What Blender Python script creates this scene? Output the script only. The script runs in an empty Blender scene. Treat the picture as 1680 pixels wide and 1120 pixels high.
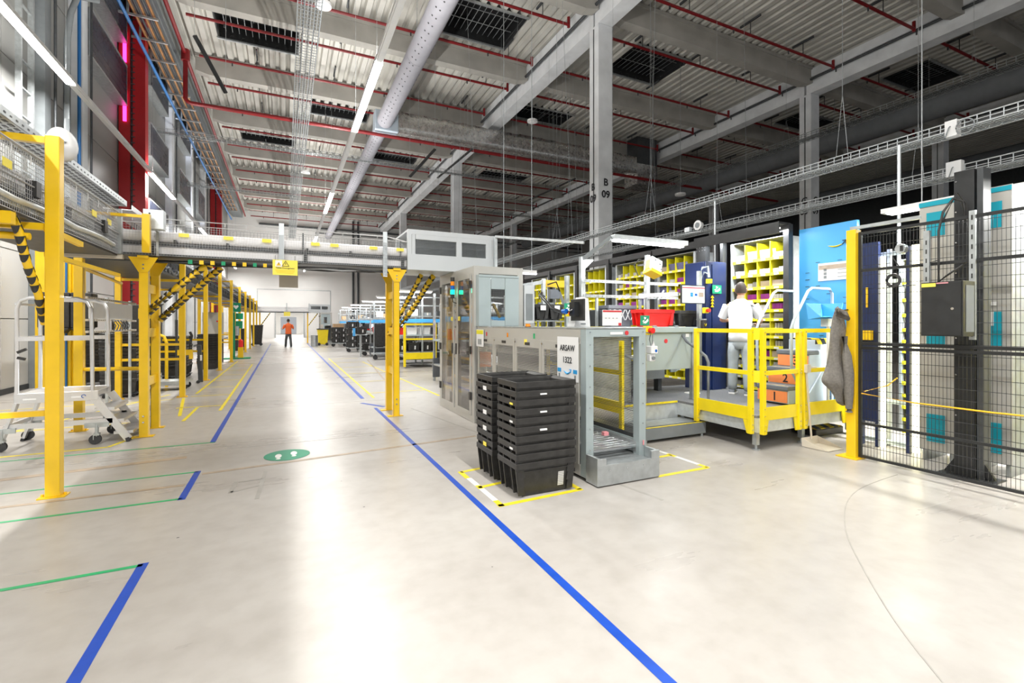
import bpy, bmesh, math, random
from mathutils import Vector, Matrix
R = math.radians
rnd = random.Random(7)
SC = bpy.context.scene
COL = SC.collection

# ---------------------------------------------------------------- camera
cam_d = bpy.data.cameras.new('camera')
cam_d.sensor_width = 36.0
cam_d.lens = 780 / 1680 * 36
cam_d.shift_y = -29 / 1680
cam_d.clip_end = 300
cam = bpy.data.objects.new('camera', cam_d)
cam.location = (0, 0, 1.5)
cam.rotation_euler = (R(90), 0, R(-25.5))
COL.objects.link(cam)
SC.camera = cam
# ---------------------------------------------------------------- world, exposure
w = bpy.data.worlds.new('world'); SC.world = w; w.use_nodes = True
w.node_tree.nodes['Background'].inputs[0].default_value = (0.93, 0.96, 1.0, 1)
w.node_tree.nodes['Background'].inputs[1].default_value = 0.45
vs = SC.view_settings
vs.view_transform = 'Standard'; vs.look = 'None'; vs.exposure = 0.06; vs.gamma = 1.0
vs.use_curve_mapping = False
cy = SC.cycles
cy.max_bounces = 7; cy.diffuse_bounces = 3; cy.glossy_bounces = 3; cy.transmission_bounces = 4
cy.transparent_max_bounces = 12; cy.caustics_reflective = False; cy.caustics_refractive = False
cy.sample_clamp_indirect = 4.0
cy.use_denoising = True

# ---------------------------------------------------------------- lamps of the hall (no fittings behind the camera; uplights added for the ceiling)
def area(name, loc, sx, sy, power, color=(1, 0.985, 0.95), rot=(0, 0, 0), spread=180):
    d = bpy.data.lights.new(name, 'AREA'); d.shape = 'RECTANGLE'; d.size = sx; d.size_y = sy
    d.energy = power; d.color = color; d.spread = R(spread)
    o = bpy.data.objects.new(name, d); o.location = loc; o.rotation_euler = rot; COL.objects.link(o)
    return o
LZ = 7.0
AISLE_X = (1.78, -4.43)
LIT = [(-19.0, -15.0), (-8.0, -4.0), (-0.9, 3.1), (10.2, 14.2), (21.3, 25.3), (32.4, 36.4), (43.5, 47.5), (50.5, 54.5)]
for _x in AISLE_X:
    for _a, _b in LIT:
        area('aisle_lamp_light', (_x, (_a + _b) / 2, LZ - 0.06), 0.16, _b - _a, (360 if _x > 0 else 480) * (0.72 if _a > 30 else 1))
        area('ceiling_fill_uplight', (_x, (_a + _b) / 2, LZ + 0.14), 0.10, _b - _a, (430 if _x > 0 else 110) * (0.8 if _a > 30 else 1), rot=(R(180), 0, 0))  # upward light added to brighten the roof deck

# ---------------------------------------------------------------- materials
def mat(name, col, rough=0.5, metal=0.0, var=0.0, scale=8.0, bump=0.0, emit=None, strength=0.0, alpha=None, spec=0.5, coat=0.0, streak=None):
    m = bpy.data.materials.new(name); m.use_nodes = True
    nt = m.node_tree; b = nt.nodes['Principled BSDF']
    c = (col[0], col[1], col[2], 1)
    b.inputs['Base Color'].default_value = c
    b.inputs['Roughness'].default_value = rough; b.inputs['Metallic'].default_value = metal
    b.inputs['Specular IOR Level'].default_value = spec
    if coat: b.inputs['Coat Weight'].default_value = coat
    if var or bump:
        tc = nt.nodes.new('ShaderNodeTexCoord'); n = nt.nodes.new('ShaderNodeTexNoise')
        n.inputs['Scale'].default_value = scale; n.inputs['Detail'].default_value = 5
        if streak:
            mp = nt.nodes.new('ShaderNodeMapping'); mp.inputs['Scale'].default_value = streak
            nt.links.new(tc.outputs['Object'], mp.inputs[0]); nt.links.new(mp.outputs[0], n.inputs['Vector'])
        else:
            nt.links.new(tc.outputs['Object'], n.inputs['Vector'])
        if var:
            cr = nt.nodes.new('ShaderNodeValToRGB')
            cr.color_ramp.elements[0].position = 0.3; cr.color_ramp.elements[1].position = 0.7
            cr.color_ramp.elements[0].color = tuple(max(0, x * (1 - var)) for x in col) + (1,)
            cr.color_ramp.elements[1].color = tuple(min(1, x * (1 + var)) for x in col) + (1,)
            nt.links.new(n.outputs['Fac'], cr.inputs[0]); nt.links.new(cr.outputs[0], b.inputs['Base Color'])
            mr = nt.nodes.new('ShaderNodeMapRange'); mr.inputs[3].default_value = max(0.02, rough - 0.08); mr.inputs[4].default_value = min(1, rough + 0.08)
            nt.links.new(n.outputs['Fac'], mr.inputs[0]); nt.links.new(mr.outputs[0], b.inputs['Roughness'])
        if bump:
            bp = nt.nodes.new('ShaderNodeBump'); bp.inputs['Strength'].default_value = bump; bp.inputs['Distance'].default_value = 0.01
            nt.links.new(n.outputs['Fac'], bp.inputs['Height']); nt.links.new(bp.outputs[0], b.inputs['Normal'])
    if emit:
        b.inputs['Emission Color'].default_value = tuple(emit) + (1,); b.inputs['Emission Strength'].default_value = strength
    return m
def glass_mat(name, tint, a=0.16, rough=0.03):
    m = bpy.data.materials.new(name); m.use_nodes = True; nt = m.node_tree
    for n in list(nt.nodes): nt.nodes.remove(n)
    out = nt.nodes.new('ShaderNodeOutputMaterial'); mx = nt.nodes.new('ShaderNodeMixShader')
    t = nt.nodes.new('ShaderNodeBsdfTransparent'); t.inputs[0].default_value = tuple(tint) + (1,)
    g = nt.nodes.new('ShaderNodeBsdfGlossy'); g.inputs['Roughness'].default_value = rough
    lw = nt.nodes.new('ShaderNodeLayerWeight'); lw.inputs[0].default_value = 0.35
    mr = nt.nodes.new('ShaderNodeMapRange'); mr.inputs[3].default_value = a * 0.5; mr.inputs[4].default_value = min(1, a * 4)
    nt.links.new(lw.outputs['Fresnel'], mr.inputs[0]); nt.links.new(mr.outputs[0], mx.inputs[0])
    nt.links.new(t.outputs[0], mx.inputs[1]); nt.links.new(g.outputs[0], mx.inputs[2]); nt.links.new(mx.outputs[0], out.inputs[0])
    return m
M = {}
M['yellow'] = mat('safety_yellow_paint', (0.95, 0.60, 0.012), 0.32, var=0.05, scale=5, coat=0.2)
M['lemon'] = mat('lemon_yellow_paint', (0.93, 0.72, 0.01), 0.35, var=0.04, scale=6, coat=0.1)
M['bin_yellow'] = mat('yellow_bin_plastic', (0.85, 0.77, 0.02), 0.5)
M['blind'] = mat('dark_navy_window_blind', (0.022, 0.026, 0.045), 0.28, var=0.25, scale=1.5)
M['black'] = mat('black_plastic', (0.028, 0.027, 0.026), 0.42, var=0.35, scale=14, bump=0.1)
M['black_metal'] = mat('black_painted_metal', (0.022, 0.023, 0.024), 0.35, var=0.2)
M['rubber'] = mat('dark_rubber', (0.035, 0.035, 0.037), 0.75, var=0.2, scale=40, bump=0.2)
M['alu'] = mat('brushed_aluminium', (0.72, 0.72, 0.73), 0.33, 0.75, var=0.07, scale=60, streak=(1, 1, 12))
M['galv'] = mat('galvanised_steel', (0.50, 0.53, 0.54), 0.38, 0.7, var=0.14, scale=11)
M['galv_pale'] = mat('pale_galvanised_steel', (0.68, 0.72, 0.74), 0.4, 0.5, var=0.1, scale=15)
M['mach'] = mat('warm_grey_machine_paint', (0.52, 0.51, 0.475), 0.42, 0.25, var=0.05, scale=3)
M['mach_cool'] = mat('cool_grey_machine_paint', (0.40, 0.47, 0.48), 0.42, 0.2, var=0.05, scale=3)
M['housing'] = mat('light_grey_housing_paint', (0.62, 0.65, 0.67), 0.45, 0.1, var=0.03, scale=2)
M['steel'] = mat('polished_steel', (0.66, 0.67, 0.68), 0.2, 0.95, var=0.05, scale=20)
M['grey'] = mat('mid_grey_paint', (0.22, 0.24, 0.25), 0.45, 0.1, var=0.08, scale=6)
M['grey_mat'] = mat('grey_floor_mat', (0.20, 0.205, 0.22), 0.8, var=0.15, scale=50, bump=0.3)
M['dark'] = mat('dark_grey_steel', (0.07, 0.075, 0.08), 0.45, 0.3, var=0.15)
M['white'] = mat('white_plastic', (0.82, 0.82, 0.82), 0.4, var=0.02)
M['paper'] = mat('white_paper', (0.86, 0.86, 0.86), 0.7)
M['wall'] = mat('pale_wall_panel', (0.80, 0.795, 0.78), 0.5, var=0.03, scale=0.6)
M['wall_grey'] = mat('grey_beige_wall_panel', (0.31, 0.31, 0.295), 0.5, var=0.06, scale=0.5)
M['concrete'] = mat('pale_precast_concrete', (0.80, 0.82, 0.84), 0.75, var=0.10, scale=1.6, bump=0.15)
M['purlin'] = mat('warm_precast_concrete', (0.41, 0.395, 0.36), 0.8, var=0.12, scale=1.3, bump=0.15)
M['deck'] = mat('corrugated_steel_deck', (0.62, 0.605, 0.555), 0.5, 0.15, var=0.08, scale=0.8)
M['red'] = mat('red_sprinkler_paint', (0.22, 0.008, 0.011), 0.4)
M['red_col'] = mat('red_column_paint', (0.42, 0.012, 0.016), 0.38, var=0.08, scale=2)
M['red_plastic'] = mat('red_plastic', (0.80, 0.02, 0.015), 0.35)
M['duct'] = mat('grey_fabric_duct', (0.34, 0.335, 0.37), 0.8, var=0.06, scale=3, bump=0.2)
M['duct_dark'] = mat('dark_grey_fabric_duct', (0.16, 0.17, 0.18), 0.8, var=0.1, scale=3, bump=0.2)
M['foil'] = mat('crumpled_silver_foil', (0.62, 0.61, 0.59), 0.28, 0.8, var=0.2, scale=6, bump=1.0)
M['blue_tape'] = mat('blue_floor_tape', (0.008, 0.07, 0.46), 0.35, var=0.1, scale=12)
M['green_tape'] = mat('green_floor_tape', (0.02, 0.42, 0.16), 0.4, var=0.1)
M['yellow_tape'] = mat('yellow_floor_tape', (0.90, 0.72, 0.03), 0.4, var=0.12, scale=12)
M['white_tape'] = mat('white_floor_tape', (0.85, 0.85, 0.82), 0.4, var=0.08, scale=12)
M['brown_tape'] = mat('worn_brown_tape_mark', (0.42, 0.33, 0.24), 0.45, var=0.25, scale=9)
M['grey_mark'] = mat('grey_worn_mark', (0.38, 0.36, 0.33), 0.4, var=0.15)
M['orange'] = mat('orange_panel_paint', (0.95, 0.30, 0.10), 0.45, var=0.03)
M['navy'] = mat('navy_blue_paint', (0.008, 0.022, 0.10), 0.35, var=0.1, scale=2)
M['sky'] = mat('sky_blue_panel', (0.08, 0.42, 0.85), 0.4, var=0.05, scale=1.2)
M['teal'] = mat('teal_panel', (0.0, 0.34, 0.46), 0.5)
M['pale_blue'] = mat('pale_blue_grey_plastic', (0.50, 0.58, 0.66), 0.4, var=0.03)
M['slate'] = mat('slate_grey_plastic', (0.16, 0.175, 0.20), 0.5, var=0.08)
M['lamp'] = mat('lit_lamp_tube', (1, 1, 1), 0.5, emit=(1.0, 0.99, 0.97), strength=14)
M['led'] = mat('lit_white_led', (1, 1, 1), 0.5, emit=(1.0, 0.98, 0.93), strength=6)
M['led_yellow'] = mat('lit_warm_led', (1, 1, 0.8), 0.5, emit=(1.0, 0.93, 0.55), strength=4)
M['slit'] = mat('daylight_slit', (0.8, 0.85, 1), 0.5, emit=(0.75, 0.82, 1.0), strength=2.5)
M['pink'] = mat('lit_pink_strip', (1, 0.1, 0.6), 0.5, emit=(1.0, 0.05, 0.45), strength=3.0)
M['green_lit'] = mat('lit_green_lamp', (0, 1, 0.5), 0.4, emit=(0.0, 1.0, 0.45), strength=5)
M['amber'] = mat('amber_lens', (0.9, 0.28, 0.01), 0.25)
M['blue_lens'] = mat('blue_lens', (0.01, 0.12, 0.5), 0.25)
M['sign_green'] = mat('sign_green', (0.0, 0.27, 0.14), 0.5)
M['sign_blue'] = mat('sign_sky_blue', (0.02, 0.33, 0.72), 0.5)
M['sign_yellow'] = mat('sign_pale_yellow', (0.95, 0.80, 0.10), 0.5)
M['ink'] = mat('dark_print', (0.02, 0.02, 0.025), 0.6)
M['red_print'] = mat('red_print', (0.6, 0.03, 0.04), 0.6)
M['pink_label'] = mat('pink_label', (0.9, 0.35, 0.38), 0.6)
M['glass'] = glass_mat('clear_plexiglass', (0.88, 0.86, 0.84), 0.10)
M['glass_bluish'] = glass_mat('bluish_glass', (0.75, 0.84, 0.9), 0.15)
M['skin'] = mat('skin', (0.55, 0.30, 0.21), 0.55)
M['hair'] = mat('dark_brown_hair', (0.035, 0.022, 0.015), 0.7, var=0.3, scale=60, bump=0.5)
M['tee'] = mat('white_cotton', (0.78, 0.80, 0.84), 0.85, var=0.04, scale=9, bump=0.5)
M['jogger'] = mat('light_grey_jersey', (0.42, 0.47, 0.50), 0.9, var=0.1, scale=7, bump=0.6)
M['hoodie'] = mat('heather_grey_fleece', (0.20, 0.185, 0.165), 0.95, var=0.18, scale=45, bump=0.6)
M['hiviz'] = mat('orange_workwear', (0.85, 0.16, 0.04), 0.8)
M['cardboard'] = mat('brown_cardboard', (0.52, 0.34, 0.19), 0.8, var=0.1)
M['book_purple'] = mat('purple_covers', (0.30, 0.03, 0.28), 0.5)
M['book_lilac'] = mat('lilac_covers', (0.36, 0.36, 0.68), 0.5, var=0.25, scale=50)
M['book_grey'] = mat('grey_cartons', (0.32, 0.31, 0.33), 0.6, var=0.3, scale=12)
M['book_white'] = mat('pale_cartons', (0.62, 0.60, 0.62), 0.6, var=0.2, scale=15)
M['book_tan'] = mat('tan_cartons', (0.47, 0.38, 0.30), 0.7, var=0.15, scale=10)
M['cream'] = mat('cream_plastic', (0.66, 0.60, 0.50), 0.5)
M['net'] = mat('pale_guard_wire', (0.55, 0.55, 0.55), 0.4, 0.4)
M['blue_pipe'] = mat('blue_pipe_paint', (0.02, 0.16, 0.45), 0.4)
M['copper'] = mat('copper_brown_pipe', (0.42, 0.20, 0.07), 0.35, 0.4)
M['cable_yellow'] = mat('yellow_cable', (0.9, 0.5, 0.02), 0.4)
M['lime'] = mat('green_stand_paint', (0.0, 0.30, 0.13), 0.45)
M['screen'] = mat('lit_screen', (0.8, 0.84, 0.9), 0.3, emit=(0.78, 0.85, 0.95), strength=0.75)
M['belt'] = mat('white_belt_cover', (0.88, 0.87, 0.88), 0.45)

def stripes_mat(name, ca, cb, scale, axis_rot):
    m = bpy.data.materials.new(name); m.use_nodes = True; nt = m.node_tree; b = nt.nodes['Principled BSDF']; b.inputs['Roughness'].default_value = 0.5
    tc = nt.nodes.new('ShaderNodeTexCoord'); mp = nt.nodes.new('ShaderNodeMapping'); mp.inputs['Rotation'].default_value = axis_rot
    wv = nt.nodes.new('ShaderNodeTexWave'); wv.inputs['Scale'].default_value = scale; wv.bands_direction = 'X'
    cr = nt.nodes.new('ShaderNodeValToRGB'); cr.color_ramp.interpolation = 'CONSTANT'
    cr.color_ramp.elements[0].color = tuple(ca) + (1,); cr.color_ramp.elements[1].color = tuple(cb) + (1,); cr.color_ramp.elements[1].position = 0.5
    nt.links.new(tc.outputs['Object'], mp.inputs[0]); nt.links.new(mp.outputs[0], wv.inputs['Vector'])
    nt.links.new(wv.outputs['Fac'], cr.inputs[0]); nt.links.new(cr.outputs[0], b.inputs['Base Color'])
    return m
M['hazard'] = stripes_mat('black_yellow_hazard_stripes', (0.02, 0.02, 0.02), (0.92, 0.68, 0.01), 2.4, (0, 0.6, 0.6))
M['barcode'] = stripes_mat('printed_barcode_label', (0.85, 0.85, 0.85), (0.25, 0.25, 0.25), 22, (0, 1.5708, 0))

def floor_mat():
    m = bpy.data.materials.new('polished_concrete_floor'); m.use_nodes = True; nt = m.node_tree; b = nt.nodes['Principled BSDF']
    N = nt.nodes.new; L = nt.links.new
    tc = N('ShaderNodeTexCoord')
    n1 = N('ShaderNodeTexNoise'); n1.inputs['Scale'].default_value = 0.55; n1.inputs['Detail'].default_value = 6; n1.inputs['Roughness'].default_value = 0.6
    n2 = N('ShaderNodeTexNoise'); n2.inputs['Scale'].default_value = 7.0; n2.inputs['Detail'].default_value = 8
    mp = N('ShaderNodeMapping'); mp.inputs['Scale'].default_value = (0.35, 1.5, 1)
    L(tc.outputs['Object'], mp.inputs[0]); L(mp.outputs[0], n1.inputs['Vector']); L(tc.outputs['Object'], n2.inputs['Vector'])
    cr = N('ShaderNodeValToRGB'); e = cr.color_ramp.elements
    e[0].position = 0.28; e[0].color = (0.42, 0.39, 0.36, 1); e[1].position = 0.62; e[1].color = (0.50, 0.475, 0.445, 1)
    L(n1.outputs['Fac'], cr.inputs[0])
    mx = N('ShaderNodeMix'); mx.data_type = 'RGBA'; mx.blend_type = 'MULTIPLY'; mx.inputs['Factor'].default_value = 0.35
    c2 = N('ShaderNodeValToRGB'); c2.color_ramp.elements[0].position = 0.3; c2.color_ramp.elements[0].color = (0.72, 0.70, 0.68, 1); c2.color_ramp.elements[1].position = 0.6
    L(n2.outputs['Fac'], c2.inputs[0]); L(cr.outputs[0], mx.inputs['A']); L(c2.outputs[0], mx.inputs['B'])
    # small dark specks
    v = N('ShaderNodeTexVoronoi'); v.inputs['Scale'].default_value = 2.3
    L(tc.outputs['Object'], v.inputs['Vector'])
    lt = N('ShaderNodeMath'); lt.operation = 'LESS_THAN'; lt.inputs[1].default_value = 0.022; L(v.outputs['Distance'], lt.inputs[0])
    m3 = N('ShaderNodeMix'); m3.data_type = 'RGBA'; m3.inputs['B'].default_value = (0.13, 0.12, 0.11, 1)
    L(lt.outputs[0], m3.inputs['Factor']); L(mx.outputs['Result'], m3.inputs['A'])
    L(m3.outputs['Result'], b.inputs['Base Color'])
    mr = N('ShaderNodeMapRange'); mr.inputs[1].default_value = 0.3; mr.inputs[2].default_value = 0.7; mr.inputs[3].default_value = 0.24; mr.inputs[4].default_value = 0.38
    L(n1.outputs['Fac'], mr.inputs[0]); L(mr.outputs[0], b.inputs['Roughness'])
    b.inputs['Specular IOR Level'].default_value = 0.32
    bp = N('ShaderNodeBump'); bp.inputs['Strength'].default_value = 0.06; bp.inputs['Distance'].default_value = 0.01
    L(n2.outputs['Fac'], bp.inputs['Height']); L(bp.outputs[0], b.inputs['Normal'])
    return m
M['floor'] = floor_mat()

# ---------------------------------------------------------------- helpers
class MB:
    """collects shapes; build() links them as one mesh object"""
    count = 0
    def __init__(s): s.v = []; s.f = []; s.m = []; s.sm = []; s.mats = []; s.cur = 0
    def use(s, m):
        m = M[m]
        if m not in s.mats: s.mats.append(m)
        s.cur = s.mats.index(m); return s
    def add(s, vs_, fs, smooth=False):
        o = len(s.v); s.v += [tuple(p) for p in vs_]
        for f in fs:
            s.f.append([i + o for i in f]); s.m.append(s.cur); s.sm.append(smooth)
        return s
    def box(s, x0, x1, y0, y1, z0, z1):
        if x0 > x1: x0, x1 = x1, x0
        if y0 > y1: y0, y1 = y1, y0
        if z0 > z1: z0, z1 = z1, z0
        MB.count = (MB.count + 1) % 11; e = min(MB.count * 0.00028, (x1 - x0) * 0.2, (y1 - y0) * 0.2, (z1 - z0) * 0.2)   # no two boxes share a face plane
        x0 += e; y0 += e; z0 += e; x1 -= e; y1 -= e; z1 -= e
        return s.add([(x0, y0, z0), (x1, y0, z0), (x1, y1, z0), (x0, y1, z0), (x0, y0, z1), (x1, y0, z1), (x1, y1, z1), (x0, y1, z1)],
                     [(0, 3, 2, 1), (4, 5, 6, 7), (0, 1, 5, 4), (1, 2, 6, 5), (2, 3, 7, 6), (3, 0, 4, 7)])
    def cbox(s, x, y, z, a, b, c): return s.box(x - a / 2, x + a / 2, y - b / 2, y + b / 2, z - c / 2, z + c / 2)
    def frame_of(s, d):
        d = d.normalized(); up = Vector((0, 0, 1)) if abs(d.z) < 0.95 else Vector((0, 1, 0))
        a = d.cross(up).normalized(); b = a.cross(d).normalized(); return a, b
    def bar(s, p, q, w=0.04, h=None):
        h = h or w; p = Vector(p); q = Vector(q); a, b = s.frame_of(q - p)
        a = a * w / 2; b = b * h / 2
        vs_ = [p - a - b, p + a - b, p + a + b, p - a + b, q - a - b, q + a - b, q + a + b, q - a + b]
        return s.add(vs_, [(0, 1, 2, 3), (7, 6, 5, 4), (0, 4, 5, 1), (1, 5, 6, 2), (2, 6, 7, 3), (3, 7, 4, 0)])
    def cyl(s, p, q, r, r2=None, n=12, cap=True):
        r2 = r if r2 is None else r2; p = Vector(p); q = Vector(q); a, b = s.frame_of(q - p); o = []
        for c, rr in ((p, r), (q, r2)):
            for i in range(n):
                t = 2 * math.pi * i / n; o.append(c + a * math.cos(t) * rr + b * math.sin(t) * rr)
        s.add(o, [(i, (i + 1) % n, n + (i + 1) % n, n + i) for i in range(n)], n > 5)
        if cap: s.add(o[:n], [tuple(range(n))][::-1]); s.add(o[n:], [tuple(range(n - 1, -1, -1))])
        return s
    def tube(s, pts, r, n=8, closed=False):
        pts = [Vector(p) for p in pts]; k = len(pts); rings = []; prev = None
        for i, p in enumerate(pts):
            a = pts[i - 1] if (i > 0 or closed) else p; b = pts[(i + 1) % k] if (i < k - 1 or closed) else p
            d = (b - a).normalized()
            if prev is None: u, w_ = s.frame_of(d)
            else:
                u = (prev - d * prev.dot(d))
                u = u.normalized() if u.length > 1e-5 else s.frame_of(d)[0]
                w_ = d.cross(u)
            prev = u
            rr = r[i] if isinstance(r, (list, tuple)) else r
            rings.append([p + u * math.cos(2 * math.pi * j / n) * rr + w_ * math.sin(2 * math.pi * j / n) * rr for j in range(n)])
        vs_ = [v for g in rings for v in g]; fs = []
        for i in range(k if closed else k - 1):
            for j in range(n):
                fs.append((i * n + j, i * n + (j + 1) % n, ((i + 1) % k) * n + (j + 1) % n, ((i + 1) % k) * n + j))
        s.add(vs_, fs, True)
        if not closed: s.add(rings[0], [tuple(range(n - 1, -1, -1))]); s.add(rings[-1], [tuple(range(n))])
        return s
    def prism(s, poly, axis, a, b):
        """poly: 2D points; axis x: (y,z), y: (x,z), z: (x,y)"""
        def P3(u, v, t): return {'x': (t, u, v), 'y': (u, t, v), 'z': (u, v, t)}[axis]
        n = len(poly); vs_ = [P3(u, v, a) for u, v in poly] + [P3(u, v, b) for u, v in poly]
        return s.add(vs_, [tuple(range(n - 1, -1, -1)), tuple(range(n, 2 * n))] + [(i, (i + 1) % n, n + (i + 1) % n, n + i) for i in range(n)])
    def quad(s, *p): return s.add(p, [(0, 1, 2, 3)])
    def grid(s, o, u, v, nu, nv, t, t2=None):
        """wire grid of square section wires over the rectangle o,u,v"""
        o = Vector(o); u = Vector(u); v = Vector(v)
        for i in range(nu + 1):
            p = o + u * i / nu; s.wire(p, p + v, t)
        for j in range(nv + 1):
            p = o + v * j / nv; s.wire(p, p + u, t2 or t)
        return s
    def wire(s, p, q, t):
        p = Vector(p); q = Vector(q); a, b = s.frame_of(q - p); a = a * t / 2; b = b * t / 2
        return s.add([p - a - b, p + a - b, p + b, q - a - b, q + a - b, q + b], [(0, 1, 4, 3), (1, 2, 5, 4), (2, 0, 3, 5)])
    def xf(s, mtx, start=0):
        s.v = s.v[:start] + [tuple(mtx @ Vector(p)) for p in s.v[start:]]; return s
    def build(s, name, m=None, parent=None, bevel=0.0, label=None, stuff=False):
        me = bpy.data.meshes.new(name)
        off = Vector((0, 0, 0)); q = parent
        while q is not None: off += q.location; q = q.parent
        me.from_pydata([tuple(Vector(p) - off) for p in s.v] if parent else s.v, [], s.f)
        if m is not None and not s.mats: me.materials.append(M[m])
        for mm in s.mats: me.materials.append(mm)
        if s.mats: me.polygons.foreach_set('material_index', s.m)
        me.polygons.foreach_set('use_smooth', s.sm)
        me.update()
        o = bpy.data.objects.new(name, me); COL.objects.link(o)
        if parent is not None: o.parent = parent
        if bevel:
            b = o.modifiers.new('bevel', 'BEVEL'); b.width = bevel; b.segments = 2; b.limit_method = 'ANGLE'; b.angle_limit = R(50)
            b.harden_normals = False
        if label: o['label'] = label
        if stuff: o['kind'] = 'stuff'
        return o

def thing(name, label, cat, loc=(0, 0, 0), group=None):
    o = bpy.data.objects.new(name, None); o.location = loc; o.empty_display_size = 0.1; COL.objects.link(o)
    o['label'] = label; o['category'] = cat
    if group: o['group'] = group
    return o
def tag(o, label, cat, group=None):
    o['label'] = label; o['category'] = cat
    if group: o['group'] = group
    return o
def struct(o): o['kind'] = 'structure'; return o
def recentre(o):
    """put a single-mesh thing's origin at the middle of its base"""
    me = o.data; xs = [v.co.x for v in me.vertices]; ys = [v.co.y for v in me.vertices]; z = min(v.co.z for v in me.vertices)
    c = Vector(((min(xs) + max(xs)) / 2, (min(ys) + max(ys)) / 2, z))
    for v in me.vertices: v.co -= c
    o.location = c; return o
def single(mb, name, m, label, cat, group=None, bevel=0.0):
    return tag(recentre(mb.build(name, m, bevel=bevel)), label, cat, group)
def copy_tree(o, loc=None, rz=None, label=None, parent=None):
    c = o.copy(); COL.objects.link(c)
    if parent is not None: c.parent = parent
    if loc is not None: c.location = loc
    if rz is not None: c.rotation_euler = (0, 0, rz)
    if label: c['label'] = label
    for ch in list(o.children): copy_tree(ch, parent=c)
    return c
def text(body, size, parent, loc, rot, m='ink', name='lettering', align='CENTER', ext=0.001, bold=0.0, sx=1.0):
    cu = bpy.data.curves.new(name, 'FONT'); cu.body = body; cu.size = size; cu.align_x = align; cu.align_y = 'CENTER'; cu.extrude = ext; cu.offset = bold
    cu.resolution_u = 3
    t = bpy.data.objects.new('tmp', cu); COL.objects.link(t)
    dg = bpy.context.evaluated_depsgraph_get(); me = bpy.data.meshes.new_from_object(t.evaluated_get(dg))
    COL.objects.unlink(t); bpy.data.objects.remove(t)
    for v in me.vertices: v.co.x *= sx
    o = bpy.data.objects.new(name, me); me.materials.clear(); me.materials.append(M[m]); COL.objects.link(o)
    o.parent = parent; off = Vector((0, 0, 0)); q = parent
    while q is not None: off += q.location; q = q.parent
    o.location = Vector(loc) - off; o.rotation_euler = rot
    return o
FY = (R(90), 0, 0)                # text facing -Y (towards the camera)
FX = (R(90), 0, R(-90))           # text on a face looking towards -X
ORD = ['first', 'second', 'third', 'fourth', 'fifth', 'sixth', 'seventh', 'eighth', 'ninth', 'tenth', 'eleventh', 'twelfth', 'thirteenth', 'fourteenth', 'fifteenth', 'sixteenth', 'seventeenth', 'eighteenth']
def arc(c, r, a0, a1, n, plane='xz'):
    o = []
    for i in range(n + 1):
        t = R(a0 + (a1 - a0) * i / n); u = r * math.cos(t); v = r * math.sin(t)
        o.append({'xz': (c[0] + u, c[1], c[2] + v), 'yz': (c[0], c[1] + u, c[2] + v), 'xy': (c[0] + u, c[1] + v, c[2])}[plane])
    return o
def flat(pts, z=0.002, h=0.0015):
    mb = MB(); mb.prism(pts, 'z', z - h, z); return mb
# ================================================================ SETTING
_S0, _C0 = math.sin(math.atan(372 / 780)), math.cos(math.atan(372 / 780))
XL, XR, YB, YW, ZD = -5.4, 46.0, -20.0, 57.0, 13.35
mb = MB(); mb.box(XL - 0.3, XR, YB, YW + 24, -0.3, 0.0)
floor_o = struct(mb.build('floor', 'floor'))
def strip(p, q, w, m, name, label=None, z=0.0022):
    p = Vector((p[0], p[1])); q = Vector((q[0], q[1])); d = (q - p).normalized(); n = Vector((-d.y, d.x)) * w / 2
    mb = flat([tuple(p - n), tuple(q - n), tuple(q + n), tuple(p + n)], z)
    return mb.build(name, m, floor_o, label=label)
# blue walkway lines
strip((1.45, -0.6), (1.45, 8.7), 0.055, 'blue_tape', 'blue_tape')
strip((1.62, 8.75), (1.30, 9.35), 0.07, 'blue_tape', 'blue_tape')
strip((1.40, 9.9), (1.52, 40.0), 0.07, 'blue_tape', 'blue_tape')
strip((-0.80, 1.4), (-0.80, 3.68), 0.055, 'blue_tape', 'blue_tape')
strip((-0.80, 4.87), (-0.80, 5.74), 0.055, 'blue_tape', 'blue_tape')
strip((-0.83, 7.06), (-0.98, 40.0), 0.06, 'blue_tape', 'blue_tape')
for y in (3.655, 4.90, 5.72, 7.06):
    strip((-0.78 - 0.02, y), (-4.5, y + 0.0), 0.035 if y < 5 else 0.03, 'green_tape', 'green_tape')
strip((-4.6, 5.30), (-0.85, 5.30), 0.05, 'brown_tape', 'brown_tape', 'worn brown tape residue')
strip((-0.75, 5.62), (2.3, 5.95), 0.06, 'brown_tape', 'brown_tape', 'worn brown tape residue')
strip((-2.6, 6.22), (-1.0, 6.4), 0.10, 'brown_tape', 'brown_tape', 'worn brown tape residue')
for p, q in (((-0.22, 4.62), (-0.18, 5.45)), ((-0.44, 4.9), (-0.22, 5.0)), ((-0.40, 5.18), (-0.20, 5.2)), ((-0.44, 4.88), (-0.42, 5.2))):
    strip(p, q, 0.035, 'grey_mark', 'worn_tape_mark')
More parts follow.
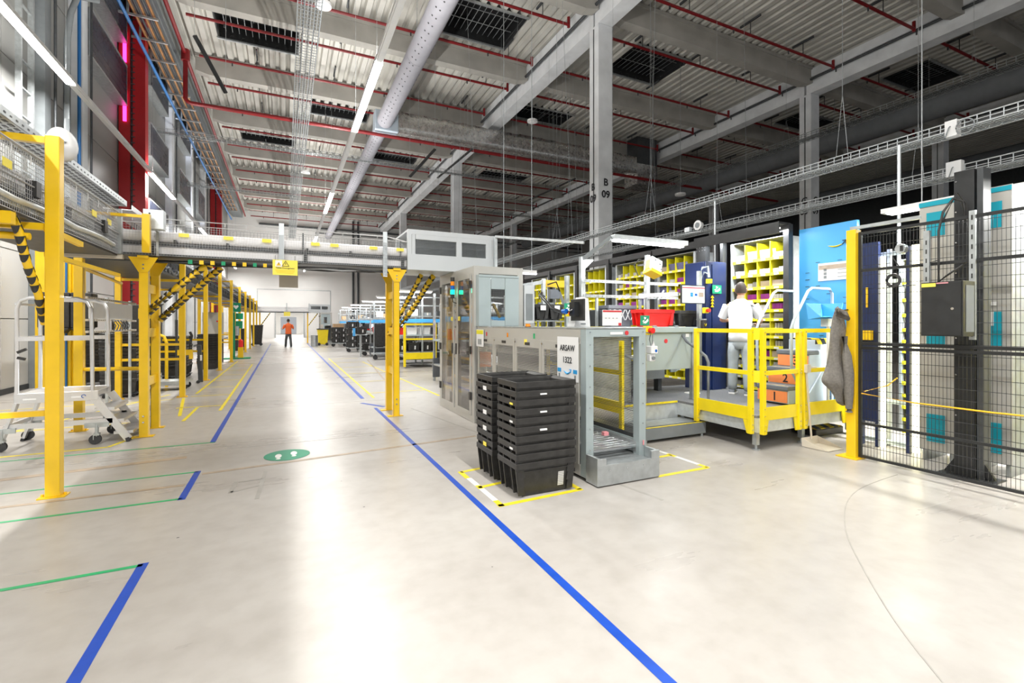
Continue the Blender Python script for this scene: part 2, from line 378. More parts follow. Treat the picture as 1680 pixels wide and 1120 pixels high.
# yellow markings: around the tote stacks, beside the outfeed, in the parking bays
for p, q, m in (((1.58, 3.58), (2.43, 3.62), 'yellow_tape'), ((1.60, 4.58), (1.60, 4.35), 'yellow_tape'), ((1.61, 4.35), (1.61, 4.12), 'white_tape'), ((1.61, 4.12), (1.61, 4.02), 'yellow_tape'),
                ((1.61, 4.02), (1.61, 3.70), 'white_tape'), ((1.61, 3.70), (1.61, 3.56), 'yellow_tape'), ((1.6, 4.06), (1.85, 4.10), 'yellow_tape'), ((1.6, 4.56), (1.85, 4.60), 'yellow_tape'), ((2.41, 3.62), (2.41, 3.95), 'yellow_tape'),
                ((3.30, 3.60), (3.99, 3.60), 'yellow_tape'), ((3.98, 3.6), (3.98, 3.72), 'yellow_tape'), ((3.98, 3.72), (3.98, 4.05), 'white_tape'), ((3.98, 4.05), (3.98, 4.18), 'yellow_tape'),
                ((3.98, 4.18), (3.98, 4.62), 'white_tape'), ((3.98, 4.62), (3.98, 4.72), 'yellow_tape'), ((3.3, 4.12), (3.98, 4.12), 'yellow_tape')):
    strip(p, q, 0.05, m, m)
for p, q in (((1.62, 9.9), (1.7, 22.0)), ((2.9, 9.6), (2.75, 19.5)), ((-1.72, 12.1), (-1.72, 22.0)), ((-1.02, 9.6), (-1.1, 20.0)), ((-1.42, 8.8), (-1.42, 10.1)), ((-1.55, 9.3), (-1.85, 11.5)), ((3.6, 10.8), (6.0, 11.2))):
    strip(p, q, 0.05, 'yellow_tape', 'yellow_tape')
for i in range(6):
    strip((1.64, 10.6 + i * 2.2), (2.85, 10.6 + i * 2.2), 0.045, 'yellow_tape', 'yellow_tape')
for i in range(8):
    strip((-1.05, 10.2 + i * 1.5), (-1.75, 10.2 + i * 1.5), 0.045, 'yellow_tape', 'yellow_tape')
for p, q in (((-4.4, 7.25), (-1.95, 7.33)), ((-1.95, 7.33), (-1.78, 7.85)), ((-4.6, 8.9), (-1.9, 9.0)), ((-3.4, 9.0), (-2.2, 12.2)), ((-4.7, 11.2), (-2.0, 11.4))):
    strip(p, q, 0.045, 'yellow_tape', 'yellow_tape')
strip((3.1, 20.5), (2.4, 13.0), 0.05, 'brown_tape', 'brown_tape')
# saw cut joints and a long curved tyre mark
for y in (1.0 + 5.6, 9.55, 12.7, 15.9, 19.6, 23, 27, 31):
    strip((XL + 0.1, y), (2.4, y + 0.02), 0.012, 'grey_mark', 'saw_cut_joint', z=0.001)
strip((2.02, 8.4), (2.9, 3.1), 0.03, 'grey_mark', 'saw_cut_joint', z=0.001)
mk = MB(); ctl = [(6.3, 2.6), (5.5, 2.62), (4.55, 2.50), (3.75, 2.12), (3.1, 1.62), (2.6, 1.15), (2.18, 0.62), (1.9, 0.1), (1.7, -0.4)]
pts = []
for i in range(1, len(ctl) - 2):
    for k in range(8):
        t = k / 8; q = [Vector(c) for c in ctl[i - 1:i + 3]]
        pts.append(tuple(0.5 * ((2 * q[1]) + (q[2] - q[0]) * t + (2 * q[0] - 5 * q[1] + 4 * q[2] - q[3]) * t * t + (3 * q[1] - q[0] - 3 * q[2] + q[3]) * t ** 3)))
for a, b in zip(pts, pts[1:]):
    d = (Vector(b) - Vector(a)).normalized(); n = Vector((-d.y, d.x)) * 0.004
    mk.prism([(a[0] - n.x, a[1] - n.y), (b[0] - n.x, b[1] - n.y), (b[0] + n.x, b[1] + n.y), (a[0] + n.x, a[1] + n.y)], 'z', 0.0005, 0.002)
mk.build('tyre_mark', 'grey_mark', floor_o, label='thin curved dark tyre mark')
# round green pedestrian sticker
st = MB(); st.use('sign_green'); st.prism([(0.02 + 0.24 * math.cos(t * math.pi / 16), 6.02 + 0.24 * math.sin(t * math.pi / 16)) for t in range(32)], 'z', 0.001, 0.0028)
st.use('white_tape')
for cx, cy in ((-0.07, 6.0), (0.09, 6.06)):
    st.prism([(cx + 0.035 * math.cos(t * math.pi / 5), cy + 0.09 * math.sin(t * math.pi / 5)) for t in range(10)], 'z', 0.0028, 0.0035)
    st.prism([(cx + 0.025 * math.cos(t * math.pi / 5), cy - 0.12 + 0.03 * math.sin(t * math.pi / 5)) for t in range(10)], 'z', 0.0028, 0.0035)
st.build('floor_sticker', None, floor_o, label='round green sticker with two white footprints')

# walls ------------------------------------------------------------
wl = struct(MB().box(XL - 0.3, XL, YB, YW, 0, ZD + 0.5).build('wall_left', 'wall_grey'))
for i in range(14):                                   # sandwich panels, proud of each other by their joints
    y0 = -4 + i * 4.4
    for j, (z0, z1, m) in enumerate(((0.12, 1.6, 'wall'), (1.62, 3.1, 'wall'), (3.12, 4.6, 'wall'), (4.62, 7.2, 'wall_grey'), (7.22, 9.8, 'wall_grey'), (9.82, 13.3, 'wall_grey'))):
        MB().box(XL, XL + 0.03, y0, y0 + 4.37, z0, z1).build('panel', m, wl)
struct(MB().box(XL, XL + 0.05, YB, YW, 0, 0.12).build('baseboard_left', 'dark'))
wf = struct(MB().box(XL - 0.3, -0.9, YW, YW + 0.3, 0, ZD + 0.5).box(1.8, XR, YW, YW + 0.3, 0, ZD + 0.5).box(-0.9, 1.8, YW, YW + 0.3, 2.8, ZD + 0.5).build('wall_far', 'wall'))
for i in range(8):
    for j in range(5):
        x0 = 1.9 + i * 5.5
        MB().box(x0, x0 + 5.46, YW - 0.03, YW, 0.15 + j * 2.6, 0.15 + j * 2.6 + 2.57).build('panel', 'wall', wf)
for j in range(1, 5):
    MB().box(XL, 1.86, YW - 0.03, YW, 0.4 + j * 2.6, 0.4 + j * 2.6 + 2.57).build('panel', 'wall', wf)
struct(MB().box(XR, XR + 0.3, YB, YW, 0, ZD + 0.5).build('wall_right', 'dark'))
# door opening, steel frame, hall beyond
dr = struct(MB().box(-1.02, -0.9, YW - 0.1, YW + 0.4, 0, 2.95).box(1.8, 1.92, YW - 0.1, YW + 0.4, 0, 2.95).box(-1.02, 1.92, YW - 0.1, YW + 0.4, 2.8, 2.95).build('door_1', 'galv'))
mb = MB(); mb.box(-2.6, 3.6, YW + 0.3, YW + 20, 3.6, 3.8); mb.box(-2.8, -2.6, YW + 0.3, YW + 20, 0, 3.8); mb.box(3.6, 3.8, YW + 0.3, YW + 20, 0, 3.8); mb.box(-2.8, -0.6, YW + 20, YW + 20.2, 0, 3.8); mb.box(1.5, 3.8, YW + 20, YW + 20.2, 0, 3.8); mb.box(-0.6, 1.5, YW + 20, YW + 20.2, 2.5, 3.8)
struct(mb.build('wall_beyond', 'wall'))
area('corridor_light', (0.5, YW + 9, 3.5), 3, 14, 230)
cl_ = thing('added_corridor_panel', 'added wide lit ceiling panel in the passage beyond the far doorway', 'lamp', (0.5, YW + 9, 3.52)); MB().box(-1.0, 2.0, YW + 2, YW + 16, 3.52, 3.6).build('lit_panel', 'led', cl_)  # unseen glowing panel, added as a fitting for the passage light
struct(MB().box(-2.7, 4.6, YW - 0.06, YW, 5.15, 5.22).box(4.55, 4.62, YW - 0.06, YW, 2.9, 5.2).box(-2.7, -2.63, YW - 0.06, YW, 2.9, 5.2).build('trim_1', 'galv'))
pipes = thing('wall_pipes', 'pair of dark vertical pipes on the far wall', 'pipe', (7.1, YW - 0.2, 0))
for x in (7.0, 7.55): MB().cyl((x, YW - 0.15, 0.2), (x, YW - 0.15, 13.2), 0.11, n=8).build('pipe', 'dark', pipes)
single(MB().box(12.6, 12.72, YW - 0.14, YW - 0.03, 3.0, 13.2), 'wall_pipe', 'grey', 'single grey conduit on the far wall behind the yellow support', 'pipe')
tr = thing('wall_cable_tray', 'long dark cable tray high across the far wall', 'cable tray', (16, YW - 0.4, 12.0))
MB().box(-2.5, 38, YW - 0.4, YW - 0.32, 12.0, 12.14).box(-2.5, 38, YW - 0.4, YW - 0.05, 12.0, 12.02).build('tray', 'dark', tr); MB().box(3, 38, YW - 0.35, YW - 0.2, 11.5, 11.58).build('tray', 'dark', tr)

# wall columns, louvred windows
for k, (y, wdt, lab) in enumerate(((14.9, 0.32, 'grey wall column nearest the camera'), (17.2, 0.42, 'grey wall column just before the large red column'), (28.9, 0.5, 'pale wall column beyond the large red column'), (34.3, 0.6, 'pale wall column midway between the red columns'), (39.5, 0.6, 'pale wall column just before the far red column'))):
    c = thing('wall_column', lab, 'column', (XL + 0.25, y, 0)); MB().box(XL + 0.03, XL + 0.33, y - wdt / 2, y + wdt / 2, 0, 13.2).build('shaft', 'concrete' if k != 0 else 'grey', c)
    MB().box(XL + 0.03, XL + 0.45, y - wdt / 2 - 0.05, y + wdt / 2 + 0.05, 12.2, 12.6).build('corbel', 'concrete', c)
    MB().cyl((XL + 0.42, y + wdt / 2 - 0.04, 0.5), (XL + 0.42, y + wdt / 2 - 0.04, 12), 0.03, n=6).build('conduit', 'dark', c)
for y, lab in ((21.2, 'tall red steel column on the left wall with pink light strips'), (44.0, 'far red steel column on the left wall')):
    c = thing('red_column', lab, 'column', (XL + 0.4, y, 0))
    MB().box(-5.33, -5.0, y, y + 0.42, 0, 13.3).build('flange', 'red_col', c); MB().box(-4.93, -4.56, y, y + 0.42, 0, 13.3).build('flange', 'red_col', c)
    MB().box(-5.0, -4.93, y + 0.1, y + 0.35, 0, 13.3).build('web', 'dark', c)
    g = MB()
    for i in range(60): g.box(-4.99, -4.86, y - 0.03, y + 0.02, 0.4 + i * 0.21, 0.43 + i * 0.21)
    g.build('cable_clip', 'dark', c, stuff=True)
    if y < 30:
        for z in (8.7, 10.8): MB().box(-5.2, -5.1, y - 0.05, y - 0.01, z, z + 1.1).build('light_strip', 'pink', c)
win = [(17.5, 20.9, 9.2, 10.5), (17.5, 20.9, 11.4, 12.9), (24.2, 27.5, 11.4, 12.8), (24.2, 27.5, 8.5, 9.8), (30.2, 33.4, 11.4, 12.9), (30.2, 33.4, 8.4, 9.7), (36.2, 38.9, 8.6, 10.2), (24.0, 27.5, 5.2, 6.6)]
for n, (y0, y1, z0, z1) in enumerate(win):
    f = struct(MB().box(XL + 0.02, XL + 0.4, y0, y1, z1, z1 + 0.05).box(XL + 0.02, XL + 0.4, y0, y1, z0 - 0.05, z0).box(XL + 0.02, XL + 0.38, y0 - 0.05, y0, z0 - 0.05, z1 + 0.05).box(XL + 0.02, XL + 0.38, y1, y1 + 0.05, z0 - 0.05, z1 + 0.05).build('window_%d' % (n + 1), 'galv'))
    for j in range(6):
        zz = z0 + (z1 - z0) * j / 6; MB().box(XL + 0.34, XL + 0.38, y0 + 0.02, y1 - 0.01, zz + 0.004, zz + (z1 - z0) / 6 - 0.002).build('louvre', 'blind', f)
    if n in (2, 3, 4, 5, 6, 7): MB().box(XL + 0.05, XL + 0.36, y1 + 0.10, y1 + 0.14, z0, z1).build('daylight_slit', 'slit', f)
# dock doors and doorway relief low on the left wall
for n, (y0, y1) in enumerate(((17.6, 20.6), (24.0, 27.4), (30.4, 33.2))):
    d = struct(MB().box(XL + 0.03, XL + 0.2, y0 - 0.14, y0, 0, 4.3).box(XL + 0.03, XL + 0.2, y1, y1 + 0.14, 0, 4.3).box(XL + 0.03, XL + 0.45, y0 - 0.2, y1 + 0.2, 4.3, 4.75).build('door_%d' % (n + 2), 'galv'))
    for j in range(7): MB().box(XL + 0.04, XL + 0.1, y0, y1, 0.02 + j * 0.61, 0.6 + j * 0.61).build('panel', 'wall', d)
# upright cable ladder high on the wall (top left)
ld = thing('wall_cable_ladder', 'grey vertical cable ladder on the left wall above the near conveyor', 'ladder', (-5.1, 14.0, 4.5))
for y in (13.7, 14.25): MB().box(-5.2, -5.1, y, y + 0.06, 4.5, 13).build('rail', 'galv', ld)
for i in range(14): MB().box(-5.18, -5.13, 13.7, 14.3, 4.8 + i * 0.6, 4.84 + i * 0.6).build('rung', 'galv', ld)
t = thing('bent_conduit', 'thick grey conduit bending down beside the vertical cable ladder', 'pipe', (-4.95, 14.9, 4.6)); MB().tube([(-4.85, 15.25, 4.6), (-4.85, 15.3, 8.5), (-4.8, 15.35, 9.2), (-4.7, 15.45, 9.7), (-4.4, 15.8, 9.9)], 0.07).build('pipe', 'grey', t)

# ceiling ----------------------------------------------------------
VENTS = [(-2.65, 0.27, 20.9, 22.9), (1.3, 4.4, 27.5, 28.9), (5.7, 8.3, 16.4, 18.6), (-2.65, 0.27, 33.6, 34.9), (5.7, 8.6, 33.5, 35.2), (11.5, 14.6, 22.9, 24.4), (13.3, 16.3, 15.9, 18.2), (14.0, 17.5, 34.0, 36.0), (26.0, 29.0, 11.2, 13.0), (18.0, 21.0, 27.3, 29.2), (26.0, 29.0, 17.0, 18.6)]
PITCH = 0.42
mb = MB(); nx = int((XR - XL) / PITCH) + 1
VS = []
for a, b, c, d in VENTS:
    i0 = round((a - XL) / PITCH); i1 = round((b - XL) / PITCH); VS.append((i0, i1, c, d))
for i in range(nx):
    x = XL + i * PITCH; ys = YB
    cuts = sorted([(c, d) for i0, i1, c, d in VS if i0 <= i < i1]) + [(YW + 0.2, None)]
    prof = [(x, 0.15), (x + 0.1, 0.15), (x + 0.16, 0), (x + 0.36, 0), (x + PITCH, 0.15)]
    for c, d in cuts:
        for (xa, za), (xb, zb) in zip(prof, prof[1:]):
            mb.add([(xa, ys, ZD + za), (xb, ys, ZD + zb), (xb, c, ZD + zb), (xa, c, ZD + za)], [(0, 1, 2, 3)])
        ys = d
mb.box(XL, XR, YB, YW, ZD + 1.5, ZD + 1.6)
ceil = struct(mb.build('ceiling', 'deck'))
for n, (i0, i1, y0, y1) in enumerate(VS):
    x0 = XL + i0 * PITCH; x1 = XL + i1 * PITCH
    v = MB(); v.box(x0 - 0.05, x0, y0, y1, ZD, ZD + 0.9); v.box(x1, x1 + 0.05, y0, y1, ZD, ZD + 0.9); v.box(x0, x1, y0 - 0.05, y0, ZD, ZD + 0.9); v.box(x0, x1, y1, y1 + 0.05, ZD, ZD + 0.9); v.box(x0, x1, y0, y1, ZD + 0.9, ZD + 0.95)
    c = struct(v.build('window_%d' % (n + 20), 'black_metal'))
    g = MB()
    for k in range(1, 12): g.wire((x0 + (x1 - x0) * k / 12, y0, ZD + 0.3), (x0 + (x1 - x0) * k / 12, y1, ZD + 0.3), 0.025)
    for k in range(1, 3): g.wire((x0, y0 + (y1 - y0) * k / 3, ZD + 0.28), (x1, y0 + (y1 - y0) * k / 3, ZD + 0.28), 0.03)
    g.build('safety_grid', 'galv', c)
    MB().box(x0 - 0.08, x1 + 0.08, y0 - 0.1, y0, ZD - 0.06, ZD).box(x0 - 0.08, x1 + 0.08, y1, y1 + 0.1, ZD - 0.06, ZD).build('rim', 'galv', c)
PY0, PSP = 8.6, 5.44
PUR = [PY0 + PSP * k for k in range(-3, 10)]
BEAMX = (10.35, 22.3, 34.3)
SEG = ((-3.55, 10.0, 'left bay'), (10.7, 22.0, 'middle bay'), (22.65, 34.0, 'right bay'))
# cross beams: one prototype per bay
for x0, x1, bay in SEG:
    proto = None
    for k, y in enumerate(PUR):
        lab = 'concrete roof cross beam of the %s, %s from the far wall' % (bay, ORD[len(PUR) - 1 - k])
        if proto is None:
            proto = thing('roof_cross_beam', lab, 'beam', (x0, y, 12.5), 'roof cross beams')
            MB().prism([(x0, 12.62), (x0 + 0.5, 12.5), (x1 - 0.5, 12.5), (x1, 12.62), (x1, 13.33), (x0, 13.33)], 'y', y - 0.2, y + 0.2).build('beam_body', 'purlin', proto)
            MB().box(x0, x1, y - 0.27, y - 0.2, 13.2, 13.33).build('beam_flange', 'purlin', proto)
        else: copy_tree(proto, (x0, y, 12.5), label=lab)
# long girders and their columns
for x, letter in zip(BEAMX, 'BCD'):
    for y0, y1, part in ((-19, 14.15, 'near'), (14.25, 30.3, 'middle'), (30.4, 57, 'far')):
        side = {'B': 'between the aisle and the machine hall', 'C': 'over the middle of the machine hall', 'D': 'deep in the dark part of the hall'}[letter]
        g = thing('roof_girder', 'long pale concrete girder %s, its %s length' % (side, part), 'girder', (x, (y0 + y1) / 2, 12.2))
        MB().box(x - 0.3, x + 0.3, y0, y1, 12.2, 12.85).build('girder_web', 'concrete', g)
        MB().box(x - 0.42, x + 0.42, y0, y1, 12.87, 13.25).build('girder_flange', 'concrete', g)
        MB().cyl((x - 0.46, y0 + 0.1, 12.75), (x - 0.46, y1 - 0.1, 12.75), 0.06, n=8).build('conduit', 'dark', g)
COLS = {}
for x, letter in zip(BEAMX, 'BCD'):
    for y, where in ((14.2, 'nearest the camera'), (30.35, 'middle one'), (46.4, 'far one')):
        c = thing('concrete_column', 'square pale concrete column of the %s row, %s' % ({'B': 'first', 'C': 'second', 'D': 'third'}[letter], where), 'column', (x, y, 0))
        MB().box(x - 0.31, x + 0.31, y - 0.28, y + 0.28, 0, 12.2).build('shaft', 'concrete', c, bevel=0.02)
        MB().box(x - 0.33, x - 0.31, y - 0.02, y + 0.02, 0, 12.1).build('groove', 'dark', c)
        COLS[(letter, y)] = c
cb = COLS[('B', 14.2)]
text('B', 0.36, cb, (10.35, 13.90, 6.55), FY, bold=0.008); text('09', 0.36, cb, (10.35, 13.90, 6.12), FY, bold=0.008)
text('B', 0.36, cb, (10.02, 14.22, 6.42), FX, bold=0.008); text('09', 0.36, cb, (10.02, 14.22, 6.0), FX, bold=0.008)
cc = COLS[('C', 14.2)]
text('C', 0.42, cc, (22.3, 13.90, 7.25), FY, bold=0.008); text('09', 0.42, cc, (22.3, 13.90, 6.75), FY, bold=0.008)
text('C', 0.42, cc, (21.97, 14.22, 7.25), FX, bold=0.008); text('09', 0.42, cc, (21.97, 14.22, 6.75), FX, bold=0.008)
# perimeter beam left
pb = thing('edge_beam', 'dark steel edge beam along the top of the left wall', 'beam', (-4.3, 20, 12.3)); MB().box(-4.9, -4.0, YB, YW, 12.6, 13.3).build('beam_body', 'grey', pb)
# corbel plates between deck and beams: short dark hangers along the cross beams
# fabric ducts ------------------------------------------------------
def duct(name, label, x, z, r, y0, y1, m, holes=False):
    d = thing(name, label, 'duct', (x, (y0 + y1) / 2, z - r))
    MB().cyl((x, y0, z), (x, y1, z), r, n=28).build('duct_body', m, d)
    for i, y in enumerate([y0 + 3 + 4.0 * k for k in range(int((y1 - y0 - 4) / 4))]):
        MB().cyl((x, y, z), (x, y + 0.03, z), r + 0.008, n=28).build('band', m, d)
        MB().wire((x, y, z + r), (x, y, ZD), 0.02).build('hanger', 'galv', d)
    if holes:
        h = MB()
        for i in range(int((y1 - y0) / 0.42)):
            y = y0 + i * 0.42
            for a in (228, 250, 330):
                c = Vector((x + math.cos(R(a)) * r, y, z + math.sin(R(a)) * r)); n = Vector((math.cos(R(a)), 0, math.sin(R(a))))
                h.cyl(c - n * 0.005, c + n * 0.006, 0.03, n=6)
        h.build('air_hole', 'black', d, stuff=True)
    return d
duct('fabric_duct', 'grey perforated round fabric duct above the aisle, near length', 4.3, 11.2, 0.37, -6, 23.1, 'duct', True)
duct('fabric_duct', 'grey perforated round fabric duct above the aisle, far length', 4.3, 11.2, 0.34, 23.8, 56.5, 'duct', True)
single(MB().box(3.85, 4.95, 23.1, 23.8, 10.75, 11.7), 'duct_junction', 'pale_blue', 'pale blue box joining the two lengths of the round fabric duct', 'duct box', bevel=0.03)
duct('dark_round_duct', 'thick dark grey round duct behind the second row of columns', 25.6, 11.0, 0.55, -8, 50, 'duct_dark')
duct('dark_round_duct', 'thick dark grey round duct farthest right, seen low behind the cable trays', 37.2, 11.0, 0.6, -8, 50, 'duct_dark')
f = thing('foil_duct', 'crumpled silver foil duct crossing under the roof', 'duct', (12, 24, 10.8))
fb = MB(); NX, NR = 60, 16
rr = random.Random(3)
for i in range(NX + 1):
    for j in range(NR):
        t = 2 * math.pi * j / NR; c, s_ = math.cos(t), math.sin(t)
        k = 1 / max(abs(c), abs(s_)) ** 0.8; e = rr.uniform(-0.025, 0.025)
        fb.v.append((5.0 + 14.9 * i / NX, 24.0 + (0.5 * k + e) * c, 11.45 + (0.55 * k + e) * s_))
for i in range(NX):
    for j in range(NR): fb.f.append((i * NR + j, i * NR + (j + 1) % NR, (i + 1) * NR + (j + 1) % NR, (i + 1) * NR + j)); fb.m.append(0); fb.sm.append(True)
fb.build('duct_body', 'foil', f)
for i in range(6): MB().wire((6 + i * 2.6, 23.4, 11), (6 + i * 2.6, 23.4, ZD), 0.02).build('hanger', 'galv', f)
dd = thing('rooftop_duct', 'dark sheet metal duct dropping from the roof beside the first numbered column', 'duct', (20.8, 24, 10.2)); MB().box(20.0, 21.6, 23.6, 24.65, 10.4, 13.3).build('duct_body', 'dark', dd); MB().box(19.95, 21.5, 23.55, 24.8, 10.3, 11.6).build('foil_wrap', 'foil', dd)
# sprinkler pipes ----------------------------------------------------
for x0, x1, bay in SEG:
    for k, y in enumerate(PUR[1:-1]):
        for q, dy in enumerate((1.15, 4.1)):
            n = (len(PUR) - 3 - k) * 2 + (1 - q)
            if y + dy < 2 and x0 < 20: continue
            p = thing('sprinkler_pipe', 'dark red sprinkler pipe in the %s, number %s from the far wall' % (bay, ['one', 'two', 'three', 'four', 'five', 'six', 'seven', 'eight', 'nine', 'ten', 'eleven', 'twelve', 'thirteen', 'fourteen', 'fifteen', 'sixteen', 'seventeen', 'eighteen', 'nineteen', 'twenty', 'twenty-one', 'twenty-two', 'twenty-three', 'twenty-four'][n]), 'pipe', ((x0 + x1) / 2, y + dy, 12.7), 'sprinkler pipes')
            MB().cyl((x0 + 0.3, y + dy, 12.72), (x1 - 0.4, y + dy, 12.72), 0.055, n=7).cyl((x1 - 0.4, y + dy, 12.62), (x1 - 0.4, y + dy, 13.0), 0.06, n=7).build('pipe', 'red', p)
            h = MB()
            for i in range(4):
                xx = x0 + 1.5 + i * 3.2; h.cyl((xx, y + dy, 12.55), (xx, y + dy, 12.7), 0.03, n=5); h.box(xx + 0.9, xx + 0.96, y + dy - 0.45, y + dy + 0.45, 13.22, 13.3)
                h.wire((xx + 0.93, y + dy, 12.72), (xx + 0.93, y + dy, 13.3), 0.03)
            h.build('sprinkler_head', 'dark', p, stuff=True)
mp = thing('sprinkler_main', 'thick red sprinkler main with a tall drop at the left wall, crossing the hall', 'pipe', (9, 23.2, 10.6))
MB().tube([(-3.7, 23.4, 12.6), (-3.7, 23.4, 10.75), (-3.62, 23.4, 10.64), (-3.5, 23.4, 10.6), (33, 23.4, 10.6)], 0.085, n=10).build('pipe', 'red', mp)
single(MB().cyl((-3.72, -8, 12.6), (-3.72, 56, 12.6), 0.075, n=8), 'sprinkler_feed_pipe', 'red', 'long red pipe feeding the sprinkler pipes along the top of the left wall', 'pipe')
for y in (23.4,): MB().cyl((-3.7, y, 12.3), (-3.7, y, 12.75), 0.16, n=10).build('valve', 'red', mp)
# pipe bundle and conduits along the left wall
pr = thing('pipe_rack', 'bundle of copper brown and dark pipes on brackets along the top of the left wall', 'pipe', (-4.2, 25, 11.7))
for i in range(5): MB().cyl((-4.5 + i * 0.13, -8, 11.8), (-4.5 + i * 0.13, 50, 11.8), 0.05, n=6).build('pipe', 'copper' if i % 2 == 0 else 'dark', pr)
b_ = MB()
for i in range(38): b_.box(-4.92, -3.85, -6 + i * 1.5, -5.94 + i * 1.5, 11.66, 11.73); b_.box(-4.7, -4.64, -6 + i * 1.5, -5.94 + i * 1.5, 11.7, 12.59)
b_.build('bracket', 'galv', pr, stuff=True)
single(MB().cyl((-4.42, -8, 11.0), (-4.42, 50, 11.0), 0.055, n=8), 'blue_pipe', 'blue_pipe', 'long thin blue pipe running along the left wall below the pipe rack', 'pipe')
single(MB().cyl((-5.0, 16.55, 0.3), (-5.0, 16.55, 11), 0.04, n=8), 'blue_drop_pipe', 'blue_pipe', 'thin blue pipe coming straight down the left wall', 'pipe')
# mesh cable trays ---------------------------------------------------
def mesh_tray(name, label, p, q, wdt, h, m, step=0.2, t=0.012, hang=None, nlong=3, solid=None):
    """wire basket tray from p to q (bottom centre)"""
    p = Vector(p); q = Vector(q); d = (q - p); L = d.length; d.normalize(); s = Vector((d.y, -d.x, 0)) * wdt / 2; up = Vector((0, 0, h))
    o = thing(name, label, 'cable tray', tuple((p + q) / 2)); mb = MB()
    for k in range(nlong + 1): a = p - s + s * 2 * k / nlong; mb.wire(a, a + d * L, t)
    for sg in (-1, 1):
        mb.wire(p + s * sg + up, q + s * sg + up, t * 1.4); mb.wire(p + s * sg + up * 0.5, q + s * sg + up * 0.5, t)
    for i in range(int(L / step) + 1):
        c = p + d * i * step; mb.wire(c - s, c + s, t); mb.wire(c - s, c - s + up, t); mb.wire(c + s, c + s + up, t)
    mb.build('basket', m, o)
    cb_ = MB()
    for k in range(3): cb_.tube([p + s * (-0.5 + 0.5 * k) + Vector((0, 0, 0.02)), q + s * (-0.5 + 0.5 * k) + Vector((0, 0, 0.02))], 0.014 if solid is None else solid, n=5)
    cb_.build('cable', 'dark', o)
    if hang:
        hb = MB()
        for i in range(int(L / hang)):
            c = p + d * (i + 0.5) * hang; hb.wire(c - s + up, c + Vector((0, 0, 1.1)), 0.008); hb.wire(c + s + up, c + Vector((0, 0, 1.1)), 0.008); hb.wire(c + Vector((0, 0, 1.1)), (c.x, c.y, ZD), 0.008)
        hb.build('hanging_wire', 'galv', o, stuff=True)
    return o
mesh_tray('mesh_cable_tray', 'wide galvanised mesh tray under the roof left of the aisle lamps', (0.62, 4, 10.3), (0.62, 54, 10.3), 0.62, 0.16, 'grey', 0.17, 0.016, 5.5, nlong=7)
mesh_tray('mesh_cable_tray', 'greenish mesh tray crossing the aisle from the left wall, nearer one', (-5.2, 25.2, 9.8), (13, 25.2, 9.8), 0.4, 0.14, 'galv', 0.2, 0.014, 6)
mesh_tray('mesh_cable_tray', 'greenish mesh tray crossing from the left wall, farther one', (-5.2, 32.5, 9.4), (0.6, 32.5, 9.4), 0.4, 0.14, 'galv', 0.2, 0.014)
mesh_tray('mesh_cable_tray', 'lower mesh tray over the workstations, lit white from below', (7.8, -2, 3.95), (7.8, 40, 3.95), 0.32, 0.11, 'galv_pale', 0.12, 0.011, 4.3, nlong=5)
mesh_tray('mesh_cable_tray', 'lower mesh tray running behind the shelving above the caged area', (10.0, -2, 3.92), (10.0, 40, 3.92), 0.4, 0.13, 'galv_pale', 0.14, 0.012, 4.3, nlong=5)
mesh_tray('mesh_cable_tray', 'faint blue mesh tray high in front of the second row of columns', (18.9, -2, 8.9), (18.9, 45, 8.9), 0.5, 0.16, 'galv', 0.2, 0.018, 6, nlong=4)
mesh_tray('mesh_cable_tray', 'mesh tray from the first column row toward the dark hall', (12.6, 31.2, 9.4), (33, 31.2, 9.4), 0.5, 0.16, 'galv', 0.25, 0.016)
# aisle lamp trunking -------------------------------------------------
for x, side in zip(AISLE_X, ('above the aisle', 'along the left wall')):
    for k, (a, b) in enumerate(LIT):
        if b < 2.0: continue
        t = thing('linear_lamp', 'lit linear lamp %s, %s from the camera' % (side, ORD[k - 2]), 'lamp', (x, (a + b) / 2, LZ))
        MB().box(x - 0.085, x + 0.085, a, b, LZ, LZ + 0.09).build('lamp_housing', 'white', t); MB().box(x - 0.08, x + 0.08, a + 0.02, b - 0.02, LZ - 0.035, LZ).build('lit_tube', 'lamp', t)
        for y in (a + 0.3, b - 0.3): MB().wire((x, y, LZ + 0.09), (x, y, ZD), 0.008).build('hanging_wire', 'galv', t)
    for k, (a, b) in enumerate(((LIT[2][1], LIT[3][0]), (LIT[3][1], LIT[4][0]), (LIT[4][1], LIT[5][0]), (LIT[5][1], LIT[6][0]))):
        t = single(MB().box(x - 0.075, x + 0.075, a, b, LZ, LZ + 0.08).box(x - 0.05, x + 0.05, a, b, LZ - 0.02, LZ), 'lamp_trunking', 'white', 'unlit trunking between lamps %s, %s gap away' % (side, ORD[k]), 'lamp trunking')
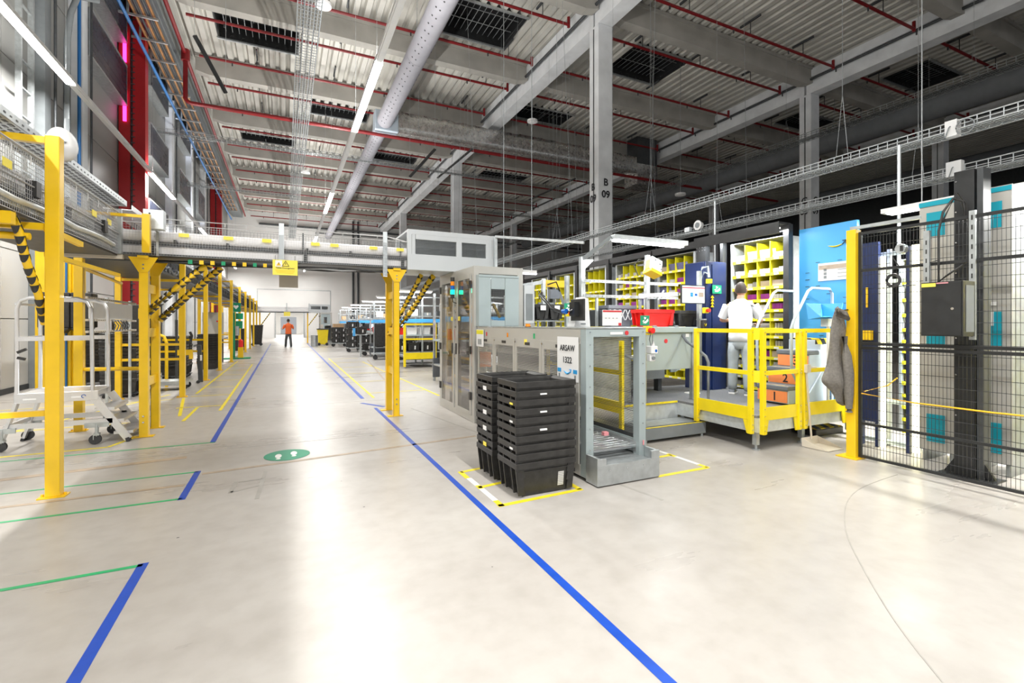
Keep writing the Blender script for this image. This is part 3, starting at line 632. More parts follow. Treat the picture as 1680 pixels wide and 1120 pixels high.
# small emergency lamps / speakers hanging from the roof
for k, (x, y, z, lab) in enumerate(((1.05, 15.6, 11.2, 'oval white lamp hanging beside the wide mesh tray, near one'), (1.0, 28.5, 9.8, 'oval white lamp under the wide mesh tray, far one'), (13.2, 9.9, 11.9, 'square lamp hanging in the ring above the first numbered column'), (16.4, 16.4, 7.4, 'flat lamp hanging in front of the second numbered column'), (10.4, 19.6, 10.9, 'small square lamp hanging left of the first numbered column'))):
    l = thing('hanging_lamp', lab, 'lamp', (x, y, z)); MB().cyl((x, y, z), (x, y, z + 0.09), 0.24, n=16).build('lamp_housing', 'grey' if k == 2 else 'white', l); MB().cyl((x, y, z - 0.02), (x, y, z), 0.15, n=12).build('lens', 'paper', l)
    MB().wire((x, y, z + 0.09), (x, y, ZD), 0.02).build('hanging_rod', 'galv', l)
for k, (x0, y0, z0, x1, y1, z1, lab) in enumerate(((-2.3, 15.9, 9.6, -1.65, 17.0, 8.6, 'left of the wide mesh tray'), (5.5, 18.8, 8.6, 4.9, 20.6, 7.9, 'beside the round fabric duct'), (8.4, 22.2, 10.2, 8.2, 27.5, 10.2, 'under the foil duct'), (14.6, 22.4, 9.6, 14.4, 27.6, 9.6, 'behind the first column row'))):
    b = thing('black_roof_rail', 'thin black rail hanging under the roof %s' % lab, 'rail', ((x0 + x1) / 2, (y0 + y1) / 2, z1)); MB().bar((x0, y0, z0), (x1, y1, z1), 0.1, 0.06).build('rail', 'black_metal', b)
    MB().wire((x0, y0, z0), (x0, y0, ZD), 0.012).wire((x1, y1, z1), (x1, y1, ZD), 0.012).build('hanging_wire', 'galv', b, stuff=True)
# loose suspension wires over the machine hall
rw = random.Random(11)
wires = sorted([(rw.uniform(6.5, 15), rw.uniform(9, 24), rw.uniform(-0.5, 0.5)) for i in range(16)], key=lambda q: (_C0 * q[0] - _S0 * q[1]) / (_S0 * q[0] + _C0 * q[1]))
for i, (x, y, dx) in enumerate(wires):
    o = MB().wire((x, y, 4.2), (x + dx, y, ZD + 0.1), 0.012).build('suspension_wire', 'galv'); o['label'] = 'thin steel wire hanging from the roof over the machine hall, %s from the left' % ORD[i]; o['category'] = 'wire'; o['group'] = 'suspension wires'
# ================================================================ RIGHT: tote tower, station, platform, shelving, cage
_S, _C = math.sin(math.atan(372 / 780)), math.cos(math.atan(372 / 780))
def _ray(x, y):
    u = (x - 840) / 780; return (_S + u * _C, _C - u * _S, (531 - y) / 780)
def AY(x, y, Y): r = _ray(x, y); t = Y / r[1]; return (r[0] * t, 1.5 + r[2] * t)       # survey: photo pixel -> (X, z) on a wall plane Y
def AX(x, y, X): r = _ray(x, y); t = X / r[0]; return (r[1] * t, 1.5 + r[2] * t)
def bolt(mb, x, y, z, ax='x', r=0.006):
    d = {'x': (0.006, 0, 0), 'y': (0, 0.006, 0)}[ax]; mb.cyl((x - d[0], y - d[1], z), (x + d[0], y + d[1], z), r, n=6)
    return mb

# ---- base station -------------------------------------------------
SX, SX2, SY0, SY1, SZ = 2.57, 3.30, 3.76, 6.58, 1.45
s = thing('sorting_station', 'long grey machine cabinet with slatted side doors and a roller outlet', 'machine', (2.93, 5.2, 0))
posts = (3.76, 3.88, 4.62, 5.30, 5.95, 6.56)
fr = MB(); fr.use('mach')
fr.box(SX, SX + 0.05, SY0 + 0.10, SY1, 0.03, 0.14); fr.box(SX, SX + 0.05, SY0 + 0.1, SY1, 1.30, SZ)
fr.use('mach_cool'); fr.box(SX, SX + 0.09, SY0, SY0 + 0.1, 0.03, SZ); fr.box(SX2 - 0.09, SX2, SY0, SY0 + 0.1, 0.03, SZ)
fr.box(SX, SX2, SY0, SY0 + 0.1, 1.37, SZ); fr.box(SX2 - 0.05, SX2, SY0 + 0.1, SY1, 1.36, SZ); fr.box(SX2 - 0.05, SX2, SY0 + 0.1, SY1, 0.03, 0.32)
fr.build('frame', None, s, bevel=0.004)
MB().box(SX, SX2, SY0, SY1, SZ, SZ + 0.012).build('top_plate', 'galv', s)
MB().box(SX + 0.05, SX2 - 0.05, 5.9, 5.95, 0.1, 1.4).build('rear_wall', 'grey', s)
for a, b in zip(posts[1:], posts[2:]):
    d = MB().box(SX - 0.006, SX + 0.012, a, a + 0.06, 0.14, 1.32).box(SX - 0.006, SX + 0.012, b - 0.05, b - 0.004, 0.14, 1.32).box(SX - 0.006, SX + 0.012, a + 0.06, b - 0.05, 1.22, 1.32).box(SX - 0.006, SX + 0.012, a + 0.06, b - 0.05, 0.14, 0.19).build('side_door', 'mach', s)
    g = MB()
    for i in range(62): g.box(SX - 0.002, SX + 0.006, a + 0.06, b - 0.05, 0.195 + i * 0.0166, 0.195 + i * 0.0166 + 0.0095)
    g.build('slatted_grille', 'mach', d, stuff=True)
    MB().box(SX - 0.012, SX - 0.004, (a + b) / 2 - 0.06, (a + b) / 2 + 0.06, 1.25, 1.285).build('door_handle', 'black', d)
    MB().cyl((SX - 0.014, b - 0.02, 1.28), (SX, b - 0.02, 1.28), 0.012, n=8).build('lock', 'steel', d)
# front opening: inner slatted wall, rollers, outlet box
g = MB()
for i in range(60): g.box(SX2 - 0.03, SX2 - 0.024, SY0 + 0.1, 5.6, 0.36 + i * 0.0166, 0.36 + i * 0.0166 + 0.006)
g.box(SX2 - 0.035, SX2 - 0.02, SY0 + 0.1, 5.6, 0.24, 0.36); g.build('inner_grille', 'dark', s, stuff=True)
for i in range(15):
    y = 3.84 + i * 0.075; MB().cyl((SX + 0.09, y, 0.26), (SX2 - 0.09, y, 0.26), 0.022, n=10).build('roller', 'steel', s)
MB().box(SX + 0.05, SX + 0.09, SY0 + 0.05, 5.6, 0.2, 0.31).box(SX2 - 0.09, SX2 - 0.05, SY0 + 0.05, 5.6, 0.2, 0.31).box(SX + 0.05, SX2 - 0.05, SY0, 5.6, 0.05, 0.18).build('roller_bed', 'galv', s)
ob = MB(); ob.box(SX - 0.005, SX2, 3.57, 3.60, 0.01, 0.20); ob.box(SX - 0.005, SX + 0.03, 3.57, 3.76, 0.01, 0.27); ob.box(SX2 - 0.03, SX2, 3.57, 3.76, 0.01, 0.27)
ob.box(SX + 0.03, SX2 - 0.03, 3.60, 3.78, 0.01, 0.17); ob.box(SX, SX + 0.1, 3.57, 3.6, 0.19, 0.26); ob.box(SX2 - 0.1, SX2, 3.57, 3.6, 0.19, 0.27)
ob.build('outlet_box', 'galv', s, bevel=0.003)
b_ = MB()
for z in (0.08, 0.12, 0.3, 0.5, 0.7, 0.9, 1.1, 1.3, 1.42):
    for x in (SX + 0.045, SX2 - 0.045): bolt(b_, x, SY0 - 0.002, z, 'y')
for x in (2.7, 2.9, 3.1): bolt(b_, x, 3.567, 0.15, 'y')
b_.build('bolt', 'steel', s, stuff=True)
for y in (3.95, 4.6, 5.4, 6.2): MB().box(SX - 0.008, SX, y, y + 0.12, 0.05, 0.085).build('slot', 'black', s)
MB().box(SX2 - 0.05, SX2 - 0.035, SY0 - 0.012, SY0 - 0.002, 0.28, 0.33).build('pink_sticker', 'pink_label', s); MB().box(2.92, 2.98, 3.95, 4.0, 0.36, 0.40).build('pink_sticker', 'pink_label', s)
MB().box(SX - 0.003, SX, 6.2, 6.24, 1.33, 1.385).build('red_sticker', 'red_print', s); MB().box(SX - 0.003, SX, 5.5, 5.54, 1.33, 1.385).build('amber_sticker', 'amber', s); MB().box(SX - 0.003, SX, 4.78, 4.82, 1.33, 1.39).build('green_sticker', 'green_tape', s)
MB().box(SX - 0.01, SX, 4.97, 5.04, 1.25, 1.32).build('yellow_tag', 'sign_yellow', s)
MB().box(2.85, 3.0, SY0 - 0.006, SY0, 1.395, 1.42).build('name_plate', 'white', s)
MB().cyl((3.05, SY0 - 0.006, 1.41), (3.05, SY0, 1.41), 0.022, n=12).build('prohibition_sticker', 'red_print', s)
# paper sign on the side
p = thing('paper_sign', 'white paper sign reading ARSAW 1322 on the grey cabinet corner', 'sign', (2.55, 4.05, 0.94))
MB().box(2.553, 2.557, 3.87, 4.26, 0.93, 1.37).build('sheet', 'paper', p)
text('ARSAW', 0.084, p, (2.55, 4.065, 1.255), FX, bold=0.001, sx=0.95); text('1322', 0.088, p, (2.55, 4.065, 1.135), FX, bold=0.001)
ar = MB(); pts = [(2.551, 4.13 - i * 0.0165, 1.03 - 0.028 * math.sin(math.pi * i / 8)) for i in range(9)]
ar.tube(pts, [0.002, 0.005, 0.008, 0.009, 0.009, 0.009, 0.008, 0.006, 0.003], 6); ar.bar((2.55, 4.02, 1.045), (2.55, 3.99, 1.045), 0.007); ar.bar((2.55, 3.992, 1.045), (2.55, 4.0, 1.015), 0.007)
ar.build('smile_arrow', 'sign_blue', p)
for y in (4.215, 3.92): MB().box(2.549, 2.552, y - 0.035, y + 0.035, 1.01, 1.05).build('blue_print', 'sign_blue', p); MB().box(2.549, 2.552, y - 0.012, y + 0.012, 0.955, 0.995).build('code_mark', 'grey', p)
p = thing('paper_notice', 'small white notice with a green heading at the far end of the cabinet', 'sign', (2.55, 6.45, 1.1)); MB().box(2.553, 2.558, 6.3, 6.58, 1.17, 1.42).build('sheet', 'paper', p); MB().box(2.55, 2.553, 6.31, 6.57, 1.35, 1.41).build('heading', 'bin_yellow', p)
for i in range(3): MB().box(2.55, 2.553, 6.38 + i * 0.05, 6.41 + i * 0.05, 1.2, 1.28).build('print', 'grey', p)
l = thing('amber_beacon', 'small round orange beacon on top of the grey cabinet', 'lamp', (2.62, 5.0, 1.462)); MB().cyl((2.62, 5.05, 1.462), (2.62, 5.05, 1.50), 0.032, 0.026, n=14).build('lens', 'amber', l); MB().cyl((2.62, 5.05, 1.458), (2.62, 5.05, 1.468), 0.04, n=14).build('base', 'black', l)

# ---- plexiglass tower ----------------------------------------------
t = thing('lift_tower', 'tall grey tote lift cabinet with clear plexiglass double doors', 'machine', (3.0, 7.6, 0))
fr = MB(); fr.use('mach')
for y in (6.76, 7.56, 8.42): fr.box(2.57, 2.65, y - 0.04, y + 0.06, 0, 2.38)
for y in (6.76, 8.42): fr.box(3.3, 3.4, y - 0.04, y + 0.04, 0, 2.38)
fr.box(2.57, 2.65, 6.72, 8.46, 0, 0.1); fr.box(2.57, 2.65, 6.72, 8.46, 2.26, 2.38); fr.box(2.57, 3.4, 8.40, 8.46, 2.2, 2.38); fr.box(2.57, 3.4, 6.72, 6.8, 2.26, 2.38)
fr.build('frame', None, t, bevel=0.004)
for y0, y1 in ((6.83, 7.50), (7.64, 8.37)):
    d = MB().box(2.555, 2.575, y0, y0 + 0.06, 0.1, 2.27).box(2.555, 2.575, y1 - 0.06, y1, 0.1, 2.27).box(2.555, 2.575, y0 + 0.06, y1 - 0.06, 0.1, 0.16).box(2.555, 2.575, y0 + 0.06, y1 - 0.06, 2.2, 2.27).build('tower_door', 'mach', t)
    MB().box(2.562, 2.567, y0 + 0.06, y1 - 0.06, 0.16, 2.2).build('pane', 'glass', d)
    for z in (0.4, 1.1, 2.1):
        yy = y0 if y0 < 7 else y1
        MB().box(2.535, 2.56, yy - 0.035, yy + 0.035, z - 0.06, z + 0.06).build('hinge', 'black', d)
    yy = y1 - 0.03 if y0 < 7 else y0 + 0.03
    MB().box(2.53, 2.55, yy - 0.012, yy + 0.012, 1.0, 1.18).build('door_handle', 'black', d)
MB().box(2.66, 3.4, 8.38, 8.4, 0.05, 2.3).build('rear_pane', 'glass', t)
for i in range(5): MB().cyl((2.54, 7.55, 1.45 + i * 0.12), (2.56, 7.55, 1.45 + i * 0.12), 0.018, n=8).build('latch', 'steel', t)
for y in (7.35, 7.72): MB().box(2.55, 2.556, y - 0.04, y + 0.06, 1.55, 1.62).build('warning_label', 'sign_yellow', t)
# inside: spiral tote lift, yellow guard frame, robot arm
li = MB(); li.use('galv')
li.cyl((3.0, 7.5, 0.1), (3.0, 7.5, 2.2), 0.09, n=12)
for i in range(72):
    a = R(i * 30); z = 0.3 + i * 0.026
    p0 = Vector((3.0 + 0.12 * math.cos(a), 7.5 + 0.12 * math.sin(a), z)); p1 = Vector((3.0 + 0.36 * math.cos(a), 7.5 + 0.5 * math.sin(a), z))
    a2 = R(i * 30 + 30); p2 = Vector((3.0 + 0.36 * math.cos(a2), 7.5 + 0.5 * math.sin(a2), z + 0.026)); p3 = Vector((3.0 + 0.12 * math.cos(a2), 7.5 + 0.12 * math.sin(a2), z + 0.026))
    li.quad(p0, p1, p2, p3)
li.build('spiral_chute', None, t)
yg = MB()
for y in (7.0, 7.9, 8.2): yg.box(2.72, 2.76, y, y + 0.04, 0.1, 2.2)
for z in (0.55, 0.9, 1.75): yg.box(2.72, 2.76, 7.0, 8.24, z, z + 0.04)
yg.build('guard_frame', 'yellow', t)
MB().bar((2.75, 7.25, 1.5), (2.72, 7.05, 0.95), 0.09, 0.05).cyl((2.72, 7.05, 0.95), (2.74, 7.05, 0.85), 0.05, n=10).build('actuator_arm', 'orange', t)
MB().box(2.68, 2.95, 6.95, 7.2, 0.82, 1.05).build('drive_box', 'orange', t)
MB().box(2.7, 3.2, 7.0, 8.3, 0.1, 0.28).build('lower_drive', 'grey', t)
# side hood with grille window
h = thing('station_hood', 'blue grey hood with a small grille window above the cabinet', 'machine', (2.93, 6.66, 1.462))
MB().box(2.60, 2.62, 6.62, 6.72, 1.462, 2.22).box(3.25, 3.27, 6.62, 6.72, 1.462, 2.22).box(2.60, 3.27, 6.60, 6.72, 2.2, 2.24).box(2.60, 2.80, 6.60, 6.62, 1.462, 2.2).box(3.03, 3.27, 6.60, 6.62, 1.462, 2.2).box(2.80, 3.03, 6.60, 6.62, 2.02, 2.2).box(2.80, 3.03, 6.60, 6.62, 1.462, 1.55).build('hood_shell', 'mach_cool', h, bevel=0.003)
g = MB()
for i in range(32): g.box(2.80, 3.03, 6.61, 6.613, 1.552 + i * 0.0147, 1.56 + i * 0.0147)
for i in range(9): g.box(2.805 + i * 0.026, 2.810 + i * 0.026, 6.613, 6.616, 1.55, 2.02)
g.build('grille', 'dark', h, stuff=True)
MB().bar((2.85, 6.65, 1.8), (2.98, 6.68, 1.6), 0.04, 0.03).build('inner_lever', 'yellow', h)
h2 = thing('station_hood', 'paler hood with a grille window, the farther of the two hoods', 'machine', (3.6, 6.9, 1.462))
MB().box(3.42, 3.61, 6.72, 7.1, 1.5, 2.12).build('hood_shell', 'housing', h2, bevel=0.004); MB().box(3.45, 3.57, 6.71, 6.72, 1.56, 1.98).build('grille', 'grey', h2)
MB().box(3.42, 3.61, 6.72, 7.1, 0, 1.5).build('hood_base', 'mach', h2)
# upper housing where the bridge conveyor ends
u = thing('upper_housing', 'light grey raised housing with two grille windows at the end of the bridge conveyor', 'machine', (2.6, 8.1, 2.38))
hs = MB(); hs.use('housing'); hs.box(1.79, 1.86, 7.68, 7.74, 2.38, 3.04); hs.box(1.79, 3.36, 7.68, 7.74, 2.96, 3.04); hs.box(1.79, 3.36, 7.68, 7.74, 2.38, 2.64); hs.box(3.28, 3.36, 7.68, 7.74, 2.38, 3.04); hs.box(2.62, 2.72, 7.68, 7.74, 2.6, 3.0)
hs.box(1.86, 1.92, 7.68, 7.74, 2.6, 3.0); hs.box(3.16, 3.28, 7.68, 7.74, 2.6, 3.0); hs.box(1.92, 3.2, 7.68, 7.74, 2.88, 2.97)
hs.box(1.79, 3.36, 7.74, 8.62, 3.0, 3.04); hs.box(3.32, 3.36, 7.74, 8.62, 2.38, 3.04); hs.box(1.79, 3.36, 8.58, 8.62, 2.38, 3.04); hs.box(1.79, 3.36, 7.74, 8.62, 2.38, 2.41)
hs.build('housing_shell', None, u, bevel=0.004)
for x0, x1 in ((1.93, 2.61), (2.73, 3.15)):
    g = MB()
    for i in range(20): g.box(x0, x1, 7.70, 7.705, 2.645 + i * 0.0118, 2.65 + i * 0.0118)
    for i in range(int((x1 - x0) / 0.02)): g.box(x0 + i * 0.02, x0 + i * 0.02 + 0.004, 7.705, 7.708, 2.64, 2.88)
    g.build('grille', 'grey', u, stuff=True)
for x, lb, on in ((2.49, 'stack light with a green lit section on the plexiglass cabinet', 7.5), (2.66, 'second stack light with a green lit section, half hidden behind the cabinet', 7.05)):
    q = thing('stack_light', lb, 'lamp', (x, on, 1.9))
    for z, m in ((1.92, 'black'), (1.99, 'green_lit'), (2.06, 'blue_lens'), (2.13, 'amber'), (2.20, 'black')): MB().cyl((x, on, z), (x, on, z + 0.066), 0.034, n=12).build('light_segment', m, q)
    MB().tube([(x, on, 1.92), (x + 0.01, on, 1.86), (x + 0.07, on, 1.84)], 0.008).build('cable', 'black', q)
# side grey post right of the housing (gantry of the workstation)
gn = thing('workstation_gantry', 'slim galvanised gantry over the workstation behind the cabinet', 'frame', (4.2, 6.0, 1.46))
a0 = AY(813, 388, 7.6); a1 = AY(1000, 402, 6.2)
MB().box(a0[0] - 0.02, a0[0] + 0.03, 7.58, 7.64, 2.385, a0[1]).build('post', 'galv_pale', gn)
MB().bar((a0[0], 7.6, a0[1]), (AY(958, 398, 6.2)[0], 6.2, AY(958, 398, 6.2)[1]), 0.035, 0.04).build('cross_bar', 'galv_pale', gn)
gx = AY(955, 400, 6.2)[0]
MB().box(gx - 0.05, gx + 0.03, 6.15, 6.22, 1.46, 2.54).build('post', 'galv', gn)
MB().bar((gx, 6.18, 2.5), (AY(1005, 392, 5.75)[0], 5.78, AY(1005, 392, 5.75)[1] + 0.03), 0.06, 0.05).build('lamp_arm', 'grey', gn)
MB().prism([(gx - 0.02, 2.3), (gx + 0.2, 2.5), (gx - 0.02, 2.5)], 'y', 6.17, 6.2).build('gusset', 'galv', gn)

# ---- counter and workstation ----------------------------------------
c = thing('work_counter', 'grey steel counter with a tall closed panel facing the steps', 'counter', (4.3, 5.6, 0))
ct = MB(); ct.use('galv_pale').box(3.31, 5.35, 5.05, 6.5, 1.42, 1.455).box(5.35, 5.78, 5.65, 6.5, 1.42, 1.455); ct.use('mach_cool').box(3.31, 5.35, 5.02, 5.06, 1.38, 1.455); ct.build('counter_top', None, c, bevel=0.003)
MB().box(4.42, 5.30, 5.06, 5.09, 0.86, 1.38).build('front_panel', 'mach_cool', c, bevel=0.003)
MB().box(4.38, 4.43, 5.04, 5.1, 0.42, 1.42).box(5.27, 5.34, 5.04, 5.1, 0.42, 1.42).build('post', 'galv', c)
MB().box(4.44, 5.28, 5.6, 5.63, 0.66, 0.95).box(3.4, 5.3, 6.4, 6.45, 0.42, 1.4).build('lower_panel', 'grey', c)
MB().box(4.30, 5.34, 6.15, 6.2, 0.42, 0.6).build('kick_plate', 'galv', c)
MB().cyl((4.79, 5.055, 1.26), (4.79, 5.06, 1.26), 0.03, n=14).build('prohibition_sticker', 'red_print', c); MB().box(5.15, 5.22, 5.05, 5.06, 1.31, 1.36).build('camera_sticker', 'paper', c)
MB().box(3.31, 4.3, 5.2, 5.23, 0.42, 1.38).build('side_panel', 'galv', c)
# white roller-track band and small items at the counter edge
for k, x in enumerate((4.55, 4.95)): MB().cyl((x, 5.06, 1.462), (x + 0.12, 5.12, 1.462), 0.014, n=8).build('guide_pin', 'grey', c)
gr = thing('low_guard_rail', 'yellow low guard rail standing behind the roller outlet', 'rail', (3.8, 4.4, 0))
MB().box(3.62, 3.66, 4.55, 4.61, 0.0, 1.3).build('post', 'lemon', gr); MB().box(3.62, 3.65, 4.6, 6.3, 0.88, 0.94).build('rail', 'lemon', gr); MB().box(3.62, 3.65, 4.6, 6.3, 0.42, 0.56).build('kick_plate', 'lemon', gr); MB().box(3.62, 3.65, 6.3, 6.36, 0, 1.3).build('post', 'lemon', gr)

def tote(name, label, loc, L=0.6, W=0.4, H=0.32, m='black', taper=0.045, group=None, labels=True, lid=False, z_rot=0):
    t = thing(name, label, 'tote', (0, 0, 0), group); n = MB(); w_ = 0.006
    ex, ey = 0.045, 0.018                      # how far the rim stands out at the ends and at the sides
    def ring(z, kx, ky): x = L / 2 - kx; y = W / 2 - ky; return [(-x, -y, z), (x, -y, z), (x, y, z), (-x, y, z)]
    lv = [ring(0, ex + 0.035, ey + 0.03), ring(H - 0.05, ex, ey), ring(H - 0.05, 0, 0), ring(H - 0.003, 0, 0), ring(H, 0.003, 0.003), ring(H, 0.012, 0.012), ring(H - 0.02, ex + 0.004, ey + 0.004), ring(w_ * 2, ex + 0.04, ey + 0.035)]
    for i in range(len(lv) - 1):
        n.add(lv[i] + lv[i + 1], [(j, (j + 1) % 4, 4 + (j + 1) % 4, 4 + j) for j in range(4)])
    n.add(lv[0], [(3, 2, 1, 0)]); n.add(lv[-1], [(0, 1, 2, 3)])
    n.build('tote_body', m, t)
    r = MB()
    for sx in (-1, 1):
        for yy in (-W * 0.44, -W * 0.2, W * 0.2, W * 0.44):
            r.prism([(sx * (L / 2 - 0.002), H - 0.05), (sx * (L / 2 - 0.03), 0.02), (sx * (L / 2 - 0.09), 0.02), (sx * (L / 2 - 0.05), H - 0.05)][::(1 if sx < 0 else -1)], 'y', yy - 0.007, yy + 0.007)
    for yy in (-1, 1): r.box(-L / 2 + ex, L / 2 - ex, min(yy * (W / 2 - 0.024), yy * (W / 2 - 0.012)), max(yy * (W / 2 - 0.024), yy * (W / 2 - 0.012)), H - 0.085, H - 0.075)
    r.build('rib', m, t, stuff=True)
    if labels:
        a = MB().quad((L / 2 - 0.17, -W / 2 + 0.041, 0.05), (L / 2 - 0.11, -W / 2 + 0.041, 0.05), (L / 2 - 0.11, -W / 2 + 0.026, 0.18), (L / 2 - 0.17, -W / 2 + 0.026, 0.18)); a.build('barcode_label', 'barcode', t)
        a = MB().quad((-L / 2 + 0.07, -0.02, 0.05), (-L / 2 + 0.07, -0.09, 0.05), (-L / 2 + 0.052, -0.09, 0.2), (-L / 2 + 0.052, -0.02, 0.2)); a.build('barcode_label', 'barcode', t)
    t.location = loc; t.rotation_euler = (0, 0, z_rot)
    return t
front = tote('black_tote', 'black plastic tote at the bottom of the near stack, on yellow floor tape', (2.075, 3.835, 0.001), H=0.30, W=0.4)
for k in range(1, 10):
    c_ = copy_tree(front, (2.075 + rnd.uniform(-0.004, 0.004), 3.835 + rnd.uniform(-0.004, 0.004), 0.001 + 0.0775 * k), label='black nested tote, %s up in the near stack' % ORD[k])
    for ch in list(c_.children):
        if ch.name.startswith('barcode'): bpy.data.objects.remove(ch)
    if k == 9: c_['label'] = 'open topmost black tote of the near stack beside the grey cabinet'
    # worn stickers
    if k in (4, 6, 8):
        MB().box(2.0, 2.0 + 0.07, 3.62, 3.634, 0.26 + 0.0775 * k, 0.262 + 0.0775 * k + 0.015).build('torn_sticker', 'paper', c_)
    if k in (2, 5, 7): MB().box(1.768, 1.774, 3.70, 3.76, 0.255 + 0.0775 * k, 0.275 + 0.0775 * k).build('torn_sticker', 'sign_yellow' if k == 7 else 'paper', c_)
for k in range(10):
    c_ = copy_tree(front, (2.06 + rnd.uniform(-0.004, 0.004), 4.33 + rnd.uniform(-0.004, 0.004), 0.001 + 0.0775 * k), label='black nested tote, %s up in the rear stack' % ORD[k])
    if k:
        for ch in list(c_.children):
            if ch.name.startswith('barcode'): bpy.data.objects.remove(ch)
    if k in (1, 3, 5, 8): MB().box(1.753, 1.759, 4.26, 4.34, 0.235 + 0.0775 * k, 0.275 + 0.0775 * k).build('torn_sticker', 'sign_yellow' if k == 1 else 'paper', c_)

# items on the counter: positions surveyed on the plane of their front faces
def on(px0, px1, Y): return AY(px0, 500, Y)[0], AY(px1, 500, Y)[0]
x0, x1 = on(1058, 1107, 5.5); tote('red_tote', 'bright red plastic tote on the steel counter', ((x0 + x1) / 2, 5.66, 1.456), L=x1 - x0, W=0.32, H=0.26, m='red_plastic')
x0, x1 = on(1114, 1144, 5.75); tote('black_tote', 'black tote on the counter right of the red tote', ((x0 + x1) / 2, 5.95, 1.456), L=x1 - x0, W=0.42, H=0.26)
x0, x1 = on(1000, 1046, 5.9); cr = tote('lattice_crate', 'dark blue grey crate with a white lattice front on the counter', ((x0 + x1) / 2, 6.1, 1.456), L=x1 - x0, W=0.36, H=0.33, m='slate', labels=False)
xc = (x0 + x1) / 2; lt = MB()
for i in range(5): xx = xc - 0.2 + i * 0.1; lt.bar((xx - 0.04, 5.925, 1.56), (xx + 0.04, 5.925, 1.72), 0.008); lt.bar((xx + 0.04, 5.925, 1.56), (xx - 0.04, 5.925, 1.72), 0.008)
lt.build('lattice', 'paper', cr)
cr2 = MB().box(x0 - 0.1, x0 + 0.0, 5.95, 6.3, 1.456, 1.72); single(cr2, 'dark_crate', 'dark', 'narrow dark crate between the white terminal and the lattice crate', 'crate', bevel=0.01)
for k, (a, b) in enumerate(((880, 902), (903, 925))):
    x0, x1 = on(a, b, 6.75); tt = tote('black_tote', 'black tote with a torn white label on the far shelf, %s one' % ('left' if k == 0 else 'right'), ((x0 + x1) / 2, 6.95, 1.56), L=x1 - x0, W=0.4, H=0.26, labels=True)
    MB().box((x0 + x1) / 2 - 0.05, (x0 + x1) / 2 + 0.05, 6.742, 6.748, 1.72, 1.80).build('torn_label', 'paper', tt)
xs = on(878, 936, 6.75); sh = thing('side_shelf', 'low grey steel shelf carrying two black totes', 'shelf', (4.2, 6.95, 1.456))
MB().box(xs[0], xs[1] + 0.1, 6.7, 7.2, 1.535, 1.556).build('shelf_board', 'galv', sh)
for x in (xs[0] + 0.03, xs[1] + 0.05): MB().box(x, x + 0.03, 6.72, 6.75, 0, 1.535).build('leg', 'galv', sh); MB().box(x, x + 0.03, 7.15, 7.18, 0, 1.535).build('leg', 'galv', sh)
# white terminal tower + black monitor on arm
q = AY(960, 500, 5.3)[0]
tm = thing('white_terminal', 'white upright printer terminal standing on the counter', 'terminal', (q, 5.4, 1.456)); MB().prism([(q - 0.16, 1.456), (q + 0.10, 1.456), (q + 0.07, 1.84), (q - 0.02, 1.86), (q - 0.10, 1.66)], 'y', 5.32, 5.5).build('terminal_body', 'white', tm, bevel=0.008); MB().box(q - 0.06, q + 0.02, 5.312, 5.32, 1.49, 1.51).build('paper_slot', 'grey', tm)
q = AY(951, 500, 5.15)[0]
mo = thing('black_monitor', 'black monitor seen edge-on, on a jointed arm above the white terminal', 'monitor', (q, 5.2, 1.6)); MB().box(q - 0.01, q + 0.02, 5.05, 5.35, 1.54, 1.82).build('monitor_panel', 'black', mo, bevel=0.006); MB().box(q - 0.08, q - 0.01, 5.15, 5.27, 1.6, 1.78).build('mount', 'black_metal', mo)
MB().tube([(q - 0.06, 5.2, 1.68), (q - 0.13, 5.3, 1.64), (q - 0.2, 5.5, 1.7), (q - 0.16, 5.9, 1.9), (q + 0.0, 6.15, 1.95)], 0.022).build('jointed_arm', 'black_metal', mo); MB().cyl((q - 0.13, 5.26, 1.66), (q - 0.13, 5.34, 1.66), 0.035).build('joint', 'blue_lens', mo)
# signs and stop buttons
def board(name, label, cat, px, py, Y, m, parts=()):
    a = AY(px[0], py[0], Y); b = AY(px[1], py[1], Y); t = thing(name, label, cat, ((a[0] + b[0]) / 2, Y, b[1])); W_ = b[0] - a[0]; H_ = a[1] - b[1]
    MB().box(a[0], b[0], Y, Y + 0.012, b[1], a[1]).build('board', m, t)
    for (u0, u1, v0, v1, mm, nm) in parts: MB().box(a[0] + W_ * u0, a[0] + W_ * u1, Y - 0.003, Y, b[1] + H_ * v0, b[1] + H_ * v1).build(nm, mm, t)
    return t, a, b
board('notice_board', 'white notice board with a red top band standing on the counter edge', 'sign', (989, 1020), (508, 534), 5.07, 'paper', ((0, 1, 0.86, 0.97, 'red_print', 'red_band'), (0.12, 0.2, 0.45, 0.5, 'grey', 'print'), (0.3, 0.38, 0.45, 0.5, 'grey', 'print'), (0.5, 0.58, 0.45, 0.5, 'grey', 'print'), (0.7, 0.78, 0.45, 0.5, 'grey', 'print'), (0.82, 0.98, 0.0, 0.18, 'red_print', 'red_mark')))
def eyewash(label, px, py, Y):
    t, a, b = board('green_safety_sign', label, 'sign', px, py, Y, 'sign_green', ())
    W_ = b[0] - a[0]; H_ = a[1] - b[1]; g = MB()
    P_ = lambda u, v: (a[0] + W_ * u, b[1] + H_ * v)
    g.prism([P_(0.2, 0.25), P_(0.55, 0.2), P_(0.85, 0.45), P_(0.8, 0.7), P_(0.6, 0.5)], 'y', Y - 0.003, Y - 0.001); g.prism([P_(0.35, 0.85), P_(0.6, 0.8), P_(0.55, 0.62), P_(0.4, 0.62)], 'y', Y - 0.003, Y - 0.001); g.prism([P_(0.15, 0.42), P_(0.42, 0.58), P_(0.35, 0.36)], 'y', Y - 0.003, Y - 0.001); g.build('pictogram', 'paper', t)
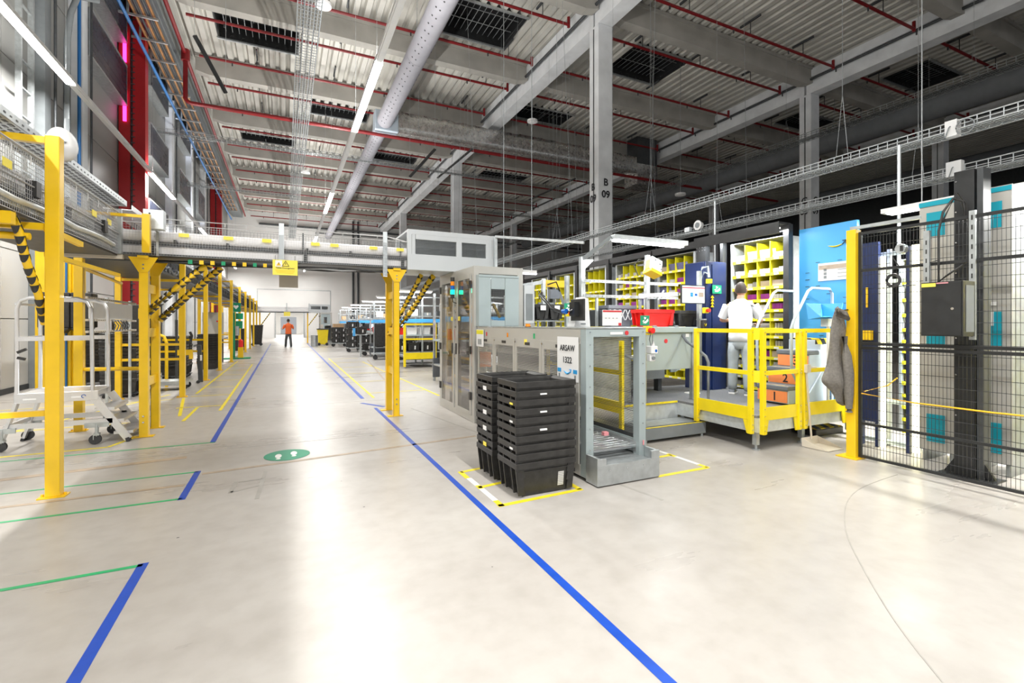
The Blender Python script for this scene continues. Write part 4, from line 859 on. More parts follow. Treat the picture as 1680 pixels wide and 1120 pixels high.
eyewash('green emergency stop sign beside the notice board on the counter', (1051, 1066), (517, 534), 5.08)
eyewash('green emergency sign on the jointed arm behind the cabinet', (926, 940), (497, 512), 6.0)
def estop(label, px, py, Y, r=0.03, back=None):
    x, z = AY(px, py, Y); t = thing('stop_button', label, 'button', (x, Y, z - 0.05)); MB().box(x - 0.05, x + 0.04, Y, Y + 0.05, z - 0.045, z + 0.045).build('button_box', 'lemon', t, bevel=0.006); MB().cyl((x + 0.005, Y - 0.045, z), (x + 0.005, Y, z), r, n=14).build('push_button', 'red_plastic', t)
    return t
estop('yellow stop box with red button on the cabinet corner', 1066, 542, 3.84); 
estop('yellow stop box with red button beside the jointed arm', 935, 514, 5.9)
estop('yellow stop box with red button on the upright of the workstation', 1160, 509, 5.4)
# hand unit hanging on the cabinet post
hx, hz = AY(1068, 575, 3.85)
hu = thing('hand_unit', 'white hand control with a blue knob hanging from the cabinet corner', 'control box', (hx, 3.85, hz - 0.15)); MB().box(hx - 0.04, hx + 0.05, 3.80, 3.88, hz - 0.03, hz + 0.05).box(hx - 0.04, hx + 0.035, 3.82, 3.87, hz - 0.11, hz - 0.035).build('control_body', 'white', hu, bevel=0.006)
MB().cyl((hx + 0.025, 3.80, hz), (hx + 0.025, 3.82, hz), 0.016).build('blue_knob', 'blue_lens', hu); MB().cyl((hx, 3.80, hz - 0.075), (hx, 3.82, hz - 0.075), 0.018).build('key_switch', 'grey', hu)
MB().tube([(hx, 3.85, hz + 0.05), (hx - 0.02, 3.85, hz + 0.12), (hx - 0.01, 3.84, hz + 0.18), (SX2 - 0.02, 3.80, hz + 0.2)], 0.006).tube([(hx + 0.02, 3.85, hz + 0.05), (hx + 0.02, 3.85, hz + 0.17)], 0.005).build('cable', 'grey', hu)
MB().prism([(hx + 0.01, hz + 0.05), (hx + 0.05, hz + 0.03), (hx + 0.03, hz + 0.1)], 'y', 3.84, 3.86).build('hook', 'white', hu)
# LED work lamp
a = AY(1005, 392, 5.75); b = AY(1126, 404, 5.5)
lm = thing('work_lamp', 'long bright work lamp over the counter with the red tote', 'lamp', ((a[0] + b[0]) / 2, 5.6, a[1]))
MB().bar((a[0], 5.75, a[1] + 0.03), (b[0] + 0.04, 5.55, b[1] + 0.05), 0.12, 0.07).build('lamp_housing', 'galv_pale', lm); MB().bar((a[0] + 0.02, 5.75, a[1] - 0.015), (b[0] - 0.03, 5.56, b[1] - 0.0), 0.10, 0.03).build('lit_tube', 'lamp', lm)
area('work_lamp_light', ((a[0] + b[0]) / 2, 5.65, a[1] - 0.06), 1.2, 0.1, 48, (0.95, 0.98, 1)); area('hall_fill_uplight', ((a[0] + b[0]) / 2, 5.65, a[1] + 0.16), 1.2, 0.1, 60, (0.95, 0.98, 1), rot=(R(180), 0, 0))  # the upward one is added fill for columns and girders
a = AY(818, 446, 7.9); b = AY(880, 449, 7.7)
l2 = thing('work_lamp', 'shorter bright work lamp behind the grey hood', 'lamp', ((a[0] + b[0]) / 2, 7.8, a[1])); MB().bar((a[0], 7.9, a[1] + 0.03), (b[0], 7.7, b[1] + 0.03), 0.1, 0.05).build('lamp_housing', 'white', l2); MB().bar((a[0], 7.9, a[1]), (b[0], 7.7, b[1]), 0.08, 0.03).build('lit_tube', 'lamp', l2)
MB().wire((a[0] + 0.1, 7.9, a[1]), (a[0] + 0.1, 7.9, ZD), 0.012).wire((b[0] - 0.1, 7.7, a[1]), (b[0] - 0.1, 7.7, ZD), 0.012).build('hanging_wire', 'galv', l2, stuff=True)
area('work_lamp_light', ((a[0] + b[0]) / 2, 7.8, a[1] - 0.05), 0.6, 0.1, 25, (0.97, 0.99, 1))
# aluminium shelf frame with punched rails
sf = thing('punched_rail_frame', 'white punched steel rail frame above the counter', 'frame', (5, 6.2, 1.456))
r0 = AY(957, 460, 6.1); r1 = AY(1112, 467, 5.9); r2 = AY(957, 485, 6.1); r3 = AY(1112, 489, 5.9)
for p0, p1 in ((r0, r1), (r2, r3)):
    b_ = MB().bar((p0[0], 6.1, p0[1]), (p1[0], 5.9, p1[1]), 0.02, 0.045).build('rail', 'galv', sf); hb = MB()
    for i in range(24): f_ = (i + 0.5) / 24; hb.cbox(p0[0] + (p1[0] - p0[0]) * f_, 6.09 - 0.2 * f_ - 0.004, p0[1] + (p1[1] - p0[1]) * f_, 0.012, 0.004, 0.01)
    hb.build('punched_hole', 'dark', b_, stuff=True)
for px in (979, 1050, 1063):
    x, z = AY(px, 480, 6.05); MB().box(x - 0.02, x + 0.02, 6.03, 6.07, 1.456, 1.9 if px != 1063 else 2.4).build('upright', 'galv', sf)
MB().bar((r1[0] - 0.3, 5.9, r1[1] - 0.1), (r1[0] - 0.42, 5.9, r1[1] - 0.26), 0.02).build('brace', 'galv_pale', sf)
x, z = AY(957, 430, 6.25); MB().box(x - 0.28, x - 0.22, 6.3, 6.36, 1.456, 2.25).build('upright', 'galv', sf)
x, z = AY(1062, 420, 5.95); MB().box(x - 0.03, x + 0.03, 5.92, 5.98, 1.9, 2.6).build('upright', 'galv', sf)
# hanging white camera box with yellow lid
cx, cz = AY(1079, 437, 5.6)
cm = thing('scanner_box', 'tilted white scanner box with a yellow bottom hanging over the counter', 'scanner', (cx, 5.7, cz)); n0 = MB()
n0.cbox(0, 0, 0.02, 0.22, 0.16, 0.20); n0.xf(Matrix.Translation((cx, 5.7, cz)) @ Matrix.Rotation(R(20), 4, 'Y') @ Matrix.Rotation(R(-15), 4, 'X')); n0.build('scanner_case', 'white', cm, bevel=0.008)
n0 = MB(); n0.cbox(0, 0, -0.11, 0.235, 0.175, 0.055); n0.cbox(-0.115, 0, 0.0, 0.012, 0.1, 0.17); n0.xf(Matrix.Translation((cx, 5.7, cz)) @ Matrix.Rotation(R(20), 4, 'Y') @ Matrix.Rotation(R(-15), 4, 'X')); n0.build('yellow_base', 'lemon', cm, bevel=0.004)
n0 = MB(); n0.cyl((-0.04, -0.085, 0.08), (-0.04, -0.078, 0.08), 0.018); n0.cyl((0.06, -0.085, 0.05), (0.06, -0.078, 0.05), 0.014); n0.cyl((0.09, -0.085, -0.03), (0.09, -0.078, -0.03), 0.01); n0.xf(Matrix.Translation((cx, 5.7, cz)) @ Matrix.Rotation(R(20), 4, 'Y') @ Matrix.Rotation(R(-15), 4, 'X')); n0.build('lens', 'dark', cm)
MB().tube([(cx - 0.06, 5.75, cz + 0.1), (cx - 0.15, 5.85, cz + 0.13), (cx - 0.18, 5.93, cz + 0.05), (cx - 0.1, 5.93, cz - 0.12)], 0.008).bar((cx - 0.02, 5.8, cz + 0.05), (cx - 0.1, 5.94, cz + 0.05), 0.03).build('cable', 'black', cm)
# second jointed arm assembly behind
ax_, az_ = AY(893, 470, 6.9)
ra = thing('jointed_stand', 'grey jointed stand with cables behind the black totes', 'stand', (ax_, 6.9, 1.56)); MB().box(ax_ - 0.03, ax_ + 0.03, 6.9, 6.96, 1.3, 2.25).build('post', 'galv', ra); MB().bar((ax_, 6.93, 2.2), (ax_ - 0.5, 7.0, 2.1), 0.04, 0.06).build('arm', 'galv_pale', ra)
MB().bar((ax_, 6.93, 1.78), (ax_ + 0.35, 6.93, 1.78), 0.05, 0.03).bar((ax_ + 0.3, 6.93, 2.05), (ax_ + 0.42, 6.8, 1.62), 0.05, 0.04).bar((ax_ - 0.1, 6.93, 1.84), (ax_ + 0.2, 6.93, 1.84), 0.03).build('jointed_arm', 'grey', ra); MB().box(ax_ + 0.12, ax_ + 0.3, 6.9, 7.0, 1.92, 2.08).build('head', 'slate', ra)
MB().tube([(ax_ + 0.3, 6.9, 2.05), (ax_ + 0.2, 6.85, 2.2), (ax_ + 0.05, 6.88, 2.15)], 0.012).tube([(ax_, 6.88, 1.95), (ax_ - 0.13, 6.85, 2.03), (ax_ - 0.12, 6.85, 1.9)], 0.01).build('cable', 'black', ra)
single(MB().box(ax_ + 0.05, ax_ + 0.45, 6.98, 7.02, 2.12, 2.24), 'yellow_plate', 'yellow', 'yellow plate at the top of the jointed stand', 'plate')
# lit screen on the right
a = AY(1115, 468, 5.3); b = AY(1160, 497, 5.2)
ms = thing('lit_monitor', 'lit monitor with a red title bar above the steps', 'monitor', ((a[0] + b[0]) / 2, 5.25, b[1])); MB().box(a[0] - 0.015, b[0] + 0.02, 5.25, 5.28, b[1] - 0.015, a[1] + 0.01).build('bezel', 'black', ms, bevel=0.004); MB().box(a[0], b[0], 5.245, 5.25, b[1], a[1] - 0.005).build('screen', 'screen', ms)
W_ = b[0] - a[0]; H_ = a[1] - b[1]
for u0, u1, v0, v1, m in ((0.0, 1.0, 0.84, 0.9, 'red_print'), (0.35, 0.47, 0.35, 0.6, 'sign_blue'), (0.55, 0.66, 0.4, 0.55, 'blue_lens'), (0.72, 0.95, 0.35, 0.62, 'book_tan')): MB().box(a[0] + W_ * u0, a[0] + W_ * u1, 5.242, 5.245, b[1] + H_ * v0, b[1] + H_ * v1).build('screen_patch', m, ms)
MB().bar((a[0] - 0.02, 5.3, (a[1] + b[1]) / 2), (a[0] - 0.25, 5.9, (a[1] + b[1]) / 2), 0.04, 0.06).build('mount', 'galv_pale', ms)
# upright with cables at the platform end of the counter
x, z = AY(1148, 500, 5.6); up = thing('station_upright', 'galvanised upright with cables and a yellow lamp at the end of the counter', 'post', (x, 5.6, 0.42)); MB().box(x - 0.03, x + 0.03, 5.58, 5.64, 0.42, 2.35).build('post', 'galv', up)
MB().tube([(x, 5.6, 2.3), (x + 0.04, 5.58, 2.4), (x + 0.12, 5.55, 2.42), (x + 0.15, 5.55, 2.25)], 0.02).tube([(x + 0.02, 5.6, 2.2), (x + 0.08, 5.58, 2.33), (x + 0.14, 5.55, 2.3)], 0.015).build('cable', 'pale_blue', up)
MB().cyl((x + 0.15, 5.55, 2.15), (x + 0.15, 5.55, 2.22), 0.05, n=12).build('yellow_cap', 'lemon', up)
x, z = AY(1157, 530, 5.45); MB().box(x - 0.04, x + 0.02, 5.44, 5.6, 1.56, 1.58).build('device_bracket', 'galv', up); hl = thing('black_device', 'black handheld charger box with a yellow mark below the stop button', 'device', (x, 5.45, 1.42)); MB().box(x - 0.05, x + 0.04, 5.45, 5.5, 1.4, 1.56).build('case', 'black', hl, bevel=0.005); MB().tube([(x - 0.02, 5.445, 1.5), (x, 5.445, 1.46), (x + 0.02, 5.445, 1.5)], 0.006).build('yellow_mark', 'lemon', hl)
eyewash('small green first aid sign on the navy pillar', (1169, 1184), (467, 482), 5.56)

# ---- steps and platform --------------------------------------------
PZ = 0.42
stp = thing('step_box', 'grey single step with yellow nosing below the platform', 'step', (4.6, 4.8, 0))
MB().box(4.05, 5.08, 4.62, 5.04, 0.04, 0.19).build('step_body', 'grey', stp, bevel=0.004); MB().box(4.06, 5.07, 4.62, 4.65, 0.19, 0.197).build('yellow_nosing', 'yellow_tape', stp); MB().box(4.1, 5.03, 4.70, 5.0, 0.19, 0.196).build('tread', 'galv', stp)
for x in (4.08, 5.04): MB().cyl((x, 4.66, 0), (x, 4.66, 0.05), 0.02, n=8).build('foot', 'galv', stp)
for nm, x, lb in (('step_handrail', 5.12, 'bent grey tube handrail at the right of the step'), ('step_handrail', 4.02, 'short grey tube handrail at the left of the step')):
    h_ = thing(nm, lb, 'handrail', (x, 4.7, 0.19))
    if x > 5: MB().tube([(x, 4.62, 0.19), (x, 4.62, 0.98), (x, 4.66, 1.06), (x - 0.02, 4.8, 1.16), (x - 0.02, 4.98, 1.25), (x - 0.02, 5.06, 1.34)], 0.02, n=10).build('rail', 'slate', h_)
    else: MB().tube([(x, 4.62, 0.19), (x, 4.62, 0.95), (x, 4.7, 1.02), (x, 5.03, 1.1)], 0.018, n=10).build('rail', 'galv', h_)
pf = thing('work_platform', 'raised grey work platform on adjustable feet', 'platform', (6, 4.8, 0))
MB().box(5.0, 7.0, 3.80, 6.3, PZ - 0.03, PZ).box(4.05, 5.0, 5.05, 6.3, PZ - 0.03, PZ).build('deck_mat', 'grey_mat', pf)
MB().box(5.0, 7.0, 3.78, 3.84, 0.22, PZ - 0.03).box(5.0, 5.05, 3.78, 5.1, 0.22, PZ - 0.03).box(4.05, 5.0, 5.05, 5.1, 0.16, PZ - 0.03).build('edge_beam', 'galv_pale', pf)
MB().box(4.06, 4.98, 5.03, 5.05, PZ - 0.025, PZ + 0.002).build('yellow_nosing', 'yellow_tape', pf)
for x, y in ((5.06, 3.86), (5.9, 3.86), (6.9, 3.86), (5.06, 5.0), (4.1, 5.1)):
    MB().box(x - 0.03, x + 0.03, y - 0.03, y + 0.03, 0.06, 0.39).cyl((x, y, 0.015), (x, y, 0.07), 0.015, n=8).cyl((x, y, 0), (x, y, 0.015), 0.045, n=12).build('foot', 'galv', pf)
hz = MB()
for i in range(14): hz.box(5.35 + i * 0.05, 5.375 + i * 0.05, 4.02, 4.05, PZ, PZ + 0.002)
hz.build('hazard_tape', 'yellow_tape', pf, stuff=True)
MB().cyl((5.75, 5.5, PZ), (5.75, 5.5, PZ + 0.002), 0.12, n=18).build('white_disc', 'paper', pf)
yr = thing('platform_railing', 'bright yellow guard railing around the front of the platform', 'railing', (5.6, 3.9, 0.2))
def rpost(x, y, w_=0.055, z0=0.2): return MB().box(x - w_ / 2, x + w_ / 2, y - w_ / 2, y + w_ / 2, z0, 1.44).build('post', 'lemon', yr, bevel=0.004)
RP = [(4.97, 4.68), (4.97, 3.86), (5.05, 3.76), (5.70, 3.76), (5.80, 3.76), (6.66, 3.76)]
for x, y in RP: rpost(x, y)
for (xa, ya), (xb, yb) in ((RP[0], RP[1]), (RP[2], RP[3]), (RP[4], RP[5])):
    MB().bar((xa, ya, 1.415), (xb, yb, 1.415), 0.035, 0.05).build('top_rail', 'lemon', yr)
    MB().bar((xa, ya, 0.92), (xb, yb, 0.92), 0.03, 0.05).build('mid_rail', 'lemon', yr)
    if xa == xb: kp = MB().box(xa - 0.008, xa + 0.008, yb, ya, 0.36, 0.52).prism([(ya - 0.06, 0.36), (ya, 0.36), (ya, 0.2)], 'x', xa - 0.008, xa + 0.008).prism([(yb, 0.2), (yb, 0.36), (yb + 0.10, 0.36), (yb + 0.05, 0.2)], 'x', xa - 0.008, xa + 0.008)
    else: kp = MB().box(xa, xb, ya - 0.008, ya + 0.008, 0.36, 0.52).prism([(xa, 0.2), (xa + 0.06, 0.2), (xa + 0.09, 0.36), (xa, 0.36)], 'y', ya - 0.008, ya + 0.008).prism([(xb, 0.2), (xb - 0.06, 0.2), (xb - 0.09, 0.36), (xb, 0.36)], 'y', ya - 0.008, ya + 0.008)
    kp.build('kick_plate', 'lemon', yr)
MB().bar((4.97, 3.86, 1.38), (5.05, 3.76, 1.38), 0.01, 0.14).bar((4.97, 3.86, 0.88), (5.05, 3.76, 0.88), 0.01, 0.14).build('corner_plate', 'lemon', yr)
MB().bar((5.70, 3.76, 1.38), (5.80, 3.76, 1.38), 0.01, 0.05).bar((5.7, 3.76, 0.9), (5.8, 3.76, 0.9), 0.01, 0.05).build('corner_plate', 'lemon', yr)
lt_ = MB()
for z in (0.25, 0.31, 0.42, 0.5, 0.9, 0.94, 1.4):
    for x, y in RP: lt_.cyl((x, y - 0.032, z), (x, y - 0.027, z), 0.007, n=6)
lt_.build('bolt', 'steel', yr, stuff=True)
# dustpan
dp = thing('long_handled_dustpan', 'beige long-handled dustpan leaning against the platform railing', 'dustpan', (5.85, 3.62, 0))
MB().add([(5.70, 3.72, 0.005), (6.05, 3.72, 0.005), (6.02, 3.42, 0.004), (5.72, 3.42, 0.004), (5.72, 3.74, 0.10), (6.03, 3.74, 0.10)], [(0, 1, 2, 3), (0, 4, 5, 1), (0, 3, 4), (1, 5, 2)]).build('pan', 'cream', dp).modifiers.new('solid', 'SOLIDIFY').thickness = 0.006
MB().cyl((5.87, 3.71, 0.08), (5.78, 3.72, 0.95), 0.012, n=8).build('handle', 'cream', dp); MB().box(5.76, 5.83, 3.69, 3.73, 0.9, 1.0).box(5.8, 5.96, 3.70, 3.72, 0.95, 0.97).build('grip', 'cream', dp)
# black tray under the platform edge
bt = thing('black_floor_box', 'flat black box on the floor under the platform edge', 'box', (6.6, 4.1, 0)); MB().box(6.35, 6.95, 3.95, 4.3, 0.0, 0.09).build('case', 'black', bt, bevel=0.01); MB().box(6.37, 6.93, 3.96, 4.28, 0.09, 0.1).build('striped_lid', 'hazard', bt)
# step stool with numbered treads
sl = thing('step_stool', 'three step stool with orange risers numbered 1, 2 and 3', 'stool', (6.3, 4.3, PZ))
YA, YB2 = 4.06, 4.52
pr_ = [(5.95, PZ + 0.02), (5.95, PZ + 0.25), (6.17, PZ + 0.25), (6.17, PZ + 0.48), (6.38, PZ + 0.48), (6.38, PZ + 0.71), (6.62, PZ + 0.71), (6.62, PZ + 0.86), (6.78, PZ + 0.86), (6.78, PZ + 0.02)]
MB().prism(pr_, 'y', YA, YB2).build('stool_body', 'pale_blue', sl, bevel=0.012)
for i, x in enumerate((5.95, 6.17, 6.38)):
    z = PZ + 0.23 * i; rs = MB().box(x - 0.012, x, YA + 0.015, YB2 - 0.015, z + 0.035, z + 0.185).build('riser', 'orange', sl)
    tr_ = MB().box(x - 0.025, x + 0.21, YA - 0.005, YB2 + 0.005, z + 0.195, z + 0.258).build('tread', 'slate', sl, bevel=0.012); MB().box(x, x + 0.012, YA + 0.01, YB2 - 0.01, z + 0.2585, z + 0.26).build('yellow_nosing', 'yellow_tape', tr_)
    text(str(i + 1), 0.16, sl, (x - 0.014, YA + 0.19, z + 0.105), FX, bold=0.002)
MB().box(6.62, 6.79, YA - 0.003, YB2, PZ + 0.86, PZ + 0.88).box(6.5, 6.79, YA - 0.004, YA, PZ + 0.80, PZ + 0.86).build('hazard_edge', 'hazard', sl)
for y in (YA - 0.02, YB2 + 0.02):
    MB().tube([(6.1, y, PZ + 0.3), (5.98, y, PZ + 0.45), (5.97, y, PZ + 1.02), (6.02, y, PZ + 1.12), (6.32, y, PZ + 1.52), (6.4, y, PZ + 1.56), (6.78, y, PZ + 1.56)], 0.018, n=10).build('handrail', 'pale_blue', sl)
MB().tube([(6.78, YA - 0.02, PZ + 1.56), (6.86, YA - 0.01, PZ + 1.50), (6.88, YA, PZ + 1.3), (6.88, YA, PZ + 0.02)], 0.018, n=10).bar((6.3, YA - 0.02, PZ + 0.1), (6.75, YA - 0.02, PZ + 0.55), 0.02).build('handrail', 'pale_blue', sl)

# ---- sky blue panel, scoop bin ----------------------------------------
bp_ = thing('blue_side_panel', 'tall sky blue panel with slots and a smile arrow beside the shelving', 'panel', (6.95, 4.1, PZ))
MB().box(6.92, 6.98, 3.76, 4.56, 0.36, 2.90).build('panel_sheet', 'sky', bp_, bevel=0.004)
sl_ = MB()
sr = random.Random(5)
for z in (2.38, 2.24, 2.14, 2.04, 1.92, 1.86, 1.78, 1.68, 1.60): 
    for _ in range(2): y = sr.choice((3.80, 3.88, 3.95, 4.1, 4.25, 4.4)); sl_.box(6.914, 6.92, y, y + 0.06, z, z + 0.008)
for i in range(22):
    for j in range(3): y = 3.80 + 0.2 * j + 0.09 * (i % 2); sl_.box(6.914, 6.92, y, y + 0.065, 1.42 - i * 0.045, 1.428 - i * 0.045)
sl_.build('slot', 'black', bp_, stuff=True)
MB().tube([(6.912, 4.14 - i * 0.028, 2.60 - 0.022 * math.sin(math.pi * i / 7)) for i in range(8)], [0.002, 0.006, 0.009, 0.01, 0.01, 0.009, 0.007, 0.003], 6).build('smile_arc', 'lemon', bp_)
MB().bar((6.912, 3.945, 2.595), (6.912, 3.895, 2.645), 0.008).bar((6.912, 3.895, 2.65), (6.912, 3.945, 2.648), 0.007).bar((6.912, 3.895, 2.65), (6.912, 3.90, 2.60), 0.007).build('arrow_head', 'ink', bp_)
pi = MB().box(6.905, 6.918, 3.82, 4.27, 2.11, 2.36).build('instruction_card', 'paper', bp_, label='white instruction card with a salmon band'); MB().box(6.902, 6.905, 3.83, 4.26, 2.27, 2.33).build('salmon_band', 'book_tan', pi)
for z in (2.25, 2.2, 2.15): MB().box(6.902, 6.905, 3.85, 4.0, z, z + 0.008).box(6.902, 6.905, 4.15, 4.19, z - 0.01, z + 0.03).build('print', 'grey', pi)
sx_, sz_ = 6.55, 1.66
sb = thing('blue_scoop_bin', 'blue open scoop bin on a white pole beside the step stool', 'bin', (sx_, 3.95, PZ))
n0 = MB(); n0.add([(sx_ - 0.22, 3.88, sz_ - 0.06), (sx_ + 0.2, 3.88, sz_ - 0.06), (sx_ + 0.2, 4.1, sz_ - 0.09), (sx_ - 0.12, 4.1, sz_ - 0.09), (sx_ - 0.16, 3.9, sz_ + 0.10), (sx_ + 0.22, 3.86, sz_ + 0.12), (sx_ + 0.22, 4.14, sz_ + 0.12), (sx_ - 0.1, 4.14, sz_ + 0.12)], [(0, 1, 2, 3), (2, 6, 7, 3), (1, 5, 6, 2), (0, 3, 7, 4), (0, 4, 3)])
o = n0.build('scoop', 'sky', sb); o.modifiers.new('solid', 'SOLIDIFY').thickness = 0.012
MB().cyl((sx_ + 0.02, 3.93, PZ), (sx_ + 0.02, 3.93, sz_ - 0.09), 0.02, n=10).build('pole', 'white', sb); MB().box(sx_ - 0.03, sx_ + 0.14, 3.9, 4.0, sz_ - 0.2, sz_ - 0.09).build('bracket', 'galv_pale', sb); MB().cyl((sx_ + 0.02, 3.93, PZ), (sx_ + 0.02, 3.93, PZ + 0.02), 0.1, n=16).build('base', 'black', sb)

# ---- shelving pods ----------------------------------------------------
def make_pod(cx, face, label):
    """yellow fabric shelving pod, open face towards -X at x = face; cx: centre Y"""
    p = thing('shelving_pod', label, 'shelving', (face + 0.5, cx, 0.42)); W2 = 0.5; z0, z1 = 0.45, 2.84
    MB().box(face, face + 0.03, cx - W2, cx - W2 + 0.05, z0, z1).box(face, face + 0.03, cx + W2 - 0.05, cx + W2, z0, z1).build('upright', 'galv_pale', p)
    MB().box(face + 0.45, face + 0.47, cx - W2, cx + W2, z0, z1).build('back_panel', 'book_grey', p)
    MB().box(face, face + 0.46, cx - W2, cx - W2 + 0.012, z0, z1).build('side_panel', 'galv_pale', p); MB().box(face, face + 0.46, cx + W2 - 0.012, cx + W2, z0, z1).build('side_panel', 'galv_pale', p)
    MB().box(face, face + 0.46, cx - W2, cx + W2, z1 - 0.01, z1).build('top_panel', 'galv_pale', p)
    for k in range(1, 4): y = cx - W2 + 0.05 + k * 0.225; MB().box(face - 0.004, face + 0.44, y - 0.008, y + 0.008, z0, z1 - 0.05).build('divider', 'bin_yellow', p)
    zs = [z0, 0.62, 0.79, 0.95, 1.12, 1.28, 1.40, 1.55, 1.69, 1.85, 2.05, 2.26, 2.50]
    for z in zs:
        s_ = MB().box(face - 0.006, face + 0.45, cx - W2 + 0.05, cx + W2 - 0.05, z, z + 0.006).box(face - 0.012, face - 0.002, cx - W2 + 0.04, cx + W2 - 0.04, z - 0.01, z + 0.04).build('shelf', 'bin_yellow', p)
        for k in range(4): y = cx - W2 + 0.05 + (k + 0.5) * 0.225; MB().box(face - 0.015, face - 0.012, y - 0.04, y + 0.04, z - 0.002, z + 0.026).build('bin_label', 'paper', s_)
    return p, zs
pod, ZS = make_pod(5.18, 6.82, 'yellow shelving pod straight in front of the worker')
pods = [pod]
for y, lb in ((6.95, 'yellow shelving pod whose top shows over the navy pillar'), (8.3, 'yellow shelving pod behind the lit monitor'), (9.65, 'yellow shelving pod behind the scanner box'), (11.0, 'yellow shelving pod behind the jointed stand'), (12.4, 'farthest yellow shelving pod behind the workstation')):
    pods.append(copy_tree(pod, (7.32, y, 0.42), label=lb))
cut = pods[1:]
# goods in the bins of the first pods
def goods_mesh(kind):
    n = MB()
    if kind == 'books':
        n.use('book_lilac')
        for i in range(8): n.bar((0.03, -0.08 + i * 0.022, 0.0), (0.0, -0.09 + i * 0.022 + 0.008, 0.17), 0.017, 0.16)
    elif kind == 'purple':
        n.use('book_purple')
        for i in range(8): n.box(0.0, 0.17, -0.095 + i * 0.024, -0.075 + i * 0.024, 0, 0.12)
    elif kind == 'cartons': n.use('book_grey').box(0, 0.2, -0.1, 0.0, 0, 0.12).use('book_white').box(0, 0.2, 0.005, 0.1, 0, 0.10)
    elif kind == 'white':
        n.use('book_white')
        for i in range(4): n.box(0.0, 0.16, -0.095 + i * 0.048, -0.051 + i * 0.048, 0, 0.105)
    elif kind == 'tan': n.use('book_tan').box(0, 0.22, -0.1, 0.1, 0, 0.125)
    elif kind == 'grey': n.use('book_grey').box(0, 0.2, -0.1, 0.1, 0, 0.07).use('book_white').box(0, 0.18, -0.09, 0.085, 0.07, 0.11)
    elif kind == 'bottles':
        n.use('book_white')
        for i in range(4): n.cyl((0.04, -0.07 + i * 0.047, 0), (0.04, -0.07 + i * 0.047, 0.11), 0.02, n=8)
    me = n.build('x').data; o = bpy.data.objects[-1] if False else None
    return me
KINDS = {'books': ('lilac paperback row', 'books'), 'purple': ('purple booklets', 'books'), 'cartons': ('grey and white cartons', 'cartons'), 'white': ('small white cartons', 'cartons'), 'tan': ('tan carton', 'carton'), 'grey': ('flat grey and white parcels', 'parcel'), 'bottles': ('small pale bottles', 'bottles')}
MESH = {}
for k in KINDS:
    me = goods_mesh(k); MESH[k] = me
    for o in [o for o in COL.objects if o.data == me]: bpy.data.objects.remove(o)
layout = {12: ('tan', 'books', 'books', 'grey'), 11: ('white', 'grey', 'white', 'cartons'), 10: ('cartons', 'cartons', 'tan', 'tan'), 9: ('white', 'purple', 'purple', 'white'), 8: ('cartons', 'white', 'white', 'purple'), 7: ('grey', 'white', 'grey', 'grey'), 6: ('cartons', 'grey', 'grey', 'bottles'), 5: ('tan', 'grey', 'cartons', 'bottles'), 4: ('grey', 'cartons', 'white', 'bottles'), 3: ('cartons', 'tan', 'purple', 'tan'), 2: ('white', 'grey', 'cartons', 'grey'), 1: ('grey', 'cartons', 'white', 'tan'), 0: ('cartons', 'white', 'tan', 'grey')}
def fill(face, cy_, which, rows, seed):
    r_ = random.Random(seed)
    for row in rows:
        for colm in range(4):
            kd = layout[row][colm] if seed == 0 else r_.choice(list(KINDS)); o = bpy.data.objects.new({'books': 'book_row', 'purple': 'book_row', 'bottles': 'bottle_row', 'tan': 'carton'}.get(kd, 'carton_row'), MESH[kd]); COL.objects.link(o)
            o.location = (face + 0.02 + r_.uniform(0, 0.04), cy_ + 0.45 - (colm + 0.5) * 0.225, ZS[row] + 0.007)
            tag(o, '%s, %s shelf down, %s column, in %s' % (KINDS[kd][0], ORD[12 - row], ORD[colm], which), KINDS[kd][1], 'goods in the shelving pods')
fill(6.82, 5.18, "the worker's pod", range(13), 0)
fill(6.82, 6.95, 'the second pod', range(9, 13), 3)
fill(6.82, 8.3, 'the third pod', range(9, 13), 4)
# black portal frame and navy pillar
pt = thing('portal_frame', 'black steel portal frame along the front of the shelving pods', 'frame', (6.7, 6, PZ))
MB().box(6.72, 6.80, 4.6, 13.2, 2.88, 3.0).build('header_beam', 'black_metal', pt)
for y0, y1 in ((4.57, 4.66), (5.74, 5.80), (6.1, 6.32), (7.5, 7.65), (8.9, 9.0), (10.2, 10.3), (11.6, 11.7)): MB().box(6.70, 6.80, y0, y1, PZ, 2.98).build('post', 'black_metal', pt)
MB().box(6.52, 6.54, 4.6, 6.2, 2.83, 3.0).box(6.54, 6.72, 4.6, 6.2, 2.97, 3.0).build('added_led_lip', 'black_metal', pt); MB().box(6.57, 6.63, 4.65, 6.1, 2.91, 2.93).build('added_led_bar', 'led', pt)  # LED bar added to brighten the pods, with a lip hiding it from view
area('pod_fill_light', (6.6, 5.35, 2.905), 0.05, 1.5, 75, (0.95, 0.98, 1))  # added fill light for the pod fronts
wd = MB()
for i in range(8): wd.cyl((6.695, 6.12 + (i % 4) * 0.06, 2.86 - (i // 4) * 0.06), (6.70, 6.12 + (i % 4) * 0.06, 2.86 - (i // 4) * 0.06), 0.01, n=6)
wd.build('bolt', 'steel', pt, stuff=True)
nv = thing('navy_pillar', 'navy blue pillar cover between the monitor and the shelving pods', 'pillar', (6.38, 5.8, PZ)); MB().box(6.15, 6.62, 5.60, 5.64, PZ, 2.52).box(6.15, 6.19, 5.64, 6.05, PZ, 2.52).box(6.58, 6.62, 5.64, 6.05, PZ, 2.52).build('pillar_cover', 'navy', nv, bevel=0.01); MB().box(6.28, 6.5, 5.585, 5.6, PZ, 2.47).build('centre_strip', 'navy', nv)
